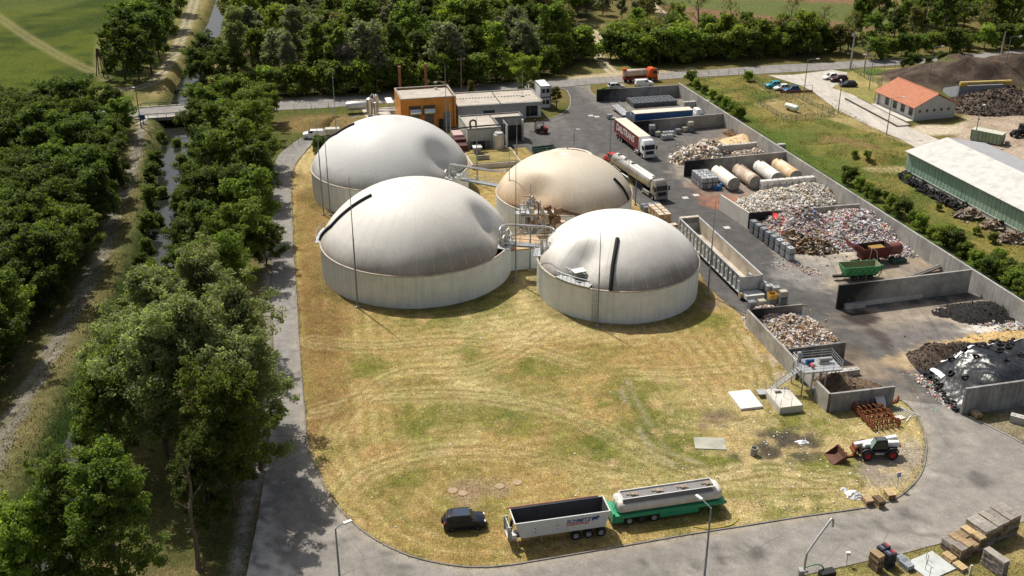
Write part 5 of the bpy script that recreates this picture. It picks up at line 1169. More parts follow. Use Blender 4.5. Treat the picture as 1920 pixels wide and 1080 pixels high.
# green tank trailer
pA, pB = g(1150,989), g(1362,957); dd = along(pA,pB); a = math.atan2(dd.y,dd.x)
T_ = thing('tank_trailer', 'white and green tank semi-trailer on the lawn', 'trailer', (*((pA+pB)/2+Vector((-.5,1.15,0))).xy,0), a)
grn = paint('trailer_green',(.035,.30,.155),.45,dirt=(.03,.2,.11),damt=.4); h2 = 5.9
b = MB(); pr_ = [(-1.12,1.35),(1.12,1.35),(1.22,1.9),(1.1,2.55),(.8,2.85),(-.8,2.85),(-1.1,2.55),(-1.22,1.9)]
def oval(T_, x0, x1, prof, m_, nm):
    b = MB(); n = len(prof); cz = sum(z for _,z in prof)/n; vv = []
    xs_ = [(x0,.78),(x0+.12,.92),(x0+.4,1),(x1-.4,1),(x1-.12,.92),(x1,.78)]
    for x, s in xs_: vv += [(x,y*s,cz+(z-cz)*s) for y,z in prof]
    ff = [tuple(range(n))[::-1], tuple(range((len(xs_)-1)*n,len(xs_)*n))]
    for k_ in range(len(xs_)-1): ff += [(k_*n+i,k_*n+(i+1)%n,(k_+1)*n+(i+1)%n,(k_+1)*n+i) for i in range(n)]
    b.push(vv,ff); return b.build(nm, m_, T_, smooth=50)
th_ = [2*math.pi*i/28 for i in range(28)]
oval(T_, -h2+.4, h2, [(1.24*math.copysign(abs(math.cos(q))**.75,math.cos(q)), 2.06+.74*math.copysign(abs(math.sin(q))**.75,math.sin(q))) for q in th_], M('tank_cream',(.60,.56,.50),(.68,.65,.60),.6,.45,dirt=(.42,.36,.28),damt=.5,dscale=.7,streak=(.4,.33,.25),samt=.4), 'tank')
b = MB(); b.bx(-h2+.9,h2-.7,-.78,-.70,2.76,3.02); b.bx(-h2+.9,h2-.7,.70,.78,2.76,3.02); b.bx(-h2+.9,-h2+.98,-.7,.7,2.76,3.02); b.bx(h2-.78,h2-.7,-.7,.7,2.76,3.02); b.build('spill_coaming', white_paint, T_)
MB().bx(-h2+.98,h2-.78,-.70,.70,2.8,2.86).build('top_deck', M('deck_grey',(.17,.165,.165),(.24,.23,.23),1,.8,dirt=(.1,.09,.085)), T_)
MB().push([(-h2+1.0,-.8,3.0),(h2-1.2,-.8,3.0),(h2-1.0,-1.08,2.66),(-h2+.8,-1.08,2.66)],[(0,3,2,1),(0,1,2,3)]).build('side_walkway', M('deck_mid',(.2,.2,.2)), T_)
for i in range(4):
    x = -h2+2.2+i*2.75; b = MB(); b.cyl((x,0,2.86),(x,0,3.06),.28,n=14); b.cyl((x-.5,.1,2.86),(x-.5,.1,3.0),.15,n=10); b.box((x+.45,0,2.92),(.3,.5,.12)); b.build('manhole', M('hatch_rusty',(.30,.245,.19),(.22,.17,.125)), T_)
MB().bx(-h2-.1,h2+.35,-1.25,1.25,1.12,1.34).build('frame', grn, T_)
for s in (-1,1):
    MB().bx(-h2-.1,h2-1.5+2,s*1.25-.03,s*1.25+.03,.95 if True else 1,1.36).build('side_panel', grn, T_)
    MB().bx(-h2+4.9,h2-2.6,s*1.25-.03,s*1.25+.035,.42,.94).build('side_panel', grn, T_); MB().bx(-h2-.1,-h2+.95,s*1.25-.03,s*1.25+.035,.5,.94).build('side_panel', grn, T_)
MB().bx(-h2-.25,-h2-.02,-1.25,1.25,.5,1.7).build('rear_panel', grn, T_); MB().bx(-h2-.35,-h2-.25,-1.25,1.25,.42,.62).build('rear_bumper', black_metal, T_)
b = MB(); 
for s in (-.3,.3): b.cyl((-h2-.1,s,.6),(-h2+.55,s,2.9),.03,n=5)
for i in range(8): z = .8+i*.28; x = -h2-.1+.65*(z-.6)/2.3; b.cyl((x,-.3,z),(x,.3,z),.02,n=4)
b.build('ladder', grn, T_)
for x in (-h2+1.6,-h2+2.95,-h2+4.3):
    for s in (-1,1): wheel(T_,x,s*1.08,.5,.36,rim_dark if x > -h2+2 and x < -h2+3.5 else None)
for s in (-1,1): MB().box((h2-2.4,s*.8,.55),(.12,.12,1.1)).build('landing_leg', black_metal, T_)

# telehandler with its bucket
T_ = thing('telehandler', 'white and black telehandler with red wheel rims parked on the lawn', 'telehandler', (*g2(1641,853),0), R(184))
wp = paint('handler_white',(.66,.66,.64),.4); bp = M('handler_black',(.02,.02,.022),(.035,.035,.037),2,.5)
bev(MB().bx(-2.2,1.9,-.62,.62,.7,1.4),.08).build('chassis', bp, T_, smooth=40)
bev(MB().bx(-.85,.75,.6,1.05,.55,1.15),.06).build('side_body', bp, T_, smooth=40)
bev(taper_box(-2.5,-1.0,1.1,1.3,1.95,-2.4,-1.1,1.0),.06).build('rear_cover', wp, T_, smooth=40)
b = MB(); b.push([(-2.3,-.65,1.9),(-2.3,-.15,1.9),(2.5,-.15,1.0),(2.5,-.65,1.0),(-2.3,-.65,2.3),(-2.3,-.15,2.3),(2.5,-.15,1.45),(2.5,-.65,1.45)],[(0,3,2,1),(4,5,6,7),(0,1,5,4),(1,2,6,5),(2,3,7,6),(3,0,4,7)]); bev(b,.04).build('boom', wp, T_)
bev(taper_box(-.2,1.7,.9,1.35,1.75,-.1,1.5,.8),.06).build('bonnet', wp, T_, smooth=40)
o = bev(taper_box(-1.05,1.0,1.0,1.3,2.5,-.8,.45,.86),.07).build('cab', bp, T_, smooth=40); o.location = (0,.45,0)
b = MB(); face_pane(b,[(1.0,-.05,1.4),(1.0,.95,1.4),(.46,.86,2.46),(.46,.04,2.46)],.08,.03); b.build('windscreen', M('green_screen',(.16,.24,.20),(.2,.28,.24),1,.12,fine=0), T_)
b = MB(); face_pane(b,[(.9,.955,1.4),(-.95,.955,1.4),(-.72,.885,2.42),(.40,.885,2.42)],.12,.03); b.build('side_window', glass_dark, T_)
b = MB(); face_pane(b,[(-.72,.1,2.49),(.38,.1,2.49),(.38,.8,2.49),(-.72,.8,2.49)],.1,.03); b.build('roof_window', M('roof_glass',(.10,.11,.12),None,1,.2,fine=0), T_)
for x in (-1.5,1.4):
    for s in (-1,1):
        wheel(T_,x,s*1.0,.64,.48,rim_red); b = MB(); b.tube([(x+.78*math.cos(q),s*.98,.64+.78*math.sin(q)) for q in [R(20+i*14) for i in range(11)]],.10,6); b.build('mudguard', bp, T_)
b = MB(); b.box((2.5,-.2,.95),(.25,1.1,.9)); b.box((2.68,-.2,.7),(.2,1.3,.35)); b.build('tool_carriage', rust, T_)
lettering(T_, 'Bobcat', .34, M('print_white',(.72,.68,.64)), (0,1.06,.85), (math.pi/2,0,math.pi), .008)
for s in (-.5,.5): MB().box((-2.5,s,1.45),(.1,.25,.2)).build('tail_light', lamp_red, T_)
T_ = thing('loader_bucket', 'rusty loader bucket lying in front of the telehandler', 'bucket', (*g2(1566,860),0), R(-78))
b = MB(); pf_ = [(-.9,0),(.4,0),(.75,.35),(.8,1.15),(.72,1.15),(.66,.42),(.36,.08),(-.9,.05)]; b.extr(pf_,'x',-1.1,1.1); rb = M('bucket_rust',(.095,.045,.03),(.15,.07,.045),1.5,.85)
b.build('shell', rb, T_)
for s in (-1.1,1.1): b = MB(); b.extr([(-.85,0),(.4,0),(.75,.35),(.8,1.15)],'x',s-.03,s+.03); b.build('side_plate', rb, T_)
b = MB()
for s in (-.4,.4): b.box((s,.95,.6),(.12,.4,.7))
b.build('bracket', rust, T_); MB().box((0,1.9,.12),(.25,2.0,.15)).build('fork_arm', rust, T_)

# fork lift
T_ = thing('forklift', 'black forklift with red rear counterweight on the yard', 'forklift', (*g2(1013,249),.02), R(172))
redm = paint('fork_red',(.42,.02,.025),.4)
bev(MB().bx(-1.6,.9,-.62,.62,.35,1.05),.08).build('body', bp, T_, smooth=40); bev(taper_box(-1.75,-.7,1.25,.45,1.35,-1.65,-.75,1.15),.12).build('counterweight', redm, T_, smooth=40)
b = MB(); 
for x, y in ((-.7,-.55),(-.7,.55),(.75,-.55),(.75,.55)): b.box((x,y,1.65),(.08,.08,1.3))
b.box((0,0,2.3),(1.6,1.2,.08)); b.build('overhead_guard', bp, T_); MB().box((-.35,0,1.3),(.6,.6,.5)).build('seat', bp, T_)
b = MB()
for s in (-.4,.4): b.box((1.15,s,1.5),(.14,.12,2.9))
b.box((1.15,0,2.85),(.1,.9,.12)); b.box((1.15,0,.8),(.1,.9,.12)); b.build('mast', black_metal, T_)
for s in (-.3,.3): MB().box((1.8,s,.15),(1.2,.12,.06)).build('fork', black_metal, T_)
for x, r in ((.55,.42),(-1.1,.34)):
    for s in (-1,1): wheel(T_,x,s*.58,r,.25,redm)
# red tractor behind the tan dome
def tractor(label, p, rz, body, cabm, rimm):
    T_ = thing('tractor', label, 'tractor', (p.x,p.y,.02), rz)
    bev(taper_box(.3,2.3,.85,.8,1.65,.35,2.1,.75),.08).build('bonnet', body, T_, smooth=40); MB().bx(-1.2,2.2,-.35,.35,.55,.85).build('chassis', black_metal, T_)
    bev(taper_box(-1.1,.45,1.4,1.2,2.6,-.95,.25,1.3),.06).build('cab', glass_dark, T_, smooth=40); bev(MB().bx(-1.1,.4,-.75,.75,2.6,2.75),.05).build('roof', cabm, T_, smooth=40)
    for s in (-1,1):
        wheel(T_,-.75,s*.85,.82,.45,rimm); wheel(T_,1.7,s*.78,.55,.34,rimm)
        b = MB(); b.tube([(-.75+.95*math.cos(q),s*.85,.82+.95*math.sin(q)) for q in [R(20+i*14) for i in range(11)]],.09,6); b.build('mudguard', body, T_)
    MB().cyl((1.2,.3,1.6),(1.2,.3,2.5),.05).build('exhaust', black_metal, T_); return T_
tractor('red tractor parked behind the tan dome', g(1145,311), R(115), redm, redm, rim_red)
tractor('dark tractor at the right edge beside the dirt yard', g(1913,256), R(200), bp, bp, rim_dark)

# two long silver walking-floor containers along the yard road
pA, pB = g(1300,470), g(1400,570)
L0, L1 = g(1276,411,3.4), g(1390,520,3.4); d = along(L0,L1); a = math.atan2(d.y,d.x); Ln = d.length
T_ = thing('push_floor_container', 'long open silver container trailer with ribbed sides beside the white dome', 'container', (L0.x,L0.y,0), a)
sil = M('silver_paint_old', (.40,.42,.43), (.50,.52,.53), .7, .5, .25, dirt=(.27,.25,.22), damt=.6, dscale=.5, streak=(.22,.2,.18), samt=.5); inn = M('container_inside',(.42,.36,.28),(.52,.46,.38),.5,.8,dirt=(.22,.17,.12),damt=.7,dscale=.4)
# local x along, +y to the right-hand (road) side
Wc, z0, z1 = 3.3, .9, 3.4
for nm, y in (('side_wall',.06),('side_wall',Wc-.06)):
    b = MB(); b.bx(0,Ln,y-.05,y+.05,z0,z1); b.m = 1; b.build(nm, [sil,inn] if y < 1 else [inn,sil], T_)
MB().bx(0,.1,.12,Wc-.12,z0,z1).build('end_wall', sil, T_); MB().bx(Ln-.1,Ln,.12,Wc-.12,z0,z1).build('end_wall', sil, T_); MB().bx(.1,Ln-.1,.12,Wc-.12,z0,z0+.1).build('floor', inn, T_)
nr = 16
for i in range(nr+1):
    x = Ln*i/nr
    for y in (-.08, Wc+.08): MB().box((x,y,(z0+z1)/2),(.13,.14,z1-z0)).build('rib', sil, T_)
    if i < nr: MB().box((x+Ln/nr/2,-.06,2.4),(.16,.12,.22)).build('latch', white_paint, T_)
for y in (-.02,Wc+.02):
    MB().bx(-.1,Ln+.1,y-.13,y+.13,z1,z1+.12).build('top_rail', sil, T_); MB().bx(-.1,Ln+.1,y-.12,y+.12,z0-.15,z0).build('bottom_rail', sil, T_)
b = MB()
for i in range(12): x = .8+i*(Ln-1.6)/11; b.box((x,.4,.42),(.2,.2,.9)); b.box((x,Wc-.4,.42),(.2,.2,.9))
b.build('supports', black_metal, T_)
b = MB(); b.bx(-.6,.1,-.05,Wc+.05,2.6,3.6); b.build('hood', M('hood_rusty',(.48,.43,.37),(.55,.5,.44),1,.7,dirt=(.2,.11,.07),dscale=1), T_)
b = MB()
for i in range(7): x = -1.2+i*1.3; b.cyl((x,-.95,z0),(x,-.95,2.2),.03,n=5)
for z in (1.5,2.2): b.cyl((-1.2,-.95,z),(6.6,-.95,z),.03,n=5)
b.box((2.7,-.6,z0),(7.8,.7,.06)); b.build('walkway', galv, T_)
MB().bx(Ln+.1,Ln+1.9,.2,Wc-.2,.5,1.15).build('drive_housing', M('pale_housing',(.52,.53,.52),(.6,.6,.59),1,.5), T_); MB().cyl((Ln+.5,-.3,.7),(Ln+.5,.25,.7),.45,n=12).build('motor', M('motor_rust',(.3,.22,.12),(.4,.3,.18)), T_)

# maroon shredder and green trailer in the rubbish bay
T_ = thing('shredder', 'maroon mixing shredder machine in front of the coloured rubbish', 'machine', (*g2(1640,490),0), SITE+R(2))
mr = M('maroon_steel',(.11,.022,.020),(.16,.035,.03),1.2,.6,dirt=(.09,.05,.035),damt=.6,dscale=.9)
tub(T_, '', -2.9, 1.9, 1.6, .9, -3.0, 2.0, 2.5, 2.9, .07, mr, M('shred_inside',(.05,.03,.03)))
b = MB(); b.lathex([(1.0,2.0),(1.0,4.1),(.9,4.25),(.05,4.3)],20,(0,0,1.9)); b.build('drum', M('drum_maroon',(.15,.055,.045),(.2,.08,.065),1,.6), T_, smooth=True)
b = MB(); b.push([(-3.0,-1.2,2.6),(-3.0,1.2,2.6),(-4.9,1.3,3.9),(-4.9,-1.3,3.9),(-3.0,-1.2,1.6),(-3.0,1.2,1.6),(-5.0,1.3,3.3),(-5.0,-1.3,3.3)],[(0,1,2,3),(4,7,6,5),(0,3,7,4),(1,5,6,2),(2,6,7,3)]); b.build('feed_hopper', mr, T_)
MB().bx(-1.2,1.2,-.75,.75,2.3,2.55).build('grate', M('ochre_grate',(.26,.14,.03),(.32,.19,.045),3,.7), T_)
b = MB(); b.tube([(-2.2,-1.5,.3),(-1.9,-1.5,3.2),(-1.2,-1.9,2.6),(-.9,-2.2,.3)],.07,6); b.build('hose', M('hose_tan',(.4,.33,.25)), T_)
for x in (-1.5,-.2,2.4):
    for s in (-1,1): wheel(T_,x,s*.9,.5,.35,rim_dark)
b = MB(); b.box((-3.6,0,.6),(1.6,.3,.2)); b.build('drawbar', black_metal, T_); b = MB(); b.box((3.2,-1.5,.4),(2.6,1.0,.6)); b.build('side_platform', M('dark_green_steel',(.02,.06,.04),(.04,.1,.065)), T_)
T_ = thing('green_tipping_trailer', 'open green farm trailer standing behind the tall blackened wall', 'trailer', (*g2(1609,522),0), SITE-R(5))
gr = M('farm_green',(.075,.34,.12),(.11,.43,.17),.9,.55,dirt=(.07,.16,.06),damt=.5)
tub(T_, '', -2.5, 2.7, 1.6, .9, -3.1, 3.1, 2.4, 2.45, .06, gr, M('trailer_in',(.16,.24,.11),(.24,.2,.13),.8,.8))
b = MB()
for i in range(6):
    x = -2.3+i*.95; b.tube([(x,-.86,.95),(x+.95,-1.22,2.4)],.04,4); b.tube([(x+.95,-.86,.95),(x,-1.22,2.4)],.04,4)
b.build('side_bracing', M('green_dark',(.025,.11,.05)), T_)
MB().bx(-2.6,2.6,-.5,.5,.55,.9).build('chassis', _mats['dark_green_steel'], T_)
for x in (-1.0,.3,1.6):
    for s in (-1,1): wheel(T_,x,s*.75,.42,.3,rim_dark)
MB().tube([(2.8,-.8,.2),(3.3,-.9,2.0),(3.2,-1.1,2.6),(2.6,-1.2,2.5)],.08,6).build('hose', gr, T_); MB().box((-3.4,0,.65),(1.6,.5,.3)).build('drawbar', black_metal, T_)
# hook-lift container near the red-roofed house
T_ = thing('skip_container', 'pale green roll-off container beside the dirt yard', 'container', (*g2(1850,266),.05), R(-42))
gg = M('skip_green',(.25,.32,.22),(.31,.38,.27),.8,.6,dirt=(.18,.2,.14),damt=.5)
MB().bx(-3.2,3.2,-1.2,1.2,.15,2.3).build('body', gg, T_); MB().bx(-3.25,3.25,-1.25,1.25,2.3,2.4).build('cover', M('skip_cover',(.42,.43,.36),(.5,.5,.43),.8,.8), T_)
for i in range(9):
    for s in (-1,1): MB().box((-3.0+i*.75,s*1.24,1.2),(.1,.1,2.1)).build('rib', M('rib_green',(.15,.2,.14)), T_)
for z in (.7,1.5): MB().box((3.24,0,z),(.08,2.4,.08)).build('end_bar', _mats['rib_green'], T_)
# ================================================================== HEAPS
def heap(name, label, cat, blobs, ground_c, palette, n, size, seed, flat=.35, res=.55, thick=.5, skirt=.45, bmin=-60, clip=True):
    """loose heap: a mound of earth or rubbish with pieces of many colours lying on it (blobs: px, py, rx, ry, h)"""
    r = np.random.default_rng(seed); B_ = [(*g2(px,py),rx,ry,h) for px,py,rx,ry,h in blobs]
    def z(X, Y):
        Z = np.zeros_like(X)
        for cx, cy, rx, ry, h in B_:
            dx, dy = X-cx, Y-cy; u, v = dx*math.cos(SITE)+dy*math.sin(SITE), -dx*math.sin(SITE)+dy*math.cos(SITE)
            q = np.sqrt((u/rx)**2+(v/ry)**2); Z = np.maximum(Z, h*np.clip(1-q,0,1)**.75)
        off = (X-LW0.x)*LWn.x+(Y-LW0.y)*LWn.y
        if clip: Z = np.where((off < -.45) & (off > bmin), Z, 0)
        return Z*(.75+.5*fbm(X,Y,.5,4,seed))
    x0 = min(b_[0]-max(b_[2],b_[3]) for b_ in B_); x1 = max(b_[0]+max(b_[2],b_[3]) for b_ in B_); y0 = min(b_[1]-max(b_[2],b_[3]) for b_ in B_); y1 = max(b_[1]+max(b_[2],b_[3]) for b_ in B_)
    X, Y = np.meshgrid(np.arange(x0,x1+res,res), np.arange(y0,y1+res,res)); Z = z(X,Y)
    vv = [(float(a),float(b_),float(c)+.0 if c > .02 else -.08) for a,b_,c in zip(X.ravel(),Y.ravel(),Z.ravel())]
    nx_ = X.shape[1]; ff = []; fc = []; zr = Z.ravel()
    for i in range(X.shape[0]-1):
        for j in range(nx_-1):
            k = i*nx_+j
            if max(zr[k],zr[k+1],zr[k+nx_],zr[k+nx_+1]) > .02: ff.append((k,k+1,k+nx_+1,k+nx_)); fc.append(ground_c[int(r.integers(len(ground_c)))])
    nb_ = len(ff); w = np.array([p[1] for p in palette]); w = w/w.sum(); PX = r.uniform(x0,x1,n*6); PY = r.uniform(y0,y1,n*6); PZ = z(PX,PY); cnt = 0
    edge = r.random(n*6)
    for a, c, h, e in zip(PX,PY,PZ,edge):
        of_ = (a-LW0.x)*LWn.x+(c-LW0.y)*LWn.y
        if (h < .03 and e > skirt*.04) or (clip and (of_ > -.45 or of_ < bmin)): continue
        if cnt >= n: break
        cnt += 1; pc = palette[int(r.choice(len(palette), p=w))][0]; s = r.uniform(*size)*(1 if r.random() < .85 else 1.7)
        dx, dy, dz = s*r.uniform(.5,1), s*r.uniform(.35,.8), s*r.uniform(.05,thick)
        m = Matrix.Translation((a,c,max(h,.0)+dz*.4+.02)) @ Matrix.Rotation(r.uniform(0,6.28),4,'Z') @ Matrix.Rotation(r.normal(0,flat),4,'X') @ Matrix.Rotation(r.normal(0,flat),4,'Y')
        o = len(vv); jit = lambda: r.uniform(.7,1.15)
        vv += [tuple(m @ Vector((sx*dx/2*jit(),sy*dy/2*jit(),sz*dz/2*jit()))) for sz in (-1,1) for sx,sy in ((-1,-1),(1,-1),(1,1),(-1,1))]
        ff += [(o+4,o+5,o+6,o+7),(o,o+1,o+5,o+4),(o+1,o+2,o+6,o+5),(o+2,o+3,o+7,o+6),(o+3,o,o+4,o+7)]
        v_ = r.uniform(.7,1.2); fc += [tuple(min(.85,q*v_) for q in pc)]*5
    me = bpy.data.meshes.new(name); me.from_pydata(vv, [], ff)
    at = me.color_attributes.new('albedo','FLOAT_COLOR','CORNER'); lt = np.array([len(f) for f in ff]); C_ = np.repeat(np.array([(*c,1) for c in fc]), lt, axis=0)
    at.data.foreach_set('color', C_.ravel().astype(np.float32)); me.polygons.foreach_set('use_smooth', [i < nb_ for i in range(len(ff))])
    me.materials.append(heap_mat); me.update(); o = bpy.data.objects.new(name, me); COL.objects.link(o); return tag(o, label, cat, kind='stuff')
t = NT('loose_material'); c_ = t.mix(.45, t.attr('albedo'), t.ramp(t.noise(3,7,.7), [(.28,.12),(.72,.88)]), 'OVERLAY'); t.bump(t.noise(5,6,.7), .8, .15); heap_mat = t.done(c_, .85)
tan_p = [((.62,.52,.40),4),((.68,.62,.54),4),((.42,.30,.19),2),((.75,.73,.69),3),((.25,.17,.10),1),((.5,.25,.15),.3)]
heap('cardboard_heap','heap of torn beige cardboard at the corner of the sooty wall','waste heap',[(1285,300,3.5,3.2,2.1),(1310,292,5,3.4,2.6),(1330,284,4.5,3,2.4)],[(.4,.32,.24),(.5,.42,.33)],tan_p,900,(.35,.85),1,.6)
heap('sawdust_heap','pale sawdust heap against the long wall','heap',[(1400,268,7,4.2,2.0),(1375,276,6,3.0,1.5),(1420,262,4,3.5,1.7)],[(.62,.44,.25),(.66,.49,.29),(.58,.40,.22)],[((.6,.42,.25),3),((.7,.55,.36),2)],250,(.1,.25),2)
heap('bark_heap','brown bark heap in the corner behind the sawdust','heap',[(1395,250,4.6,3.2,1.6),(1412,244,3.4,4.0,2.1)],[(.17,.10,.05),(.22,.135,.07),(.14,.085,.045)],[((.2,.12,.06),3),((.3,.2,.1),1)],450,(.12,.35),3)
heap('packaging_heap','strip of crumpled packaging behind the low block divider','waste heap',[(1400,289,3.5,1.5,.9),(1430,285,4,1.5,1.0),(1455,281,3.5,1.6,1.0)],[(.42,.34,.28)],tan_p+[((.5,.2,.15),.6)],700,(.15,.4),4,.5)
wht = [((.72,.70,.66),6),((.62,.58,.50),3),((.45,.36,.25),1.6),((.2,.16,.12),.8),((.25,.35,.45),.25),((.62,.5,.34),1.6)]
heap('plastic_heap','wide heap of whitish plastic bags in the middle bay','waste heap',[(1430,385,5,4.5,1.6),(1470,375,7,5,2.0),(1520,368,7.5,5.2,2.2),(1570,362,6,5,2.0),(1590,372,4,3,1.6)],[(.5,.46,.4),(.6,.56,.5)],wht,3600,(.18,.5),5,.5,bmin=-20)
mixp = [((.62,.60,.60),3),((.40,.36,.37),2.6),((.18,.15,.15),2.4),((.60,.48,.42),1.8),((.50,.42,.30),1.4),((.62,.06,.05),.50),((.10,.18,.42),.30),((.62,.42,.06),.34),((.55,.18,.26),.5),((.10,.30,.12),.15),((.28,.20,.13),1.8)]
heap('mixed_waste_heap','left-hand heap of multicoloured rubbish with brown lumps','waste heap',[(1440,432,5,4.5,1.6),(1495,428,8,6.5,4.0),(1470,450,6.5,5,2.0),(1520,447,6,5,2.0)],[(.3,.26,.25),(.38,.33,.31),(.24,.2,.18)],mixp,4200,(.14,.5),6,.6,bmin=-20.4)
heap('lumpy_waste','dark brown lumps of food waste at the foot of the coloured heap','waste heap',[(1500,462,4.5,3.0,1.7),(1530,465,4,3,1.4),(1480,455,3.5,3,1.9)],[(.14,.09,.05),(.2,.14,.08)],[((.13,.08,.045),4),((.30,.20,.11),3),((.55,.48,.38),2),((.05,.04,.035),2),((.6,.58,.55),.8)],900,(.25,.7),21,.6,bmin=-20.2)
heap('red_sacks','red and white sacks lying on the coloured rubbish','waste heap',[(1455,428,3.5,3,2.6),(1475,440,2.5,2,3.0),(1615,437,2,1.4,3.9),(1650,425,2,1.4,2.8)],[(.3,.2,.18)],[((.60,.035,.03),4),((.72,.7,.69),2),((.62,.12,.14),1)],46,(.5,1.1),22,.5,thick=.7)
heap('mixed_waste_heap','right-hand heap of grey and coloured shredded packaging','waste heap',[(1600,432,9,7.5,3.6),(1635,440,7.5,6,2.6),(1575,452,6,4.5,1.8),(1690,470,3.5,3,.9)],[(.40,.37,.37),(.48,.45,.44),(.32,.29,.29)],mixp+[((.70,.69,.70),3),((.62,.6,.64),1)],5000,(.12,.46),7,.6)
brn = [((.68,.66,.64),3),((.55,.46,.36),3),((.30,.18,.09),3),((.16,.09,.05),2.4),((.64,.58,.64),1.2),((.45,.32,.18),1.6)]
heap('bread_waste_heap','heap of brown and white waste in the left-hand bay','waste heap',[(1445,605,4.0,4,1.8),(1478,618,5,4.5,1.9),(1505,636,4.6,3.6,1.6),(1530,640,3.2,2.6,1.1),(1440,590,3,2,1.5)],[(.4,.33,.27),(.3,.23,.17)],brn,2300,(.15,.45),8,.5)
heap('soil_heap','brown soil heap in the near left-hand bay','heap',[(1590,735,3.8,2.8,1.7),(1570,725,3.0,3,2.0),(1610,728,3,2.5,1.0)],[(.14,.095,.06),(.19,.13,.08),(.11,.075,.05)],[((.16,.11,.07),3)],250,(.1,.3),9)
heap('black_compost','black compost heap in the corner of the near bay','heap',[(1850,588,6,3.6,1.7),(1805,583,5,2.2,1.0)],[(.009,.008,.008),(.016,.013,.012)],[((.012,.010,.009),3),((.2,.17,.15),.06)],300,(.1,.25),10)
heap('rubbish_scatter','scraps of coloured plastic along the long wall','waste heap',[(1875,603,4,1.2,.3),(1900,615,3,1.2,.3),(1770,583,2,1,.5)],[(.5,.48,.45)],mixp,420,(.12,.4),11)
heap('wood_heap','heap of brown roots and branches in the wood yard','heap',[(1850,200,11,8,3.6),(1890,196,11,9,3.9),(1935,200,10,8,3.6)],[(.085,.062,.045),(.12,.088,.065),(.06,.045,.033)],[((.115,.082,.06),4),((.19,.145,.11),2),((.06,.043,.032),2)],3000,(.2,.8),12,.7,thick=.25,clip=False)
heap('litter','scattered litter on the floor of the rubbish bay','litter',[(1490,495,2.4,4,.05),(1520,510,3,3.6,.05),(1465,500,1.2,3,.05)],[(.22,.2,.18)],mixp,420,(.08,.3),13,.2)
heap('litter','litter strewn along the right kerb below the tarpaulin','litter',[(1740,722,1.2,3.2,.12),(1768,748,1.2,3.2,.12)],[(.12,.11,.1)],mixp,420,(.1,.35),14,.2)
heap('straw_heap','yellow chaff bank beside the tarpaulin','heap',[(1880,640,8,2.6,1.0),(1780,655,5,1.5,.3)],[(.42,.29,.12),(.48,.34,.15)],[((.45,.32,.14),3)],250,(.1,.3),15)

# ------------------------------------------------------------------ tarpaulin clamp weighted with tyres
T0 = g(1811,728,0)   # left end of the wall in front
cl = Vector((math.cos(R(13.7)),math.sin(R(13.7)),0)); cn = Vector((-cl.y,cl.x,0)); O_ = Vector((*g(1811,728,3.7).xy,0))
def tarp_z(u, v):
    """u along the wall, v away from the camera"""
    e = min(u+5.2, 0)  # left of slope
    lft = sstep(-.5, 6.0, u-.13*v); bk = sstep(12.2, 8.5, v+.18*u*0); fr = .9*sstep(-.3, 2.8, v)+.1
    z = 3.9*lft*bk*(.72+.28*fr)
    z += .16*math.sin(u*1.5+v*.5)*lft*bk+.35*(noise.noise(Vector((u*.35,v*.35,3)))) *lft*bk+.22*abs(noise.noise(Vector((u*.9+v*.5,v*.35,7))))*bk*lft+.10*abs(noise.noise(Vector((u*2.2+v*1.1,v*.6,17))))*bk+.06*noise.noise(Vector((u*2.6-v,v*2.2,9)))
    return max(.03, z)
b = MB(); NU, NV = 130, 60; vv = []
for j in range(NV+1):
    for i in range(NU+1):
        u, v = -.4+.13*(j*12/NV)+i*20.4/NU, .35+j*12/NV; p = O_+cl*u+cn*v; vv.append((p.x,p.y,tarp_z(u,v)))
b.push(vv,[(j*(NU+1)+i,j*(NU+1)+i+1,(j+1)*(NU+1)+i+1,(j+1)*(NU+1)+i) for j in range(NV) for i in range(NU)])
t = NT('black_tarp'); wr = t.n('ShaderNodeTexNoise', noise_type='RIDGED_MULTIFRACTAL', i_Vector=t.map(t.P(),(1,.5,1),rot=(0,0,.6)), i_Scale=.9, i_Detail=5.0).outputs[0]
t.bump(t.math('ADD', wr, t.math('MULTIPLY', t.noise(3,5), .5)), .42, .2); tarp_m = t.done((.016,.018,.022), t.maprange(t.noise(.8,4),   .3, .7, .20, .32), Specular_IOR_Level=.32)
o = b.build('tarpaulin', tarp_m, smooth=60); tag(o, 'shiny black tarpaulin spread over the silage heap', 'tarpaulin')
b = MB(); vv = []
for j in range(15):
    for i in range(41):
        u, v = 4.5+i*.45, 8.4+j*.34+.02*i; p = O_+cl*u+cn*v; vv.append((p.x,p.y,tarp_z(u,v)+.09+.05*math.sin(i*1.3+j)))
b.push(vv,[(j*41+i,j*41+i+1,(j+1)*41+i+1,(j+1)*41+i) for j in range(14) for i in range(40)])
tag(b.build('white_sheet', M('white_plastic',(.70,.71,.73),(.76,.77,.78),1,.35), smooth=60), 'white plastic sheet along the far crest of the black tarpaulin', 'sheet')
b = MB(); vv = []
for j in range(15):
    for i in range(3):
        u, v = 2.0+i*.26+.02*j, 7.2+j*.26; p = O_+cl*u+cn*v; vv.append((p.x,p.y,tarp_z(u,v)+.07))
b.push(vv,[(j*3+i,j*3+i+1,(j+1)*3+i+1,(j+1)*3+i) for j in range(14) for i in range(2)])
tag(b.build('white_sheet', _mats['white_plastic'], smooth=60), 'narrow white plastic strip on the left flank of the black tarpaulin', 'sheet')
heap('earth_bank','dark earth bank at the left foot of the tarpaulin','heap',[(1735,680,2.0,3.2,1.4),(1752,664,2.4,2.0,1.8),(1790,655,4,1.0,1.2)],[(.06,.042,.03),(.09,.065,.045)],[((.07,.05,.035),3)],500,(.1,.35),16)
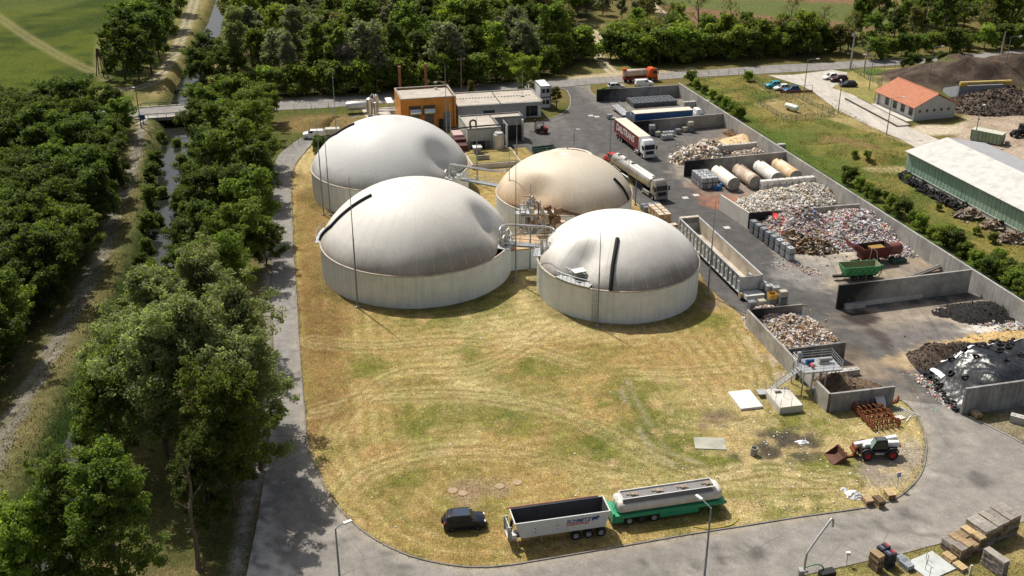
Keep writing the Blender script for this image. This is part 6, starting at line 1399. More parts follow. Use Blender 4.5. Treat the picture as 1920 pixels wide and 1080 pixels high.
tyre_mesh = MB().torus((0,0,.12),.36,.13,20,8).mesh('tyre', black_rubber, 60)
def tyre(p, rot, label, group, s=1.0):
    o = bpy.data.objects.new('tyre', tyre_mesh); COL.objects.link(o); o.location = p; o.rotation_euler = rot; o.scale = (s,s,s*1.1); return tag(o, label, 'tyre', group)
rr = random.Random(5); tl_ = []
for i in range(13): tl_.append((4.2+i*.62+rr.uniform(-.2,.2), 8.6+rr.uniform(-.7,.5)+ .12*i, 'crest'))
for i in range(12): tl_.append((9.5+rr.uniform(-1,6), 8.4+rr.uniform(-1.6,.8), 'right'))
for u, v in ((3.4,4.6),(6.0,6.6),(8.5,4.2),(11.5,5.2),(3.0,6.8),(14.0,3.8)): tl_.append((u,v,'middle'))
for i in range(13): tl_.append((1.6-i*.13+rr.uniform(-.3,.3), 9.6-i*.7+rr.uniform(-.3,.3), 'foot'))
cnts = {}
for u, v, where in tl_:
    i = cnts.get(where,0); cnts[where] = i+1; p = O_+cl*u+cn*v; z = tarp_z(u,v)
    nrm = Vector((-(tarp_z(u+.4,v)-tarp_z(u-.4,v))/.8, -(tarp_z(u,v+.4)-tarp_z(u,v-.4))/.8, 1)); nrm = (cl*nrm.x+cn*nrm.y+Vector((0,0,1))).normalized()
    e = nrm.to_track_quat('Z','Y').to_euler()
    tyre((p.x,p.y,z+.03), (e.x,e.y,rr.uniform(0,6)), {'crest':f'tyre on the crest of the black tarpaulin, {nth(i)} from the left','right':f'tyre on the far right of the tarpaulin, {nth(i)} of the loose group','middle':f'single tyre on the tarpaulin slope, {nth(i)} of those lying apart','foot':f'tyre along the left foot of the tarpaulin, {nth(i)} from the far end'}[where], 'tyres weighting the tarpaulin')
# dumped tyres along the green hall
hn = Vector((-hd.y,hd.x,0))
for i in range(110):
    k = .8+i*.175+rr.uniform(-.3,.3); off = rr.uniform(-2.0,-.1)-(.5 if i % 9 == 0 else 0); p = Vector((e0.x,e0.y,0))+hd*k+hn*off; lay_ = rr.random()
    tyre((p.x,p.y,heightat(p.x,p.y)+(.05 if lay_ < .5 else .45)+max(0,.5*(off+1.2))), (rr.uniform(-.5,.5) if lay_ < .5 else 1.2+rr.uniform(-.4,.4),rr.uniform(-.5,.5),rr.uniform(0,6)), f'old tyre dumped along the green hall, {nth(i)} from its far corner', 'tyres dumped beside the green hall', rr.uniform(1.0,1.35))

# ------------------------------------------------------------------ IBC containers
def make_ibc(label, tankm, cagem):
    T_ = thing('liquid_container', label, 'container'); b = MB()
    for x in (-.5,0,.5): b.box((x*.92,0,.07),(.14,1.0,.14))
    b.box((0,0,.145),(1.2,1.0,.03)); b.build('pallet', M('pallet_dark',(.12,.11,.10)), T_)
    bev(MB().bx(-.56,.56,-.46,.46,.17,1.08),.08).build('bottle', tankm, T_, smooth=40)
    b = MB(); r_ = .014
    for z in (.2,.45,.7,.95,1.12):
        for y in (-.5,.5): b.box((0,y,z),(1.2,.028,.028))
        for x in (-.6,.6): b.box((x,0,z),(.028,1.0,.028))
    for i in range(7):
        for y in (-.5,.5): b.box((-.6+i*.2,y,.65),(.022,.022,.98))
    for i in range(6):
        for x in (-.6,.6): b.box((x,-.5+i*.2,.65),(.022,.022,.98))
    for y in (-.2,.2): b.box((0,y,1.125),(1.2,.03,.03))
    b.build('cage', cagem, T_); MB().cyl((0,0,1.07),(0,0,1.14),.11,n=12).build('lid', M('lid_white',(.62,.62,.6)) if tankm.name != 'ibc_white' else M('lid_dark',(.06,.06,.07)), T_)
    return T_
ibc_w = M('ibc_white',(.60,.63,.66),(.70,.72,.73),1.5,.45,dirt=(.4,.42,.43),damt=.5,dscale=1.5,rnd=.25); ibc_g = M('ibc_grey',(.22,.25,.28),(.31,.34,.37),1.5,.45,rnd=.3); ibc_k = M('ibc_black',(.045,.055,.07),(.075,.09,.115),1.5,.4,rnd=.3); ibc_y = M('ibc_cream',(.62,.56,.38),(.68,.62,.45),1.5,.5,rnd=.2); cage_m = M('cage_wire',(.30,.31,.32),None,2,.5,.5)
PROTO = {}
def ibc(kind, p, rz, label, group):
    if kind not in PROTO: PROTO[kind] = make_ibc(label, {'w':ibc_w,'g':ibc_g,'k':ibc_k,'y':ibc_y}[kind], cage_m); T_ = PROTO[kind]; T_.location = p; T_.rotation_euler = (0,0,rz); tag(T_, label, None, group)
    else: copy_tree(PROTO[kind], p, rz, label, group)
p0 = g(1190,201)
for i in range(10):
    for j in range(4): ibc('k', p0+AC*(1.1*i)+Vector((-AC.y,AC.x,0))*(1.32*j)+Vector((0,0,.02)), SITE+math.pi/2, f'dark container in the far bay, {nth(j)} row back, {nth(i)} from the left', 'dark containers in the far bay')
q0, q1 = g(1412,437), g(1480,488); d = along(q0,q1); n_ = 8
for i in range(n_):
    for j in range(2): ibc('g' if i < 5 else 'w', q0+d*(i/(n_-1))+Vector((0,0,1.16*j+.02)), math.atan2(d.y,d.x), f'{("lower","upper")[j]} caged container edging the rubbish bay, {nth(i)} from the far end', 'containers edging the rubbish bay')
p0 = g(1318,354); 
for i in range(3):
    for j in range(4):
        for k_ in range(2): ibc('w' if (i+j+k_) % 5 else 'g', p0+AC*(1.08*i)-LWd*(1.28*j)+Vector((0,0,1.16*k_+.02)), LANG, f'{("lower","upper")[k_]} container beside the lying tanks, {nth(i)} from the road, {nth(j)} from front', 'containers beside the lying tanks')
for i, (px,py,kd,z) in enumerate(((1409,577,'g',0),(1427,575,'y',0),(1446,573,'g',0),(1466,571,'g',0),(1466,571,'y',1.16),(1428,555,'w',0),(1428,555,'w',1.16),(1440,560,'w',0),(1440,560,'w',1.16),(1452,563,'w',0),(1452,563,'w',1.16),(1418,546,'w',0),(1418,546,'w',1.16),(1408,538,'w',0),(1408,538,'w',1.16))):
    ibc(kd, g(px,py)+Vector((0,0,z+.02)), SITE, f'{("lower","upper")[z > 0]} container at the near end of the silver trailer, {nth(i)} of the group', 'containers by the silver trailer')
# yellow crate
T_ = thing('yellow_crate', 'yellow plastic crate on top of a container by the left bay', 'crate', (*g2(1446,573),1.2), SITE); ym = M('crate_yellow',(.58,.34,.06),(.66,.42,.10),2,.6)
tub(T_, '', -.55, .55, .95, 0, -.62, .62, 1.05, .8, .05, ym, M('crate_yellow_in',(.4,.2,.03)))
for i, (px,py,kd,z) in enumerate(((1222,253,'g',0),(1222,253,'w',1.16),(1233,256,'y',0),(1245,262,'w',0),(1256,261,'w',0),(1247,256,'w',0),(1258,255,'w',0),(1271,251,'g',0),(1283,247,'y',0),(1294,247,'g',0),(1294,247,'y',1.16))):
    ibc(kd, g(px,py)+Vector((0,0,z+.02)), SITE, f'liquid container below the blue trailer wall, {nth(i)} from the left, {("on the ground","stacked on top")[z > 0]}', 'containers below the blue trailer')
ibc('w', g(1143,223)+Vector((0,0,.02)), .4, 'lone white container standing on the open yard by the flood light', None)
# mesh crates and boxed goods behind the tan dome
for i in range(6):
    ibc('g', g(1212,398)+AC*(1.1*(i%3))+(-LWd)*1.3*(i//3)+Vector((0,0,.02)), SITE, f'grey mesh crate behind the tank lorry cab, {nth(i)} of the block', 'mesh crates behind the tank lorry')
box_mesh = MB(); box_mesh.box((0,0,.08),(1.0,1.2,.14)); box_mesh = bev(MB().bx(-.5,.5,-.6,.6,.15,1.15),.03)
for i in range(1): pass
cardm = M('carton', (.36,.25,.145), (.47,.34,.21), 1.5, .85, dirt=(.36,.24,.14), damt=.5, dscale=1.2, rnd=.25); wrap_top = M('wrapped_top',(.46,.37,.26),(.56,.48,.37),2,.6)
def carton(p, rz, label, group):
    if 'c' not in PROTO:
        T_ = thing('boxed_pallet', label, 'box', p, rz, group); MB().bx(-.5,.5,-.6,.6,0,.14).build('pallet', M('pallet_wood',(.40,.30,.19),(.5,.39,.26),2,.85), T_); bev(MB().bx(-.48,.48,-.58,.58,.15,1.12),.03).build('carton', cardm, T_); bev(MB().bx(-.49,.49,-.59,.59,1.12,1.2),.03).build('cover', wrap_top, T_); PROTO['c'] = T_; return T_
    return copy_tree(PROTO['c'], p, rz, label, group)
for i in range(4):
    for j in range(2):
        for k_ in range(2): carton(g(1238,425)+(-LWd)*1.36*i+AC*(1.2*j+rr.uniform(-.06,.06))+Vector((0,0,1.22*k_+.02)), LANG+math.pi/2+rr.uniform(-.06,.06), f'{("lower","upper")[k_]} carton by the white dome, {nth(i)} from the near end, {("left","right")[j]} column', 'carton stacks by the white dome')
for i, (px,py) in enumerate(((1262,432),(1268,446),(1252,446))): carton(g(px,py), LANG+.1, f'single carton pallet between the stack and the silver trailer, {nth(i)} of three', 'single cartons by the silver trailer')
# blue drums
drum = MB().lathe([(.27,0),(.29,.05),(.29,.3),(.3,.32),(.29,.34),(.29,.6),(.3,.62),(.29,.64),(.29,.85),(.27,.9),(.05,.9)],16).mesh('drum', M('drum_blue',(.01,.12,.36),(.02,.16,.45),2,.4), True)
drum_w = MB().lathe([(.27,0),(.29,.05),(.29,.85),(.27,.9),(.05,.9)],16).mesh('drum', M('drum_white',(.6,.62,.64),None,2,.4), True)
def drums(pts, m_, lab, grp):
    for i, p in enumerate(pts):
        o = bpy.data.objects.new('drum', m_); COL.objects.link(o); o.location = (p[0],p[1],.02); tag(o, lab.format(nth(i)), 'drum', grp)
drums([g(1301,340),g(1306,342),g(1309,338)], drum, 'blue drum by the sooty wall end, {} from the left', 'blue drums by the wall')
drums([g(1342,357),g(1348,357),g(1351,353)], drum, 'blue drum at the foot of the container block, {} from the left', 'blue drums by the container block')
drums([g(1312,348),g(1308,346)], drum_w, 'white drum beside the blue drums, {} from the left', 'white drums')
dr_g = MB().lathe([(.27,0),(.29,.05),(.29,.85),(.27,.9),(.2,.9),(.2,.8),(.05,.8)],14).mesh('drum', M('drum_green',(.02,.05,.035),(.04,.09,.06),2,.5), True)
drums([g(1000+(i%9)*4.6+(i//9)*2, 283-(i%9)*.5+(i//9)*4.0) for i in range(27)], dr_g, 'dark green barrel in the cluster behind the round basin, {} counted from the left back', 'green barrels behind the basin')
drums([g(1779,381)], drum_w, 'pale drum in the grass beside the dumped tyres, {}', None)
drums([g(1802,380)], dr_g, 'green drum at the wall of the green hall, {}', None)
# lying cylindrical tanks
cyl_m = [M('tank_white_a',(.66,.63,.57),(.72,.69,.63),.6,.6,dirt=(.5,.42,.32),damt=.5,streak=(.42,.34,.25),samt=.4), M('tank_white_b',(.30,.20,.125),(.62,.55,.47),.45,.6,dirt=(.16,.09,.05),damt=.8,dscale=.5), M('tank_white_c',(.60,.58,.54),(.70,.68,.64),.6,.6,dirt=(.34,.29,.24),damt=.7), M('tank_white_d',(.46,.31,.14),(.66,.58,.46),.4,.6,dirt=(.5,.36,.2),damt=.6,dscale=.6)]
for i, ((px,py), lab) in enumerate(zip(((1377,346),(1418,343),(1458,336),(1493,332)), ('cream lying tank nearest the plastic containers','brown-stained lying tank, second from the left','clean white lying tank, third from the left','ochre-streaked lying tank nearest the long wall'))):
    f = g(px,py,1.35); T_ = thing('lying_tank', lab, 'tank', (f.x,f.y,0), LANG+math.pi, 'tanks lying in the sooty bay'); Lt = 8.2
    b = MB(); b.lathex([(1.22,.12),(1.3,.2),(1.3,Lt-.5),(1.1,Lt-.15),(.6,Lt),(.05,Lt+.03)],28,(0,0,1.35)); b.build('shell', cyl_m[i], T_, smooth=True)
    b = MB(); b.lathex([(1.24,.1),(1.0,.02),(.05,0)],28,(0,0,1.35)); b.build('end_plate', M('end_grey',(.20,.195,.185),(.28,.27,.26),1,.7,dirt=(.12,.11,.1)), T_, smooth=30)
    for x in (1.0,Lt-1.6): b = MB(); b.lathex([(1.33,x-.06),(1.33,x+.06)],28,(0,0,1.35)); b.build('hoop', cyl_m[i], T_, smooth=30)
    MB().cyl((Lt-1.0,0,2.6),(Lt-1.0,0,2.75),.3,n=14).build('manhole', black_metal, T_); MB().cyl((-.03,0,1.35),(.02,0,1.35),.14,n=10).build('flange', galv, T_)
    for x in (1.6,Lt-2): MB().box((x,0,.12),(.4,2.2,.24)).build('cradle', concrete, T_)
# wrapped bales
for i in range(9):
    p = g(1430,357)+AC*1.28*i+Vector((0,0,0)); 
    for k_ in range(2):
        o = bev(MB().box((0,0,.5),(1.2,1.1,.98)),.14,2).build('wrapped_bale', M('bale_wrap',(.62,.61,.58),(.70,.69,.66),1.2,.5,dirt=(.3,.27,.23),damt=.6,dscale=1.2,rnd=.2), loc=p+Vector((0,0,1.0*k_)), rz=SITE+rr.uniform(-.06,.06), smooth=40)
        tag(o, f'{("lower","upper")[k_]} white bale in the row behind the plastic heap, {nth(i)} from the left', 'bale', 'wrapped bales')

# ------------------------------------------------------------------ pallets
def pallet_mesh(name, m_):
    b = MB()
    for i in range(5): b.box((-.35+i*.175,0,.133),(.115,1.2,.022))
    for y in (-.55,0,.55):
        b.box((0,y,.111),(.8,.1,.022))
        for x in (-.35,0,.35): b.box((x,y,.061),(.1,.12,.078))
    for x in (-.35,0,.35): b.box((x,0,.011),(.1,1.2,.022))
    return b.mesh(name, m_)
pm = [pallet_mesh('pallet', M('pallet_tan',(.42,.29,.16),(.54,.40,.24),2.5,.85,rnd=.4)), pallet_mesh('pallet', M('pallet_grey',(.36,.32,.28),(.48,.44,.39),2.5,.85,rnd=.35)), pallet_mesh('pallet', M('pallet_yellow',(.60,.43,.22),(.68,.51,.29),2.5,.8,rnd=.25)), pallet_mesh('pallet', M('pallet_brown',(.20,.13,.075),(.29,.20,.12),2.5,.85,rnd=.35)), pallet_mesh('pallet', M('pallet_plastic',(.34,.37,.40),(.42,.45,.48),2,.5,rnd=.2))]
def stack(px, py, n, rz, kind, where, mix=None, off=Vector((0,0,0))):
    p = g(px,py)+off; z = heightat(p.x,p.y)+.03
    for i in range(n):
        k_ = kind if i == n-1 or mix is None else rr.choice(mix); o = bpy.data.objects.new('pallet', pm[k_]); COL.objects.link(o); o.location = (p.x+rr.uniform(-.03,.03),p.y+rr.uniform(-.03,.03),z+i*.146); o.rotation_euler = (0,0,rz+rr.uniform(-.04,.04))
        tag(o, f'pallet {where}, {"bottom one" if i == 0 else "topmost" if i == n-1 else nth(i)+" from bottom"}', 'pallet', 'stacked pallets')
pr_ = R(28)
stack(1640,1066,13,pr_,0,'left of the navy crates',[0,3])
pd = Vector((math.cos(pr_),math.sin(pr_),0)); pn = Vector((-pd.y,pd.x,0))
for i in range(4):
    for j in range(2): stack(1795,1044,((9,8),(10,9),(8,9),(12,11))[i][j],pr_,(1,0,0,2)[i],f'in the stepped block, {nth(i)} column, {("front","rear")[j]} row',[0,3,3,1],pd*(.86*i)+pn*1.24*j)
for i in range(6):
    for j in range(2): stack(1848,1030,(15,15,16,16,17,17)[i],pr_,1,f'in the tall right-hand row, {nth(i)} column, {("front","rear")[j]} row',[1,3,1,0],pd*(.86*i)+pn*(1.24*j+.7))
stack(1778,1050,4,pr_,2,'in the low yellow stack',[2]); stack(1799,1066,3,pr_,2,'lying low before the stepped block',[1])
stack(1872,1076,13,pr_,1,'in the detached grey stack, front half',[1]); stack(1872,1076,13,pr_,1,'in the detached grey stack, rear half',[1],pn*1.24)
stack(1692,1056,4,pr_,4,'of grey plastic, rear stack',[4]); stack(1699,1064,4,pr_,4,'of grey plastic, front stack',[4])
stack(1625,944,5,R(10),0,'at the lawn corner by the sack',[0,3]); stack(1646,947,6,R(20),3,'in the middle pile at the lawn corner',[3,0]); stack(1667,933,5,R(8),2,'in the right pile at the lawn corner',[3,0])
stack(1830,783,5,R(12),0,'at the tarpaulin wall end',[0,3]); stack(1888,272,5,R(-40),1,'beside the pale green container',[1])
# dark stacked crates
for i in range(4):
    p = g(1660,1063)+Vector((.62*(i%2)*math.cos(pr_)-.85*(i//2)*math.sin(pr_),.62*(i%2)*math.sin(pr_)+.85*(i//2)*math.cos(pr_),.05))
    T_ = thing('crate_stack', f'stack of navy plastic crates between two pallet stacks, {("near left","near right","far left","far right")[i]}', 'crates', p, pr_, 'navy crate stacks'); h = (1.7,1.6,1.75,1.8)[i]
    for k_ in range(6): MB().box((0,0,h*(k_+.5)/6),(.56-.03*(k_%2),.78-.03*(k_%2),h/6-.015)).build('crate', M('crate_navy',(.018,.022,.035),(.03,.036,.055),2,.5), T_)
    MB().box((.1,.0,h+.015),(.25,.5,.03)).build('label_sheet', M('crate_red',(.35,.03,.04)) if i in (1,3) else M('crate_grey',(.12,.13,.16)), T_)
# grating slab, round lids and small slabs on the lawn
def flat_box(nm, lab, cat, px, py, sx, sy, z, rz, m_): tag(MB().box((0,0,z/2),(sx,sy,z)).build(nm, m_, loc=g(px,py), rz=rz), lab, cat)
T_ = thing('pit_cover', 'pale sheet-steel pit cover with thin posts at the lower edge', 'cover', g(1745,1062), pr_)
MB().box((0,0,.08),(3.6,3.0,.16)).build('slab', M('cover_pale',(.42,.45,.44),(.5,.53,.52),.8,.6,dirt=(.3,.28,.2),damt=.6), T_)
for x, y in ((-1.0,-.2),(-.2,.3),(.3,.9),(-1.4,-1.1)): MB().cyl((x,y,.1),(x,y,1.3),.035,n=6).build('post', galv, T_)
flat_box('white_slab','white concrete slab lying on the lawn','slab',1397,752,2.9,4.1,.32,R(12),M('slab_white',(.62,.60,.56),(.70,.68,.64),1,.85,dirt=(.45,.42,.37)))
flat_box('wet_slab','flat grey wet concrete slab sunk in the lawn','slab',1331,832,3.6,2.4,.09,R(-4),M('slab_wet',(.30,.30,.25),(.40,.39,.33),.6,.55,dirt=(.2,.2,.12)))
for i, (px,py) in enumerate(((849,920),(868,925),(937,912),(970,905))): tag(MB().lathe([(.52,0),(.52,.05),(.47,.07),(.05,.07)],20).build('manhole_cover', M('lid_tan',(.30,.22,.135),(.38,.29,.185),2,.9), loc=g(px,py)), f'round tan manhole cover on the lawn near the off-road car, {nth(i)} from the left', 'manhole', 'lawn manholes')
tag(MB().lathe([(.42,0),(.42,1.0),(.33,1.0),(.33,.3),(.05,.3)],20,caps=False).build('concrete_ring', concrete, loc=g(1413,853), smooth=30), 'upright concrete ring on the lawn near the rusty bucket', 'ring')
# crumpled white sacks
def sack(px, py, sx, sy, sz, label, seed):
    b = MB(); n, m = 26, 12; vv = []
    for j in range(m+1):
        for i in range(n):
            a, f = 2*math.pi*i/n, j/m; d = Vector((math.cos(a),math.sin(a),seed)); k = 1+.55*noise.noise(d*1.6)+.25*noise.noise(Vector((d.x*4,d.y*4,f*4+seed)))
            z = sz*(1-f**1.6)*(.65+.7*abs(noise.noise(Vector((d.x*2.2*f,d.y*2.2*f,seed+5)))))+.16*sz*noise.noise(Vector((d.x*6*f,d.y*6*f,seed+2)))
            vv.append((sx*f*k*math.cos(a), sy*f*k*math.sin(a), max(.02,z)))
    b.push(vv,[(j*n+i,j*n+(i+1)%n,(j+1)*n+(i+1)%n,(j+1)*n+i) for j in range(m) for i in range(n)]); tag(b.build('plastic_sack', _mats['white_plastic'], loc=g(px,py)), label, 'sack')
sack(1600,930,1.0,.8,.75,'crumpled white sack at the lawn corner beside pallets',3); sack(1583,918,.35,.3,.4,'small white sack left of the crumpled one at the lawn corner',9); sack(1504,829,.75,.4,.25,'white rag on the dark patch of the lawn',6)
r_ = random.Random(12)
b = MB()
for i in range(230):
    px, py = r_.uniform(640,1720), r_.uniform(600,1000)
    if r_.random() < .55: px, py = r_.gauss(1480,120), r_.gauss(850,60)
    p = g(px,py)
    if float(sd_poly(np.array([p.x]),np.array([p.y]),LAWN)[0]) < -.5: b.box((p.x,p.y,heightat(p.x,p.y)+.06),(r_.uniform(.06,.22),r_.uniform(.05,.16),.05),r_.uniform(0,3),rot=Matrix.Rotation(r_.uniform(-.4,.4),3,'X') @ Matrix.Rotation(r_.uniform(0,3),3,'Z'))
tag(b.build('paper_scraps', M('paper',(.6,.59,.56),(.7,.69,.66),3,.8)), 'white paper scraps blown over the mown lawn', 'litter', kind='stuff')
# basin with railings and the raised platform
T_ = thing('concrete_basin', 'low concrete basin with thin posts beside the raised platform', 'basin', g(1468,757), R(12))
MB().bx(-1.5,1.5,-2.2,2.2,0,.95).build('wall', concrete_pale, T_); MB().box((-.2,1.2,.97),(.8,.5,.06)).build('hatch', black_metal, T_)
for x, y in ((-1.4,-2.1),(-1.4,-.7),(-1.4,.7),(-1.4,2.1),(1.4,-2.1),(0,-2.1),(0,0)): MB().cyl((x,y,.95),(x,y,2.1),.03,n=5).build('post', galv, T_)
MB().box((-1.9,2.4,.5),(.9,1.2,.1)).build('side_step', galv, T_)
T_ = thing('raised_platform', 'galvanised platform on legs with pumps above the left-hand bay', 'platform', (*g2(1527,726),0), R(10))
PH = 3.3
MB().bx(-2.6,2.6,-1.7,1.7,PH-.18,PH).build('deck', galv, T_)
for x in (-2.5,-1.3,.5):
    for y in (-1.6,1.5): MB().box((x,y,PH/2-.1),(.14,.14,PH-.2)).build('leg', galv, T_)
for (x0,y0,x1,y1) in ((-2.6,-1.7,2.6,-1.7),(2.6,-1.7,2.6,1.7),(2.6,1.7,-2.6,1.7),(-2.6,1.7,-2.6,.4)):
    b = MB(); k_ = max(2,int(math.hypot(x1-x0,y1-y0)/1.2))
    for i in range(k_+1): x, y = x0+(x1-x0)*i/k_, y0+(y1-y0)*i/k_; b.cyl((x,y,PH),(x,y,PH+1.1),.03,n=5)
    for z in (.4,.75,1.1): b.cyl((x0,y0,PH+z),(x1,y1,PH+z),.028,n=5)
    b.build('railing', galv, T_)
b = MB(); b.lathex([(.24,-1.5),(.24,-.5)],14,(0,.2,PH+.5)); b.box((-1.2,.2,PH+.2),(.5,.5,.4)); b.build('pump', M('pump_blue',(.02,.08,.22),(.03,.11,.28),2,.4), T_, smooth=40)
b = MB(); b.lathex([(.25,.3),(.25,2.0)],14,(0,.3,PH+.5)); b.box((.9,.3,PH+.15),(1.4,.6,.3)); b.build('motor', M('motor_grey',(.35,.34,.32)), T_, smooth=40); MB().cyl((-1.0,-.3,PH+.3),(-1.0,-.9,PH+.3),.2,n=12).build('valve_wheel', redm, T_); MB().lathe([(.3,PH),(.3,PH+1.2),(.2,PH+1.35),(.05,PH+1.35)],12,(-2.0,1.2,0)).build('filter', galv, T_, smooth=True)
b = MB(); A0, A1 = Vector((-2.6,-.4,PH)), Vector((-6.6,-.4,.2))
for s in (-.5,.5):
    b.cyl(A0+Vector((0,s,0)),A1+Vector((0,s,0)),.07,n=5); b.cyl(A0+Vector((0,s,1.05)),A1+Vector((0,s,1.05)),.03,n=5)
    for i in range(5): p = A0.lerp(A1,i/4); b.cyl(p+Vector((0,s,0)),p+Vector((0,s,1.05)),.025,n=5)
for i in range(14): b.box(A0.lerp(A1,(i+.5)/14),(.26,1.0,.04))
b.build('stair', galv, T_); MB().box((-6.7,-.4,.08),(.9,1.3,.16)).build('stair_pad', concrete_pale, T_)
MB().tube([(.4,-.4,PH-.2),(.4,-.4,1.2),(.7,-.4,.4)],.16,8).build('drop_pipe', galv, T_, smooth=True)
# rusty spiral harrow rollers and ducts
for i in range(5):
    p = g(1598+i*9,770+i*9); T_ = thing('rusty_roller', f'rusty spiral cage roller in the scrap by the soil bay, {nth(i)} from the wall', 'roller', p, SITE+.04, 'rusty rollers'); Lr = 3.6-.2*(i % 2)
    pts = [(Lr*k_/72, .58*math.cos(k_*.44), .6+.58*math.sin(k_*.44)) for k_ in range(73)]; MB().tube(pts,.075,5).build('spiral', rust, T_)
    MB().cyl((-.2,0,.52),(Lr+.2,0,.52),.08,n=6).build('axle', rust, T_)
    for x in (0,Lr): b = MB(); b.lathex([(.48,x-.03),(.48,x+.03)],18,(0,0,.52)); b.build('end_disc', M('rust_dark',(.16,.045,.02),(.24,.08,.035),2,.9), T_)
T_ = thing('curved_duct', 'bent galvanised duct leaning on the soil bay wall', 'duct', g(1648,766), SITE)
n = 14; A_ = [(.55-1.05*math.sin(R(i*100/n)), 1.55-1.5*(1-math.cos(R(i*100/n)))) for i in range(n+1)]
b = MB(); b.push([(-.62,y,z) for y,z in A_]+[(.62,y,z) for y,z in A_],[(i,i+1,i+n+2,i+n+1) for i in range(n)]); b.build('sheet', M('duct_sheet',(.52,.51,.48),(.60,.59,.56),2,.45,.3), T_, smooth=True); MB().bx(-.5,.5,-.2,.5,0,.7).build('core', black_metal, T_)
for i in range(7): tag(MB().cyl((0,0,.08),(.5,-2.6,.08+.02*i),.05,n=6).build('steel_tube', galv, loc=g(1672+i*3.0,764), rz=.1*i-.2), f'galvanised tube on the ground near the kerb, {nth(i)} from the left', 'tube', 'loose tubes')
for i in range(5): tag(MB().box((0,0,.1+.03*i),(1.6,.14,.12)).build('scrap_bar', rust, loc=g(1670+i*3,757-i*2), rz=.3+.2*i), f'rusty bar dumped at the end of the soil bay wall, {nth(i)} from the left', 'bar', 'rusty bars')
tag(MB().bx(-.6,.6,-.4,.4,0,.12).box((.9,-.6,.06),(1.6,.15,.1),.5).build('wooden_frame', M('pale_wood',(.6,.55,.48)), loc=g(1686,784), rz=.4), 'pale broken wooden frame by the kerb near the telehandler', 'frame')
# ramp beams behind the tall wall
for i in range(2): tag(MB().box((0,0,.5),(7.5,.5,.3),0,rot=Matrix.Rotation(-.10,3,'Y')).build('steel_beam', M('beam_dark',(.10,.09,.08),(.2,.18,.16)), loc=g(1733+i*12,513-i*1,0), rz=SITE+R(14)), f'long steel beam leaning behind the tall wall, {("front","rear")[i]} of two', 'beam', 'beams behind the tall wall')
# propane tank
T_ = thing('propane_tank', 'white propane tank inside its small fenced plot', 'tank', g(1484,208), R(125))
b = MB(); b.lathex([(.05,-2.0),(.4,-1.9),(.62,-1.6),(.62,1.6),(.4,1.9),(.05,2.0)],20,(0,0,1.0)); b.build('vessel', M('tank_mint',(.62,.68,.62),(.68,.73,.67),1,.4), T_, smooth=True)
for x in (-1.1,1.1): MB().box((x,0,.25),(.3,.8,.5)).build('foot', concrete, T_)
MB().cyl((0,0,1.58),(0,0,1.8),.2,n=10).build('valve_dome', white_paint, T_)
# weighbridge
p0, p1 = g(1585,186), g(1683,238); d = along(p0,p1)
T_ = thing('weighbridge', 'long steel and concrete weighbridge deck on the concrete road', 'weighbridge', (*((p0+p1)/2).xy,0), math.atan2(d.y,d.x)); Lw = d.length/2
for i in range(5): x0 = -Lw+2*Lw*i/5; MB().bx(x0+.02,x0+2*Lw/5-.02,0,3.0,.02,.30).build('deck_plate', conc_mat, T_)
for y in (-.12,3.12): MB().bx(-Lw,Lw,y-.1,y+.1,.02,.36).build('side_beam', M('dark_rail',(.05,.045,.045)), T_)
# compost screening roller beside the wood heap
T_ = thing('tarpaulin_roller', 'yellow tarpaulin roller on concrete wing walls above the wood heap', 'roller', (*g2(1842,186),0), R(8))
MB().cyl((-6.5,0,4.1),(6.5,0,4.1),.45,n=12).build('roll', M('roll_yellow',(.50,.36,.07),(.58,.46,.20),.8,.7,dirt=(.35,.3,.25)), T_, smooth=True)
for s in (-1,1): MB().push([(s*6.5,0,0),(s*6.5,7,0),(s*6.5,7,1.2),(s*6.5,0,3.6),(s*6.5+.3,0,0),(s*6.5+.3,7,0),(s*6.5+.3,7,1.2),(s*6.5+.3,0,3.6)],[(0,1,2,3),(4,7,6,5),(3,2,6,7),(0,3,7,4),(1,5,6,2)]).build('wing_wall', M('wing_grey',(.3,.32,.35),(.38,.4,.43),.7,.85), T_); MB().box((s*5.6,-.1,3.85),(1.6,.8,.8)).build('cover_flap', M('flap_yellow',(.58,.40,.05)), T_)
MB().bx(-6.5,6.5,.2,.5,0,3.4).build('back_wall', _mats['wing_grey'], T_)
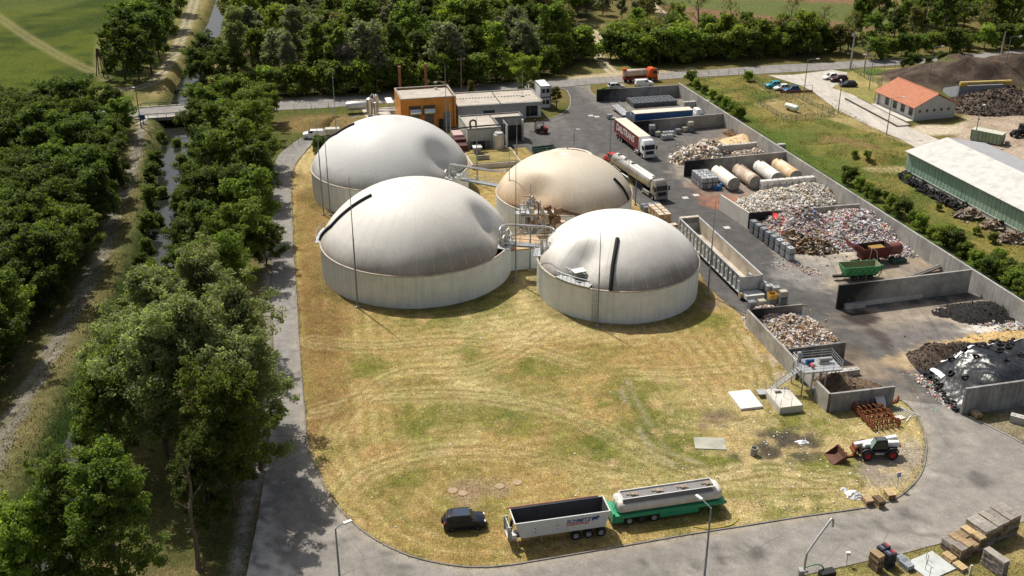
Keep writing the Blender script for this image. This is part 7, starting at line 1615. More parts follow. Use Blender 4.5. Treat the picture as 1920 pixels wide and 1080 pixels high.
# ================================================================== POLES, LAMPS, FENCES
def pole_height(px, py, top_y):
    b_ = g(px,py); lo, hi = 0., 60.
    for _ in range(40):
        m = (lo+hi)/2; y, z = b_.y, m-CAM_H; d = y*math.cos(CAM_T)-z*math.sin(CAM_T); up = y*math.sin(CAM_T)+z*math.cos(CAM_T)
        if 540-CAM_F*up/d > top_y: lo = m
        else: hi = m
    return b_, lo
pole_m = M('pole_grey',(.20,.23,.25),(.27,.30,.32),2,.5,.3); wood_m = M('pole_wood',(.10,.075,.055),(.15,.115,.085),2,.85); conc_p = M('pole_concrete',(.34,.33,.31),(.42,.41,.38),2,.85)
for (px,py,ty,lab) in ((671,577,332,'slender grey lightning pole at the front left of the large dome'),(1120,613,428,'slender lightning pole before the small white dome by the ladder'),(1327,553,375,'lightning pole right of the small white dome'),(967,529,293,'tall lightning pole between the two front domes, left one'),(994,507,345,'shorter lightning pole between the two front domes'),(607,403,196,'lightning pole left of the back dome, outer one'),(620,404,238,'lightning pole left of the back dome, nearer one'),(636,318,131,'tall lightning pole behind the back dome'),(838,262,120,'lightning pole before the orange building'),(847,330,188,'lightning pole at the right flank of the back dome'),(895,345,214,'lightning pole beside the grass-roofed pit'),(955,420,280,'lightning pole left of the tan dome'),(969,300,222,'lightning pole between pump hall and tan dome'),(1175,395,287,'lightning pole at the right side of the tan dome'),(1191,384,319,'short lightning pole beside the tank lorry')):
    b_, h = pole_height(px,py,ty); T_ = thing('lightning_pole', lab, 'pole', (b_.x,b_.y,0), 0, 'lightning poles')
    MB().tube([(0,0,0),(0,0,h*.55),(0,0,h*.56),(0,0,h)],.1,8,[.13,.10,.075,.035]).build('mast', pole_m, T_); MB().box((0,0,.1),(.5,.5,.25)).build('footing', concrete, T_)
lamp_w = M('lamp_head',(.62,.63,.62),(.68,.69,.68),1,.4)
def lamp(px, py, ty, lab, arm=(1.8,0), m_=None, tilt=.15, r=.1):
    b_, h = pole_height(px,py,ty); T_ = thing('street_lamp', lab, 'street lamp', (b_.x,b_.y,heightat(b_.x,b_.y) if py < 900 else 0), 0, 'street lamps'); a = Vector((*arm,0))
    MB().tube([(0,0,0),(0,0,h*.6),(0,0,h)],r,8,[r*1.25,r,r*.7]).build('post', m_ or pole_m, T_)
    MB().tube([(0,0,h-.15),a*.15+Vector((0,0,h)),a*.7+Vector((0,0,h+tilt)),a+Vector((0,0,h+tilt))],.05,6).build('arm', m_ or pole_m, T_)
    MB().box(a*1.12+Vector((0,0,h+tilt)),(.8,.3,.16),math.atan2(a.y,a.x)).build('lamp_head', lamp_w, T_); return T_
lamp(1507,178,112,'street lamp at the red gate beside the parked cars',(2.2,.3)); lamp(1571,212,154,'street lamp left of the weighbridge',(.1,1.2)); lamp(1662,252,184,'street lamp in front of the red-roofed house',(2.3,.4)); lamp(1629,168,104,'street lamp beside the green mesh fence',(-1.9,.2))
lamp(1740,158,108,'street lamp behind the red-roofed house',(2.0,.3)); lamp(1880,150,102,'street lamp above the compost heap',(2.2,.2)); lamp(1826,269,200,'street lamp beside the pale green container',(.8,.6))
lamp(1317,1120,952,'street lamp standing by the bottom road near the green trailer',(-.8,1.2)); lamp(641,1130,990,'street lamp at the bottom road near the trees',(.9,.6)); lamp(265,239,166,'dark street lamp beside the canal bridge',(-.5,.3),M('pole_dark',(.06,.07,.08)))
lamp(1142,322,222,'flood light mast on the yard behind the tan dome',(.5,0),pole_m); lamp(1076,272,244,'short double lamp behind the round basin',(.7,0),M('pole_dark',(.06,.07,.08)),r=.05); lamp(965,222,203,'small lamp on the pump hall corner',(.8,.3),r=.05)
def post(px, py, ty, lab, m_, r=.14, cat='pole', name='utility_pole', cross=False):
    b_, h = pole_height(px,py,ty); T_ = thing(name, lab, cat, (b_.x,b_.y,heightat(b_.x,b_.y))); MB().tube([(0,0,0),(0,0,h)],r,8,[r*1.3,r*.8]).build('post', m_, T_)
    if cross:
        MB().box((0,0,h-.5),(2.2,.12,.14),.6).build('crossarm', m_, T_)
        for x in (-.9,0,.9): MB().cyl((x*.82,x*.56,h-.4),(x*.82,x*.56,h-.12),.06,n=6).build('insulator', lamp_w, T_)
    return T_
T_ = post(1594,130,60,'concrete power pole with switch box by the junction',conc_p,.22,cross=True); MB().box((-.3,0,9),(.7,.5,.7)).build('switch_box', galv, T_)
post(1620,134,80,'plain concrete pole beside the power pole',conc_p,.17); post(1876,107,60,'leaning concrete pole on the far right of the road',conc_p,.18); post(866,190,108,'dark wooden power pole behind the grey building',wood_m,.16,cross=True); post(708,182,150,'thin pole behind the gas vessels',wood_m,.08)
T_ = thing('timber_pylon', 'four-legged timber pole on the meadow track', 'pole', g(190,141)); 
for sx, sy in ((-1,-1),(1,-1),(1,1),(-1,1)): MB().tube([(sx*.9,sy*.9,0),(sx*.15,sy*.15,7)],.14,6).build('leg', wood_m, T_)
T_ = thing('lattice_pylon', 'rusty lattice pylon at the left edge of the meadow', 'pylon', g(4,238))
for sx, sy in ((-1,-1),(1,-1),(1,1),(-1,1)): MB().tube([(sx*.8,sy*.8,0),(sx*.15,sy*.15,10)],.08,5).build('leg', rust, T_)
b = MB()
for i in range(9):
    f = 1-i/10; f2 = 1-(i+1)/10; k_ = .8*f+.08; k2 = .8*f2+.08
    for (ax,ay),(bx_,by_) in (((-1,-1),(1,-1)),((1,-1),(1,1)),((1,1),(-1,1)),((-1,1),(-1,-1))): b.cyl((ax*k_,ay*k_,i*1.1),(bx_*k2,by_*k2,i*1.1+1.1),.035,n=4)
tag(b.build('bracing', rust, T_), kind='stuff')
def fence(lab, line, h=1.7, step=2.6, postm=None, mesh_m=None, name='wire_fence', wires=3):
    pts = [Vector((*p,0)) for p in line]; T_ = thing(name, lab, 'fence', pts[0]); acc = []; dist = 0; nx2 = 0
    for a, c in zip(pts[:-1],pts[1:]):
        L = (c-a).length
        while nx2 <= dist+L: acc.append(a+(c-a)*((nx2-dist)/max(L,1e-6))); nx2 += step
        dist += L
    acc = [Vector((p.x,p.y,heightat(p.x,p.y)))-pts[0] for p in acc]
    pmesh = MB().box((0,0,h/2),(.07,.07,h)).mesh('post', postm or M('fence_post',(.07,.075,.07),(.11,.11,.1)))
    for p in acc: o = bpy.data.objects.new('post', pmesh); COL.objects.link(o); o.parent = T_; o.location = p
    b = MB()
    for w in range(wires): b.tube([p+Vector((0,0,h*(.25+.7*w/max(1,wires-1)))) for p in acc],.012,4)
    b.build('wires', mesh_m or M('wire',(.12,.13,.12)), T_)
    if mesh_m is not None:
        b = MB()
        for a, c in zip(acc[:-1],acc[1:]): b.push([a+Vector((0,0,.05)),c+Vector((0,0,.05)),c+Vector((0,0,h-.05)),a+Vector((0,0,h-.05))],[(0,1,2,3)])
        b.build('mesh_netting', netting, T_)
    return T_
t = NT('green_netting'); t.b.inputs['Alpha'].default_value = .28; netting = t.done((.05,.12,.075), .7); gp = M('green_wire',(.04,.10,.06))
fence('green wire fence running along outside the long wall', [tuple(lw(k,3.4).xy) for k in range(2,150,6)], 1.6, 2.8, None, gp)
fence('wire fence along the public road above the far bay', pxl([(1290,150),(1395,139),(1412,152)]), 1.6, 3)
fence('fence beside the three cars, bent around the plot', pxl([(1395,141),(1412,150),(1428,165),(1445,176),(1460,176)]), 1.6, 2.2, None, gp)
fence('fence enclosing the propane tank', pxl([(1421,194),(1456,186),(1495,182),(1510,192),(1538,205),(1566,217),(1541,221),(1507,225),(1472,226),(1435,205),(1421,194)]), 1.3, 2.2, None, gp)
fence('green mesh fence between junction and red-roofed house', pxl([(1598,132),(1612,142),(1632,152),(1654,161),(1640,165)]), 1.7, 2.0, None, gp)
fence('wire fence along the road behind the compost', pxl([(1620,133),(1660,129),(1700,127),(1750,122)]), 1.5, 3.2)
fence('wire fence along the road left of the orange building', pxl([(520,212),(560,207),(620,203),(685,198)]), 1.6, 4)
fence('short fence at the bend by the white van', pxl([(535,280),(560,270),(568,262)]), 1.6, 2.2)
T_ = thing('low_gate', 'low red-brown sliding gate in front of three cars', 'gate', g(1493,174), R(9))
MB().bx(-4.2,4.2,-.05,.05,.1,.55).build('panel', M('gate_red',(.16,.045,.03),(.2,.06,.04)), T_)
for x in (-2,0,2,4.1): MB().box((x,0,.9),(.08,.08,1.8)).build('post', black_metal, T_)
MB().cyl((-2,0,1.75),(4.1,0,1.75),.035,n=5).build('top_bar', black_metal, T_)
for (lab,px,py,c) in (('blue service box on a post beside the canal bridge',269,231,(.02,.09,.24)),):
    T_ = thing('service_box', lab, 'box', g(px,py)); MB().box((0,0,.6),(.15,.15,1.2)).build('post', black_metal, T_); MB().box((0,0,1.5),(1.0,.4,.9)).build('cabinet', M('box_blue',c), T_)
T_ = thing('road_sign', 'blue and white sign on a post at the lawn corner', 'sign', g(1681,917), R(20)); MB().cyl((0,0,0),(0,0,2.1),.035,n=6).build('post', galv, T_); MB().box((0,0,1.85),(.5,.04,.6)).build('plate', M('sign_blue',(.25,.35,.5)), T_)
T_ = thing('marker_post', 'small white box on a post at the bottom road edge', 'marker', g(1587,1058)); MB().cyl((0,0,0),(0,0,1.3),.04,n=6).build('post', galv, T_); MB().box((0,0,1.35),(.42,.3,.3)).build('box', lamp_w, T_)
for (px,py) in ((1818,1078),(1880,1079)): tag(MB().box((0,0,.6),(.18,.18,1.2)).build('concrete_post', concrete_pale, loc=g(px,py)), 'short pale concrete post at the bottom edge, '+('left' if px < 1850 else 'right')+' of two', 'post', 'pale posts')
T_ = thing('standpipe', 'bent galvanised loading pipe rising at the bottom edge', 'pipe', g(1506,1082)); q = lambda px,py,z: g(px,py,z)-g(1506,1082)
MB().tube(spline([(0,0,0),(0,0,2.4),(.35,.3,3.2),(2.3,1.6,5.4),(2.6,1.8,5.5),(2.75,1.85,5.2),(2.75,1.85,4.6)],5),.12,8).build('pipe', galv, T_, smooth=True)
MB().tube(spline([(.1,0,1.2),(1.2,.3,1.3),(1.9,.4,.9),(2.0,.4,0)],5),.07,6).build('hose', M('hose_green',(.12,.28,.14)), T_, smooth=True)
b = MB(); b.box((-.3,0,.5),(.5,.5,1.0)); b.cyl((-.5,-.3,.9),(.3,-.3,.9),.12); b.build('valve_block', galv, T_); MB().box((2.3,.1,.35),(1.5,.8,.7),.3).build('grille_box', black_metal, T_)
gh = MB().tube(spline([tuple(g(1300,988)+Vector((0,0,.06))),tuple(g(1330,992)+Vector((0,0,.06))),tuple(g(1370,985)+Vector((0,0,.06))),tuple(g(1385,972)+Vector((0,0,.06)))],5),.05,5).build('garden_hose', M('hose_yellow',(.5,.45,.05))); tag(gh, 'yellow hose lying in the grass before the green trailer', 'hose')
# yard drain covers
for i, (px,py) in enumerate(((1285,371),(1363,427),(1305,366),(1108,217),(1119,219))): tag(MB().box((0,0,.03),(1.1,1.1,.03)).build('drain_cover', M('drain_pale',(.42,.41,.38),(.5,.49,.46),2,.8), loc=g(px,py), rz=SITE), f'pale square drain cover in the yard, {nth(i)} listed from the silver trailer', 'cover', 'drain covers')

# ================================================================== TREES
def leaf_mat(name, c1, c2, tr=.35):
    t = NT(name); a = t.attr('shade','Fac'); c = t.mix(a, c1, c2); c = t.mix(1.0, c, t.ramp(t.rnd(), [(0,.72),(1,1.0)]), 'MULTIPLY')
    hs = t.n('ShaderNodeHueSaturation', i_Hue=t.maprange(t.rnd(),0,1,.488,.512), i_Color=c); col = hs.outputs[0]
    t.done(col, .6, Specular_IOR_Level=.25); tb = t.n('ShaderNodeBsdfTranslucent', i_Color=t.mix(1.0, col, (1.1,1.2,.5), 'MULTIPLY')); mx = t.n('ShaderNodeMixShader', i_0=tr, i_1=t.b.outputs[0], i_2=tb.outputs[0])
    t.t.links.new(mx.outputs[0], t.t.nodes['Material Output'].inputs[0]); return t.mat
LM = {'poplar': leaf_mat('leaf_poplar',(.21,.25,.10),(.40,.44,.245),.6), 'dark': leaf_mat('leaf_dark',(.070,.105,.022),(.15,.20,.044),.58), 'mid': leaf_mat('leaf_mid',(.110,.160,.030),(.225,.285,.062),.6), 'bright': leaf_mat('leaf_bright',(.170,.230,.036),(.32,.39,.080),.62), 'grey': leaf_mat('leaf_grey',(.175,.195,.115),(.30,.315,.21),.52), 'olive': leaf_mat('leaf_olive',(.165,.165,.052),(.28,.255,.10),.52), 'bloom': leaf_mat('leaf_bloom',(.22,.195,.165),(.38,.345,.295),.35)}
bark = M('bark',(.075,.058,.042),(.13,.105,.08),3,.9); bark_pale = M('bark_pale',(.20,.17,.13),(.28,.245,.2),3,.9); bark_bare = M('bark_bare',(.13,.10,.075),(.19,.15,.115),3,.9)
def tree_meshes(seed, H, Rc, h0, nl, lpl, leaf, profile='oval', bare=0, clump=.75, subs=4, up=0, wild=.2):
    """trunk with limbs, and leaves in clumps along the outer branches"""
    r = random.Random(seed); rn = np.random.default_rng(seed); b = MB(); tips = []
    bend = [Vector((r.uniform(-.06,.06)*H*f, r.uniform(-.06,.06)*H*f, H*.92*f)) for f in (0,.25,.5,.75,1)]; bend[0] = Vector((0,0,-.3)); tr = spline(bend,4); r0 = .016*H+.05
    b.tube(tr, r0, 7, [r0*(1-.85*i/len(tr)) for i in range(len(tr))])
    for i in range(nl):
        f = h0+(.97-h0)*((i+.5)/nl)**.9; p = tr[min(len(tr)-1,int(f*len(tr)))]; a = i*2.4+r.uniform(-.5,.5); q = (f-h0)/(1-h0)
        w = {'oval': math.sin(math.pi*(.16+.78*q))**.8, 'column': .75-.35*q, 'dome': (1-q*q)**.5, 'cone': 1.05-q}[profile]
        L = Rc*w*r.uniform(.95-wild,.95+wild); el = R(min(80,r.uniform(15,45)+35*q+up)); d = Vector((math.cos(a)*math.cos(el),math.sin(a)*math.cos(el),math.sin(el)))
        e = p+d*L+Vector((0,0,.10*L)); m_ = p.lerp(e,.5)+Vector((r.uniform(-.1,.1)*L,r.uniform(-.1,.1)*L,.06*L)); lr = r0*(.42-.25*q)
        b.tube([p,m_,e], lr, 5, [lr,lr*.6,lr*.15]); tips += [(m_.lerp(e,.45),.8),(e,1.0)]
        for k in range(subs):
            s = p.lerp(e,r.uniform(.35,.95)); aa = a+r.uniform(-1.3,1.3); dd = Vector((math.cos(aa),math.sin(aa),r.uniform(-.25,.8))).normalized(); t2 = s+dd*L*r.uniform(.25,.5)+Vector((0,0,.05*L))
            b.tube([s,s.lerp(t2,.5)+Vector((0,0,.05*L)),t2], lr*.4, 4, [lr*.4,lr*.25,lr*.06]); tips.append((t2,.9))
            if bare:
                for _ in range(3): u = t2+Vector((r.uniform(-1,1),r.uniform(-1,1),r.uniform(.1,1))).normalized()*L*.22; b.tube([s.lerp(t2,.7),u],lr*.2,3,[lr*.2,lr*.05])
    tips.append((tr[-1],1.0)); tm = b.mesh('trunk', bark_bare if bare else (bark_pale if profile == 'column' else bark), 40)
    if bare == 2: return tm, None
    N = len(tips); n = max(1,int(lpl)); idx = np.repeat(np.arange(N), n); T = np.array([tuple(t_[0]) for t_ in tips]); cs_ = np.array([t_[1] for t_ in tips])*clump*rn.uniform(.65,1.3,N)
    sh = np.clip(rn.normal(.5,.22,N),0,1)
    off = rn.normal(0,1,(len(idx),3)); off /= np.linalg.norm(off,axis=1)[:,None]; off *= (rn.random(len(idx))**.45)[:,None]; off[:,2] *= .75
    C_ = T[idx]+off*cs_[idx][:,None]*1.35; keep = C_[:,2] > .25; C_ = C_[keep]; off = off[keep]; idx = idx[keep]; M_ = len(C_)
    nrm = off*.7+rn.normal(0,.6,(M_,3))+np.array((0,0,.6)); nrm /= np.linalg.norm(nrm,axis=1)[:,None]
    u = np.cross(nrm, rn.normal(0,1,(M_,3))); u /= np.linalg.norm(u,axis=1)[:,None]; v = np.cross(nrm,u); s = leaf*rn.uniform(.6,1.25,(M_,1))
    V = np.stack([C_-u*s*.62, C_-v*s*.36+nrm*s*.10, C_+u*s*.62, C_+v*s*.36+nrm*s*.10],1).reshape(-1,3)
    me = bpy.data.meshes.new('crown'); me.vertices.add(4*M_); me.vertices.foreach_set('co', V.ravel().astype(np.float32)); me.loops.add(4*M_); me.loops.foreach_set('vertex_index', np.arange(4*M_,dtype=np.int32))
    me.polygons.add(M_); me.polygons.foreach_set('loop_start', np.arange(0,4*M_,4,dtype=np.int32)); me.polygons.foreach_set('loop_total', np.full(M_,4,np.int32)); me.update(calc_edges=True)
    at = me.attributes.new('shade','FLOAT','FACE'); at.data.foreach_set('value', np.clip(sh[idx]+rn.normal(0,.16,M_),0,1).astype(np.float32)); return tm, me
TREES = []; _tm = {}
def tree(kind, leafm, p, label, group, scale=1.0, rz=None, name='tree', sink=0.0):
    tm, cm = _tm[kind]; T_ = thing(name, label, 'shrub' if name == 'shrub' else 'tree', (p[0],p[1],heightat(p[0],p[1])-.1-sink), rr.uniform(0,6.28) if rz is None else rz, group)
    s = (scale*rr.uniform(.92,1.08), scale*rr.uniform(.92,1.08), scale) if not isinstance(scale, tuple) else scale; T_.scale = s
    o = bpy.data.objects.new('trunk', tm); COL.objects.link(o); o.parent = T_
    if cm is not None:
        key = (kind,leafm)
        if key not in _tm: c = cm if not cm.materials else cm.copy(); c.materials.clear(); c.materials.append(LM[leafm]); _tm[key] = c
        o = bpy.data.objects.new('crown', _tm[key]); COL.objects.link(o); o.parent = T_
    TREES.append(T_); return T_
for i in range(3): _tm['pop%d'%i] = tree_meshes(100+i, 20, 6.4, .12, 30, 72, .36, 'oval', clump=.80, subs=10, up=20, wild=.42)
for i in range(4): _tm['wood%d'%i] = tree_meshes(200+i, 10, 4.8, .12, 18, 64, .42, ('dome','oval')[i % 2], clump=.78, subs=7, wild=.32)
for i in range(6): _tm['far%d'%i] = tree_meshes(300+i, 14, 4.7, .15, 17, 27, .60, ('oval','dome','oval','cone')[i % 4], clump=.88, subs=7, wild=.35, up=(0,0,15,0)[i % 4])
for i in range(3): _tm['bush%d'%i] = tree_meshes(400+i, 4, 2.4, .03, 11, 52, .42, 'dome', clump=.74, subs=3)
for i in range(3): _tm['bare%d'%i] = tree_meshes(500+i, 13, 3.6, .3, 15, 5, .4, 'oval', bare=1, clump=.8, subs=4)
_tm['dead'] = tree_meshes(600, 15, 3.0, .35, 8, 0, .4, 'column', bare=2, subs=2)
_tm['slim'] = tree_meshes(610, 17, 2.3, .42, 16, 120, .32, 'oval', clump=.8, subs=4); _tm['fir'] = tree_meshes(620, 4, 1.2, .05, 16, 60, .3, 'cone', clump=.45, subs=3)
# the poplars in front, between canal and road
POP = [(440,650,15.5,'pop0','mid'),(395,715,16.5,'pop1','poplar'),(330,760,16.5,'pop2','poplar'),(468,785,16.5,'pop0','poplar'),(255,800,14.5,'pop1','poplar'),(400,855,18.5,'pop2','poplar'),(320,880,18.5,'pop0','poplar'),(488,880,15.5,'pop1','poplar'),(225,885,13.5,'pop2','mid'),(440,965,15.5,'pop1','mid'),(395,1010,12,'pop2','dark'),(150,1100,13,'pop0','mid'),(235,1130,15,'pop2','mid'),(80,1140,13,'pop1','bright'),(20,1120,11,'pop0','mid')]
for i, (px,py,h,kd,lf) in enumerate(POP): tree(kd, lf, g2(px,py), f'tall poplar between canal and perimeter road, {nth(i)} counted from the far end', 'poplars by the perimeter road', h/20, name='poplar_tree')
tree('dead','mid',g2(372,1068),'pale leaning bare trunk among the front poplars','poplars by the perimeter road',.95,name='bare_tree')
# trees along the canal and the left road
CAN = [(400,250,9,'wood0','mid'),(440,240,10,'wood1','mid'),(470,262,10,'wood2','mid'),(380,290,9,'wood3','dark'),(425,300,10.5,'wood0','mid'),(470,310,11,'wood1','mid'),(400,350,10,'wood2','dark'),(450,360,11,'wood3','mid'),(480,380,10,'wood0','dark'),(395,420,9,'wood1','dark'),(440,430,10,'wood2','dark'),(478,450,10,'wood3','mid'),(400,490,9,'wood0','dark'),(455,510,10,'wood1','mid'),(350,480,6,'wood2','dark'),(345,540,6,'wood3','dark'),(372,215,6,'wood1','mid'),(500,230,8,'wood2','mid'),(380,165,9,'wood0','dark'),(405,150,10,'wood3','dark'),(375,135,8,'wood2','mid'),(430,170,9,'wood1','dark'),(335,380,4,'wood0','dark'),(500,500,7,'wood2','dark'),(495,330,8,'wood1','mid')]
for i, (px,py,h,kd,lf) in enumerate(CAN): tree(kd, lf, g2(px,py), f'dense green tree on the canal bank, {nth(i)} of the row', 'trees along the canal', h/10, name='bank_tree')
# group beside the track on the meadow
for i, (px,py,h,kd,lf) in enumerate(((235,150,13,'far0','dark'),(262,155,12,'far1','dark'),(285,140,14,'far2','dark'),(215,130,12,'far3','dark'),(300,115,13,'far0','dark'),(250,125,14,'far1','dark'),(275,100,13,'far2','mid'),(310,85,13,'far3','dark'),(325,55,12,'far0','dark'),(240,95,13,'far1','mid'),(340,25,12,'far2','dark'),(205,150,6,'far3','dark'),(300,60,13,'far1','dark'))):
    tree(kd, lf, g2(px,py), f'dark tree in the clump between meadow and upper track, {nth(i)} from its front', 'meadow clump', h/14*1.05, name='meadow_tree')
def scatter(poly_px, dmin, seed):
    P_ = pxl(poly_px); A = np.array(P_); r = np.random.default_rng(seed); X = r.uniform(A[:,0].min(),A[:,0].max(),9000); Y = r.uniform(A[:,1].min(),A[:,1].max(),9000); ok = sd_poly(X,Y,P_) < 0; out = []
    for x, y in zip(X[ok].tolist(),Y[ok].tolist()):
        if all((x-a)**2+(y-b_)**2 > dmin**2 for a,b_ in out): out.append((x,y))
    return sorted(out, key=lambda q: q[1])
def plant(pts, where, group, kinds, hs, base, row=14.0, name='forest_tree'):
    rows = {}
    for x, y in pts: rows.setdefault(int((y-.24*x)/row), []).append((x,y))
    for k, (rk, ps) in enumerate(sorted(rows.items())):
        for i, (x,y) in enumerate(sorted(ps)):
            kd, lf = rr.choice(kinds); h = rr.uniform(*hs); tree(kd, lf, (x,y), f'{ {"dark":"dark green","mid":"green","bright":"light green","grey":"grey-green","olive":"olive","poplar":"silvery","bloom":"blossoming"}[lf] if not kd.startswith("bare") else "bare" } tree {where}, {nth(k)} row, {nth(i)} from left', group, h/base, name=name)
F4 = [f'far{i}' for i in range(6)]
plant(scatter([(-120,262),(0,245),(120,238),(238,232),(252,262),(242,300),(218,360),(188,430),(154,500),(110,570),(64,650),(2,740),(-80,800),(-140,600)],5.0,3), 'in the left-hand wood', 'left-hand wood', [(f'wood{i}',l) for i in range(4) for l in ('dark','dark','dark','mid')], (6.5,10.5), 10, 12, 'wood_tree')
plant(scatter([(425,172),(560,168),(700,166),(760,160),(860,155),(980,142),(1040,132),(1060,112),(1050,60),(1100,20),(1110,-22),(425,-22),(440,60),(450,120)],6.3,4), 'in the wood beyond the road', 'wood beyond the road', [(k_,l) for k_ in F4 for l in ('dark','mid','mid','mid','grey','grey','bright','olive')]+[('bare0','olive'),('bare1','olive'),('slim','grey'),('slim','grey'),('slim','poplar')], (10.5,16.5), 14, 16)
plant(scatter([(1150,112),(1300,108),(1450,106),(1560,104),(1580,92),(1450,88),(1300,84),(1190,85)],5.4,5), 'in the hedge row beyond the junction', 'hedge row beyond the junction', [(k_,l) for k_ in F4 for l in ('mid','bright','bright','mid')]+[('bare2','olive'),('bare0','olive')], (6,11), 14, 16, 'hedgerow_tree')
plant(scatter([(1600,92),(1700,86),(1800,80),(1960,72),(1990,60),(1990,0),(1960,0),(1800,10),(1720,30),(1690,60),(1600,70)],7,6), 'in the wood on the far right', 'far right wood', [(k_,l) for k_ in F4 for l in ('mid','dark','mid','olive')]+[('bare1','olive')], (9,14), 14, 16, 'roadside_tree')
plant(scatter([(1130,40),(1200,60),(1240,30),(1190,0),(1120,-30)],9,8), 'in the scrub behind the clearing', 'clearing scrub', [('bare0','olive'),('far1','olive'),('far3','grey')], (7,11), 14, 20, 'scrub_tree')
for i, (px,py,kd,h) in enumerate(((1250,100,'bare0',14),(1305,92,'bare1',17),(1362,88,'bare2',13),(1480,85,'bare0',13),(1540,92,'bare1',12),(1590,95,'bare2',11),(1225,112,'bare2',12),(878,120,'bare1',15),(1790,60,'bare0',16),(1868,50,'bare1',15))): tree(kd,'olive',g2(px,py),f'tall bare-branched tree above the hedge, {nth(i)} listed from the left group','bare trees',h/13,name='bare_tree')
tree('far2','bloom',g2(655,165),'pale blossoming tree in the wood edge by the road','wood beyond the road',.75,name='blossom_tree'); tree('far0','bloom',g2(668,150),'second pale blossoming tree just behind the first','wood beyond the road',.7,name='blossom_tree')
tree('wood1','bright',g2(988,178),'round light green tree behind the grey flat building','trees by the buildings',.85,name='tree'); tree('fir','olive',g2(884,180),'small conical conifer behind the grey flat building','trees by the buildings',.95,name='conifer'); tree('slim','olive',g2(1043,204),'weeping willow beside the office containers','trees by the buildings',(.55,.55,.32),name='willow')
# shrubs
def shrubs(pts, lf, lab, group, hs=(1.5,3)):
    for i, (px,py) in enumerate(pts): tree(f'bush{i%3}', lf[i % len(lf)], g2(px,py), lab.format(nth(i)), group, rr.uniform(*hs)/4, name='shrub')
shrubs([(1295,158),(1305,166),(1322,176),(1336,185),(1350,196),(1362,206),(1376,216),(1385,224)],['mid','bright'],'bush outside the far part of the long wall, {} from the road','bushes outside the long wall',(1.8,3.0))
shrubs([(1590,345),(1612,356),(1628,366),(1690,408),(1712,420),(1725,432),(1768,462),(1790,470),(1802,482),(1822,488),(1842,500),(1862,512),(1880,528),(1900,540),(1828,505),(1850,520),(1640,376),(1672,396),(1745,445),(1780,462),(1812,478),(1852,505),(1872,522),(1892,532),(1912,552),(1925,560),(1870,500),(1890,515),(1915,535)],['mid','bright','bright','dark'],'bush outside the near part of the long wall, {} from the far end','bushes outside the long wall',(1.5,3.0))
shrubs([(1694,128),(1712,128),(1740,125),(1765,118)],['dark'],'round dark bush beside the compost heap, {} from the left','dark bushes',(2.2,3.6))
shrubs([(1065,112),(1078,108),(1090,116),(1052,122),(1145,112),(1160,108),(1175,112),(1190,118),(1210,120),(1168,95),(1235,120),(1262,118),(1290,116),(1320,115),(1345,113),(1375,112),(1400,110),(1430,108),(1460,106),(1490,105),(1520,103)],['bright','mid','bright'],'leafy bush at the edge of the hedge beyond the road, {} from the left','bushes beyond the road',(5,8))
shrubs([(1180,104),(1205,108),(1228,110),(1250,108),(1275,110),(1300,108),(1330,107),(1360,105),(1390,104),(1415,103),(1440,101),(1470,100),(1500,98),(1530,97),(1555,98),(1575,100),(1195,96),(1265,98),(1345,96),(1425,94),(1505,92)],['bright','mid','bright','olive'],'leafy bush in the second line of the hedge, {} from the left','hedge bushes',(5,8.5))
shrubs([(440,180),(470,180),(500,178),(530,178),(560,177),(590,176),(620,175),(650,175),(680,173),(715,172),(750,170),(800,166),(840,162),(900,160),(940,155),(1020,140),(1040,132)],['mid','mid','bright'],'bush in the undergrowth along the road, {} from the left','roadside undergrowth',(4.5,7.0))
shrubs([(1640,112),(1665,108),(1690,106),(1720,103),(1750,100),(1780,98),(1810,95),(1845,92),(1880,90),(1910,88)],['mid','bright','dark'],'bush along the far right road edge, {} from the left','far right undergrowth',(3.5,6))
shrubs([(285,330),(282,370),(275,420),(262,480),(345,330),(350,400),(350,450),(240,560),(215,620),(180,720),(150,800),(120,880),(175,860),(330,255),(300,250),(292,300),(340,290),(300,350),(290,400),(340,360),(270,450),(345,425),(285,500),(260,530),(300,540),(225,590),(265,600),(195,670),(230,680),(160,760),(195,780),(270,700)],['dark','mid','mid'],'bush hanging over the canal water, {} from the bridge','canal bank bushes',(1.8,3.4))
shrubs([(1660,372),(1700,340),(1760,395),(1830,440),(1860,455),(1600,300),(1625,305)],['mid','bright'],'weedy bush in the grass beside the green hall, {} listed','weeds by the green hall',(1.0,1.8))
shrubs([(1134,182),(1402,152)],['bright'],'clipped bush at the yard entrance, {} of two','entrance bushes',(1.8,2.4)); shrubs([(602,280),(597,284)],['dark'],'dark bush at the bend beside the back dome, {} of two','bend bushes',(2.0,2.6))
# brushwood piles by the green hall
for i, (px,py) in enumerate(((1820,405),(1870,425),(1905,450))): heap('brushwood_heap',f'pile of grey-brown brushwood in the grass, {nth(i)} along the green hall','heap',[(px,py,3.2,1.8,1.1)],[(.16,.12,.085)],[((.3,.25,.2),3),((.2,.12,.07),2),((.4,.34,.28),1)],260,(.4,1.5),30+i,.6,thick=.12,clip=False)
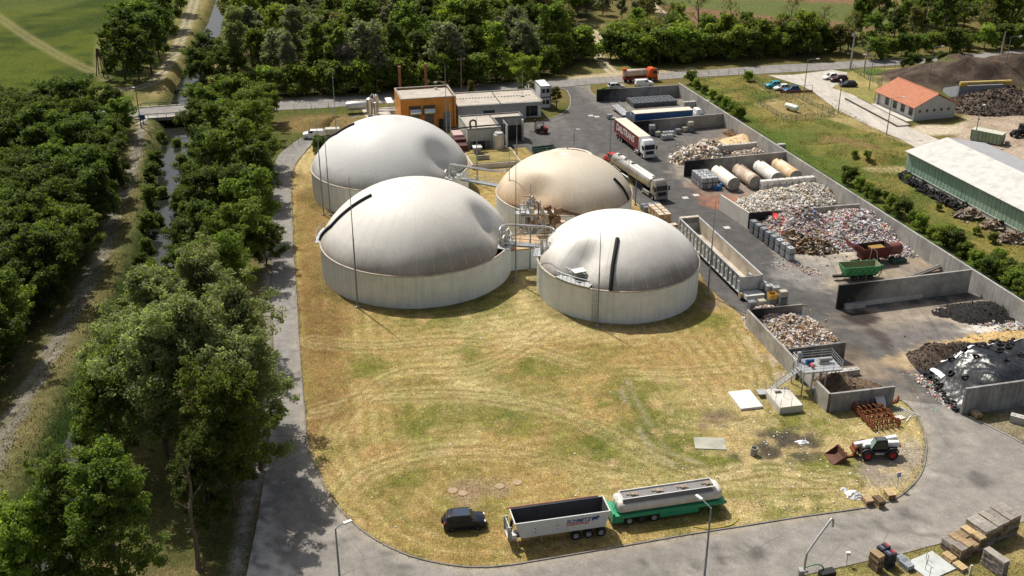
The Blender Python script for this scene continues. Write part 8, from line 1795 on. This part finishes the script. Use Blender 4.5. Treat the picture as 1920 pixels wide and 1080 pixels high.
# ------------------------------------------------------------------ tall grass and weeds
def grass(name, label, zones, n, hs, cols, seed):
    r = np.random.default_rng(seed); XY = []
    for poly, k in zones:
        A = np.array(poly); X = r.uniform(A[:,0].min(),A[:,0].max(),k*3); Y = r.uniform(A[:,1].min(),A[:,1].max(),k*3); ok = sd_poly(X,Y,poly) < 0; dens = fbm(X,Y,.25,3,seed) > .42; XY.append(np.stack([X[ok&dens],Y[ok&dens]],1)[:k])
    XY = np.concatenate(XY); M_ = len(XY); Z = hgt(XY[:,0],XY[:,1]); a = r.uniform(0,6.28,M_); h = r.uniform(*hs,M_)*(.5+fbm(XY[:,0],XY[:,1],.3,3,seed+3)); w = h*.22; lean = r.normal(0,.35,(M_,2))*h[:,None]
    B = np.stack([XY[:,0],XY[:,1],Z-.03],1); u = np.stack([np.cos(a),np.sin(a),0*a],1)*w[:,None]
    V = np.stack([B-u,B+u,B+np.concatenate([lean,h[:,None]],1)],1).reshape(-1,3)
    me = bpy.data.meshes.new(name); me.vertices.add(3*M_); me.vertices.foreach_set('co',V.ravel().astype(np.float32)); me.loops.add(3*M_); me.loops.foreach_set('vertex_index',np.arange(3*M_,dtype=np.int32)); me.polygons.add(M_); me.polygons.foreach_set('loop_start',np.arange(0,3*M_,3,dtype=np.int32)); me.polygons.foreach_set('loop_total',np.full(M_,3,np.int32)); me.update(calc_edges=True)
    at = me.attributes.new('shade','FLOAT','FACE'); at.data.foreach_set('value',np.clip(r.normal(.5,.28,M_),0,1).astype(np.float32)); me.materials.append(cols); o = bpy.data.objects.new(name, me); COL.objects.link(o); return tag(o, label, 'grass', kind='stuff')
gm_g = leaf_mat('grass_green',(.085,.105,.022),(.19,.185,.055),.3); gm_d = leaf_mat('grass_dry',(.26,.18,.065),(.46,.36,.17),.25); gm_k = leaf_mat('grass_dark',(.035,.055,.012),(.09,.11,.03),.3)
grass('rough_grass','rough green grass between long wall and green hall',[(STRIP,45000)],0,(.10,.28),gm_g,1)
grass('mown_hay','short dry hay lying on the mown lawn',[(LAWN,70000)],0,(.05,.13),gm_d,2)
grass('lawn_tufts','green tufts in the mown lawn',[(pxl([(px-60,py-26),(px+60,py-26),(px+60,py+26),(px-60,py+26)]),900) for px,py in ((1180,760),(1240,820),(1310,855),(1390,865),(1300,965),(1370,955),(1480,935),(1560,885),(1150,860),(900,580),(1340,530),(800,790),(730,920),(1450,800))],0,(.05,.15),gm_g,3)
bank = [(p.x-9,p.y) for p in spline(CANAL[6:],3)]+[(p.x+9,p.y) for p in spline(CANAL[6:],3)][::-1]
grass('bank_grass','long dark grass on the canal banks',[(bank,30000)],0,(.12,.34),gm_k,4)
kb = [Vector((*p,0)) for p in KERB]; r_ = random.Random(3); kz = []
for a, c in zip(kb[:-1:2],kb[2::2]):
    d = (c-a).normalized(); q = Vector((-d.y,d.x,0)); kz.append(([tuple((a-q*.35).xy),tuple((c-q*.35).xy),tuple((c+q*.45).xy),tuple((a+q*.45).xy)],int((c-a).length*16)))
grass('kerb_weeds','weeds growing along the lawn kerb',kz,0,(.08,.24),gm_g,6)
grass('verge_grass','grass around the pallets and blocks at the lower right',[(pxl([(1440,1095),(1510,1077),(1600,1058),(1700,1036),(1790,1012),(1990,960),(2100,1150),(1440,1250)]),9000),(pxl([(1815,790),(1925,745),(2100,830),(1930,835),(1880,812)]),1500)],0,(.08,.2),gm_g,5)
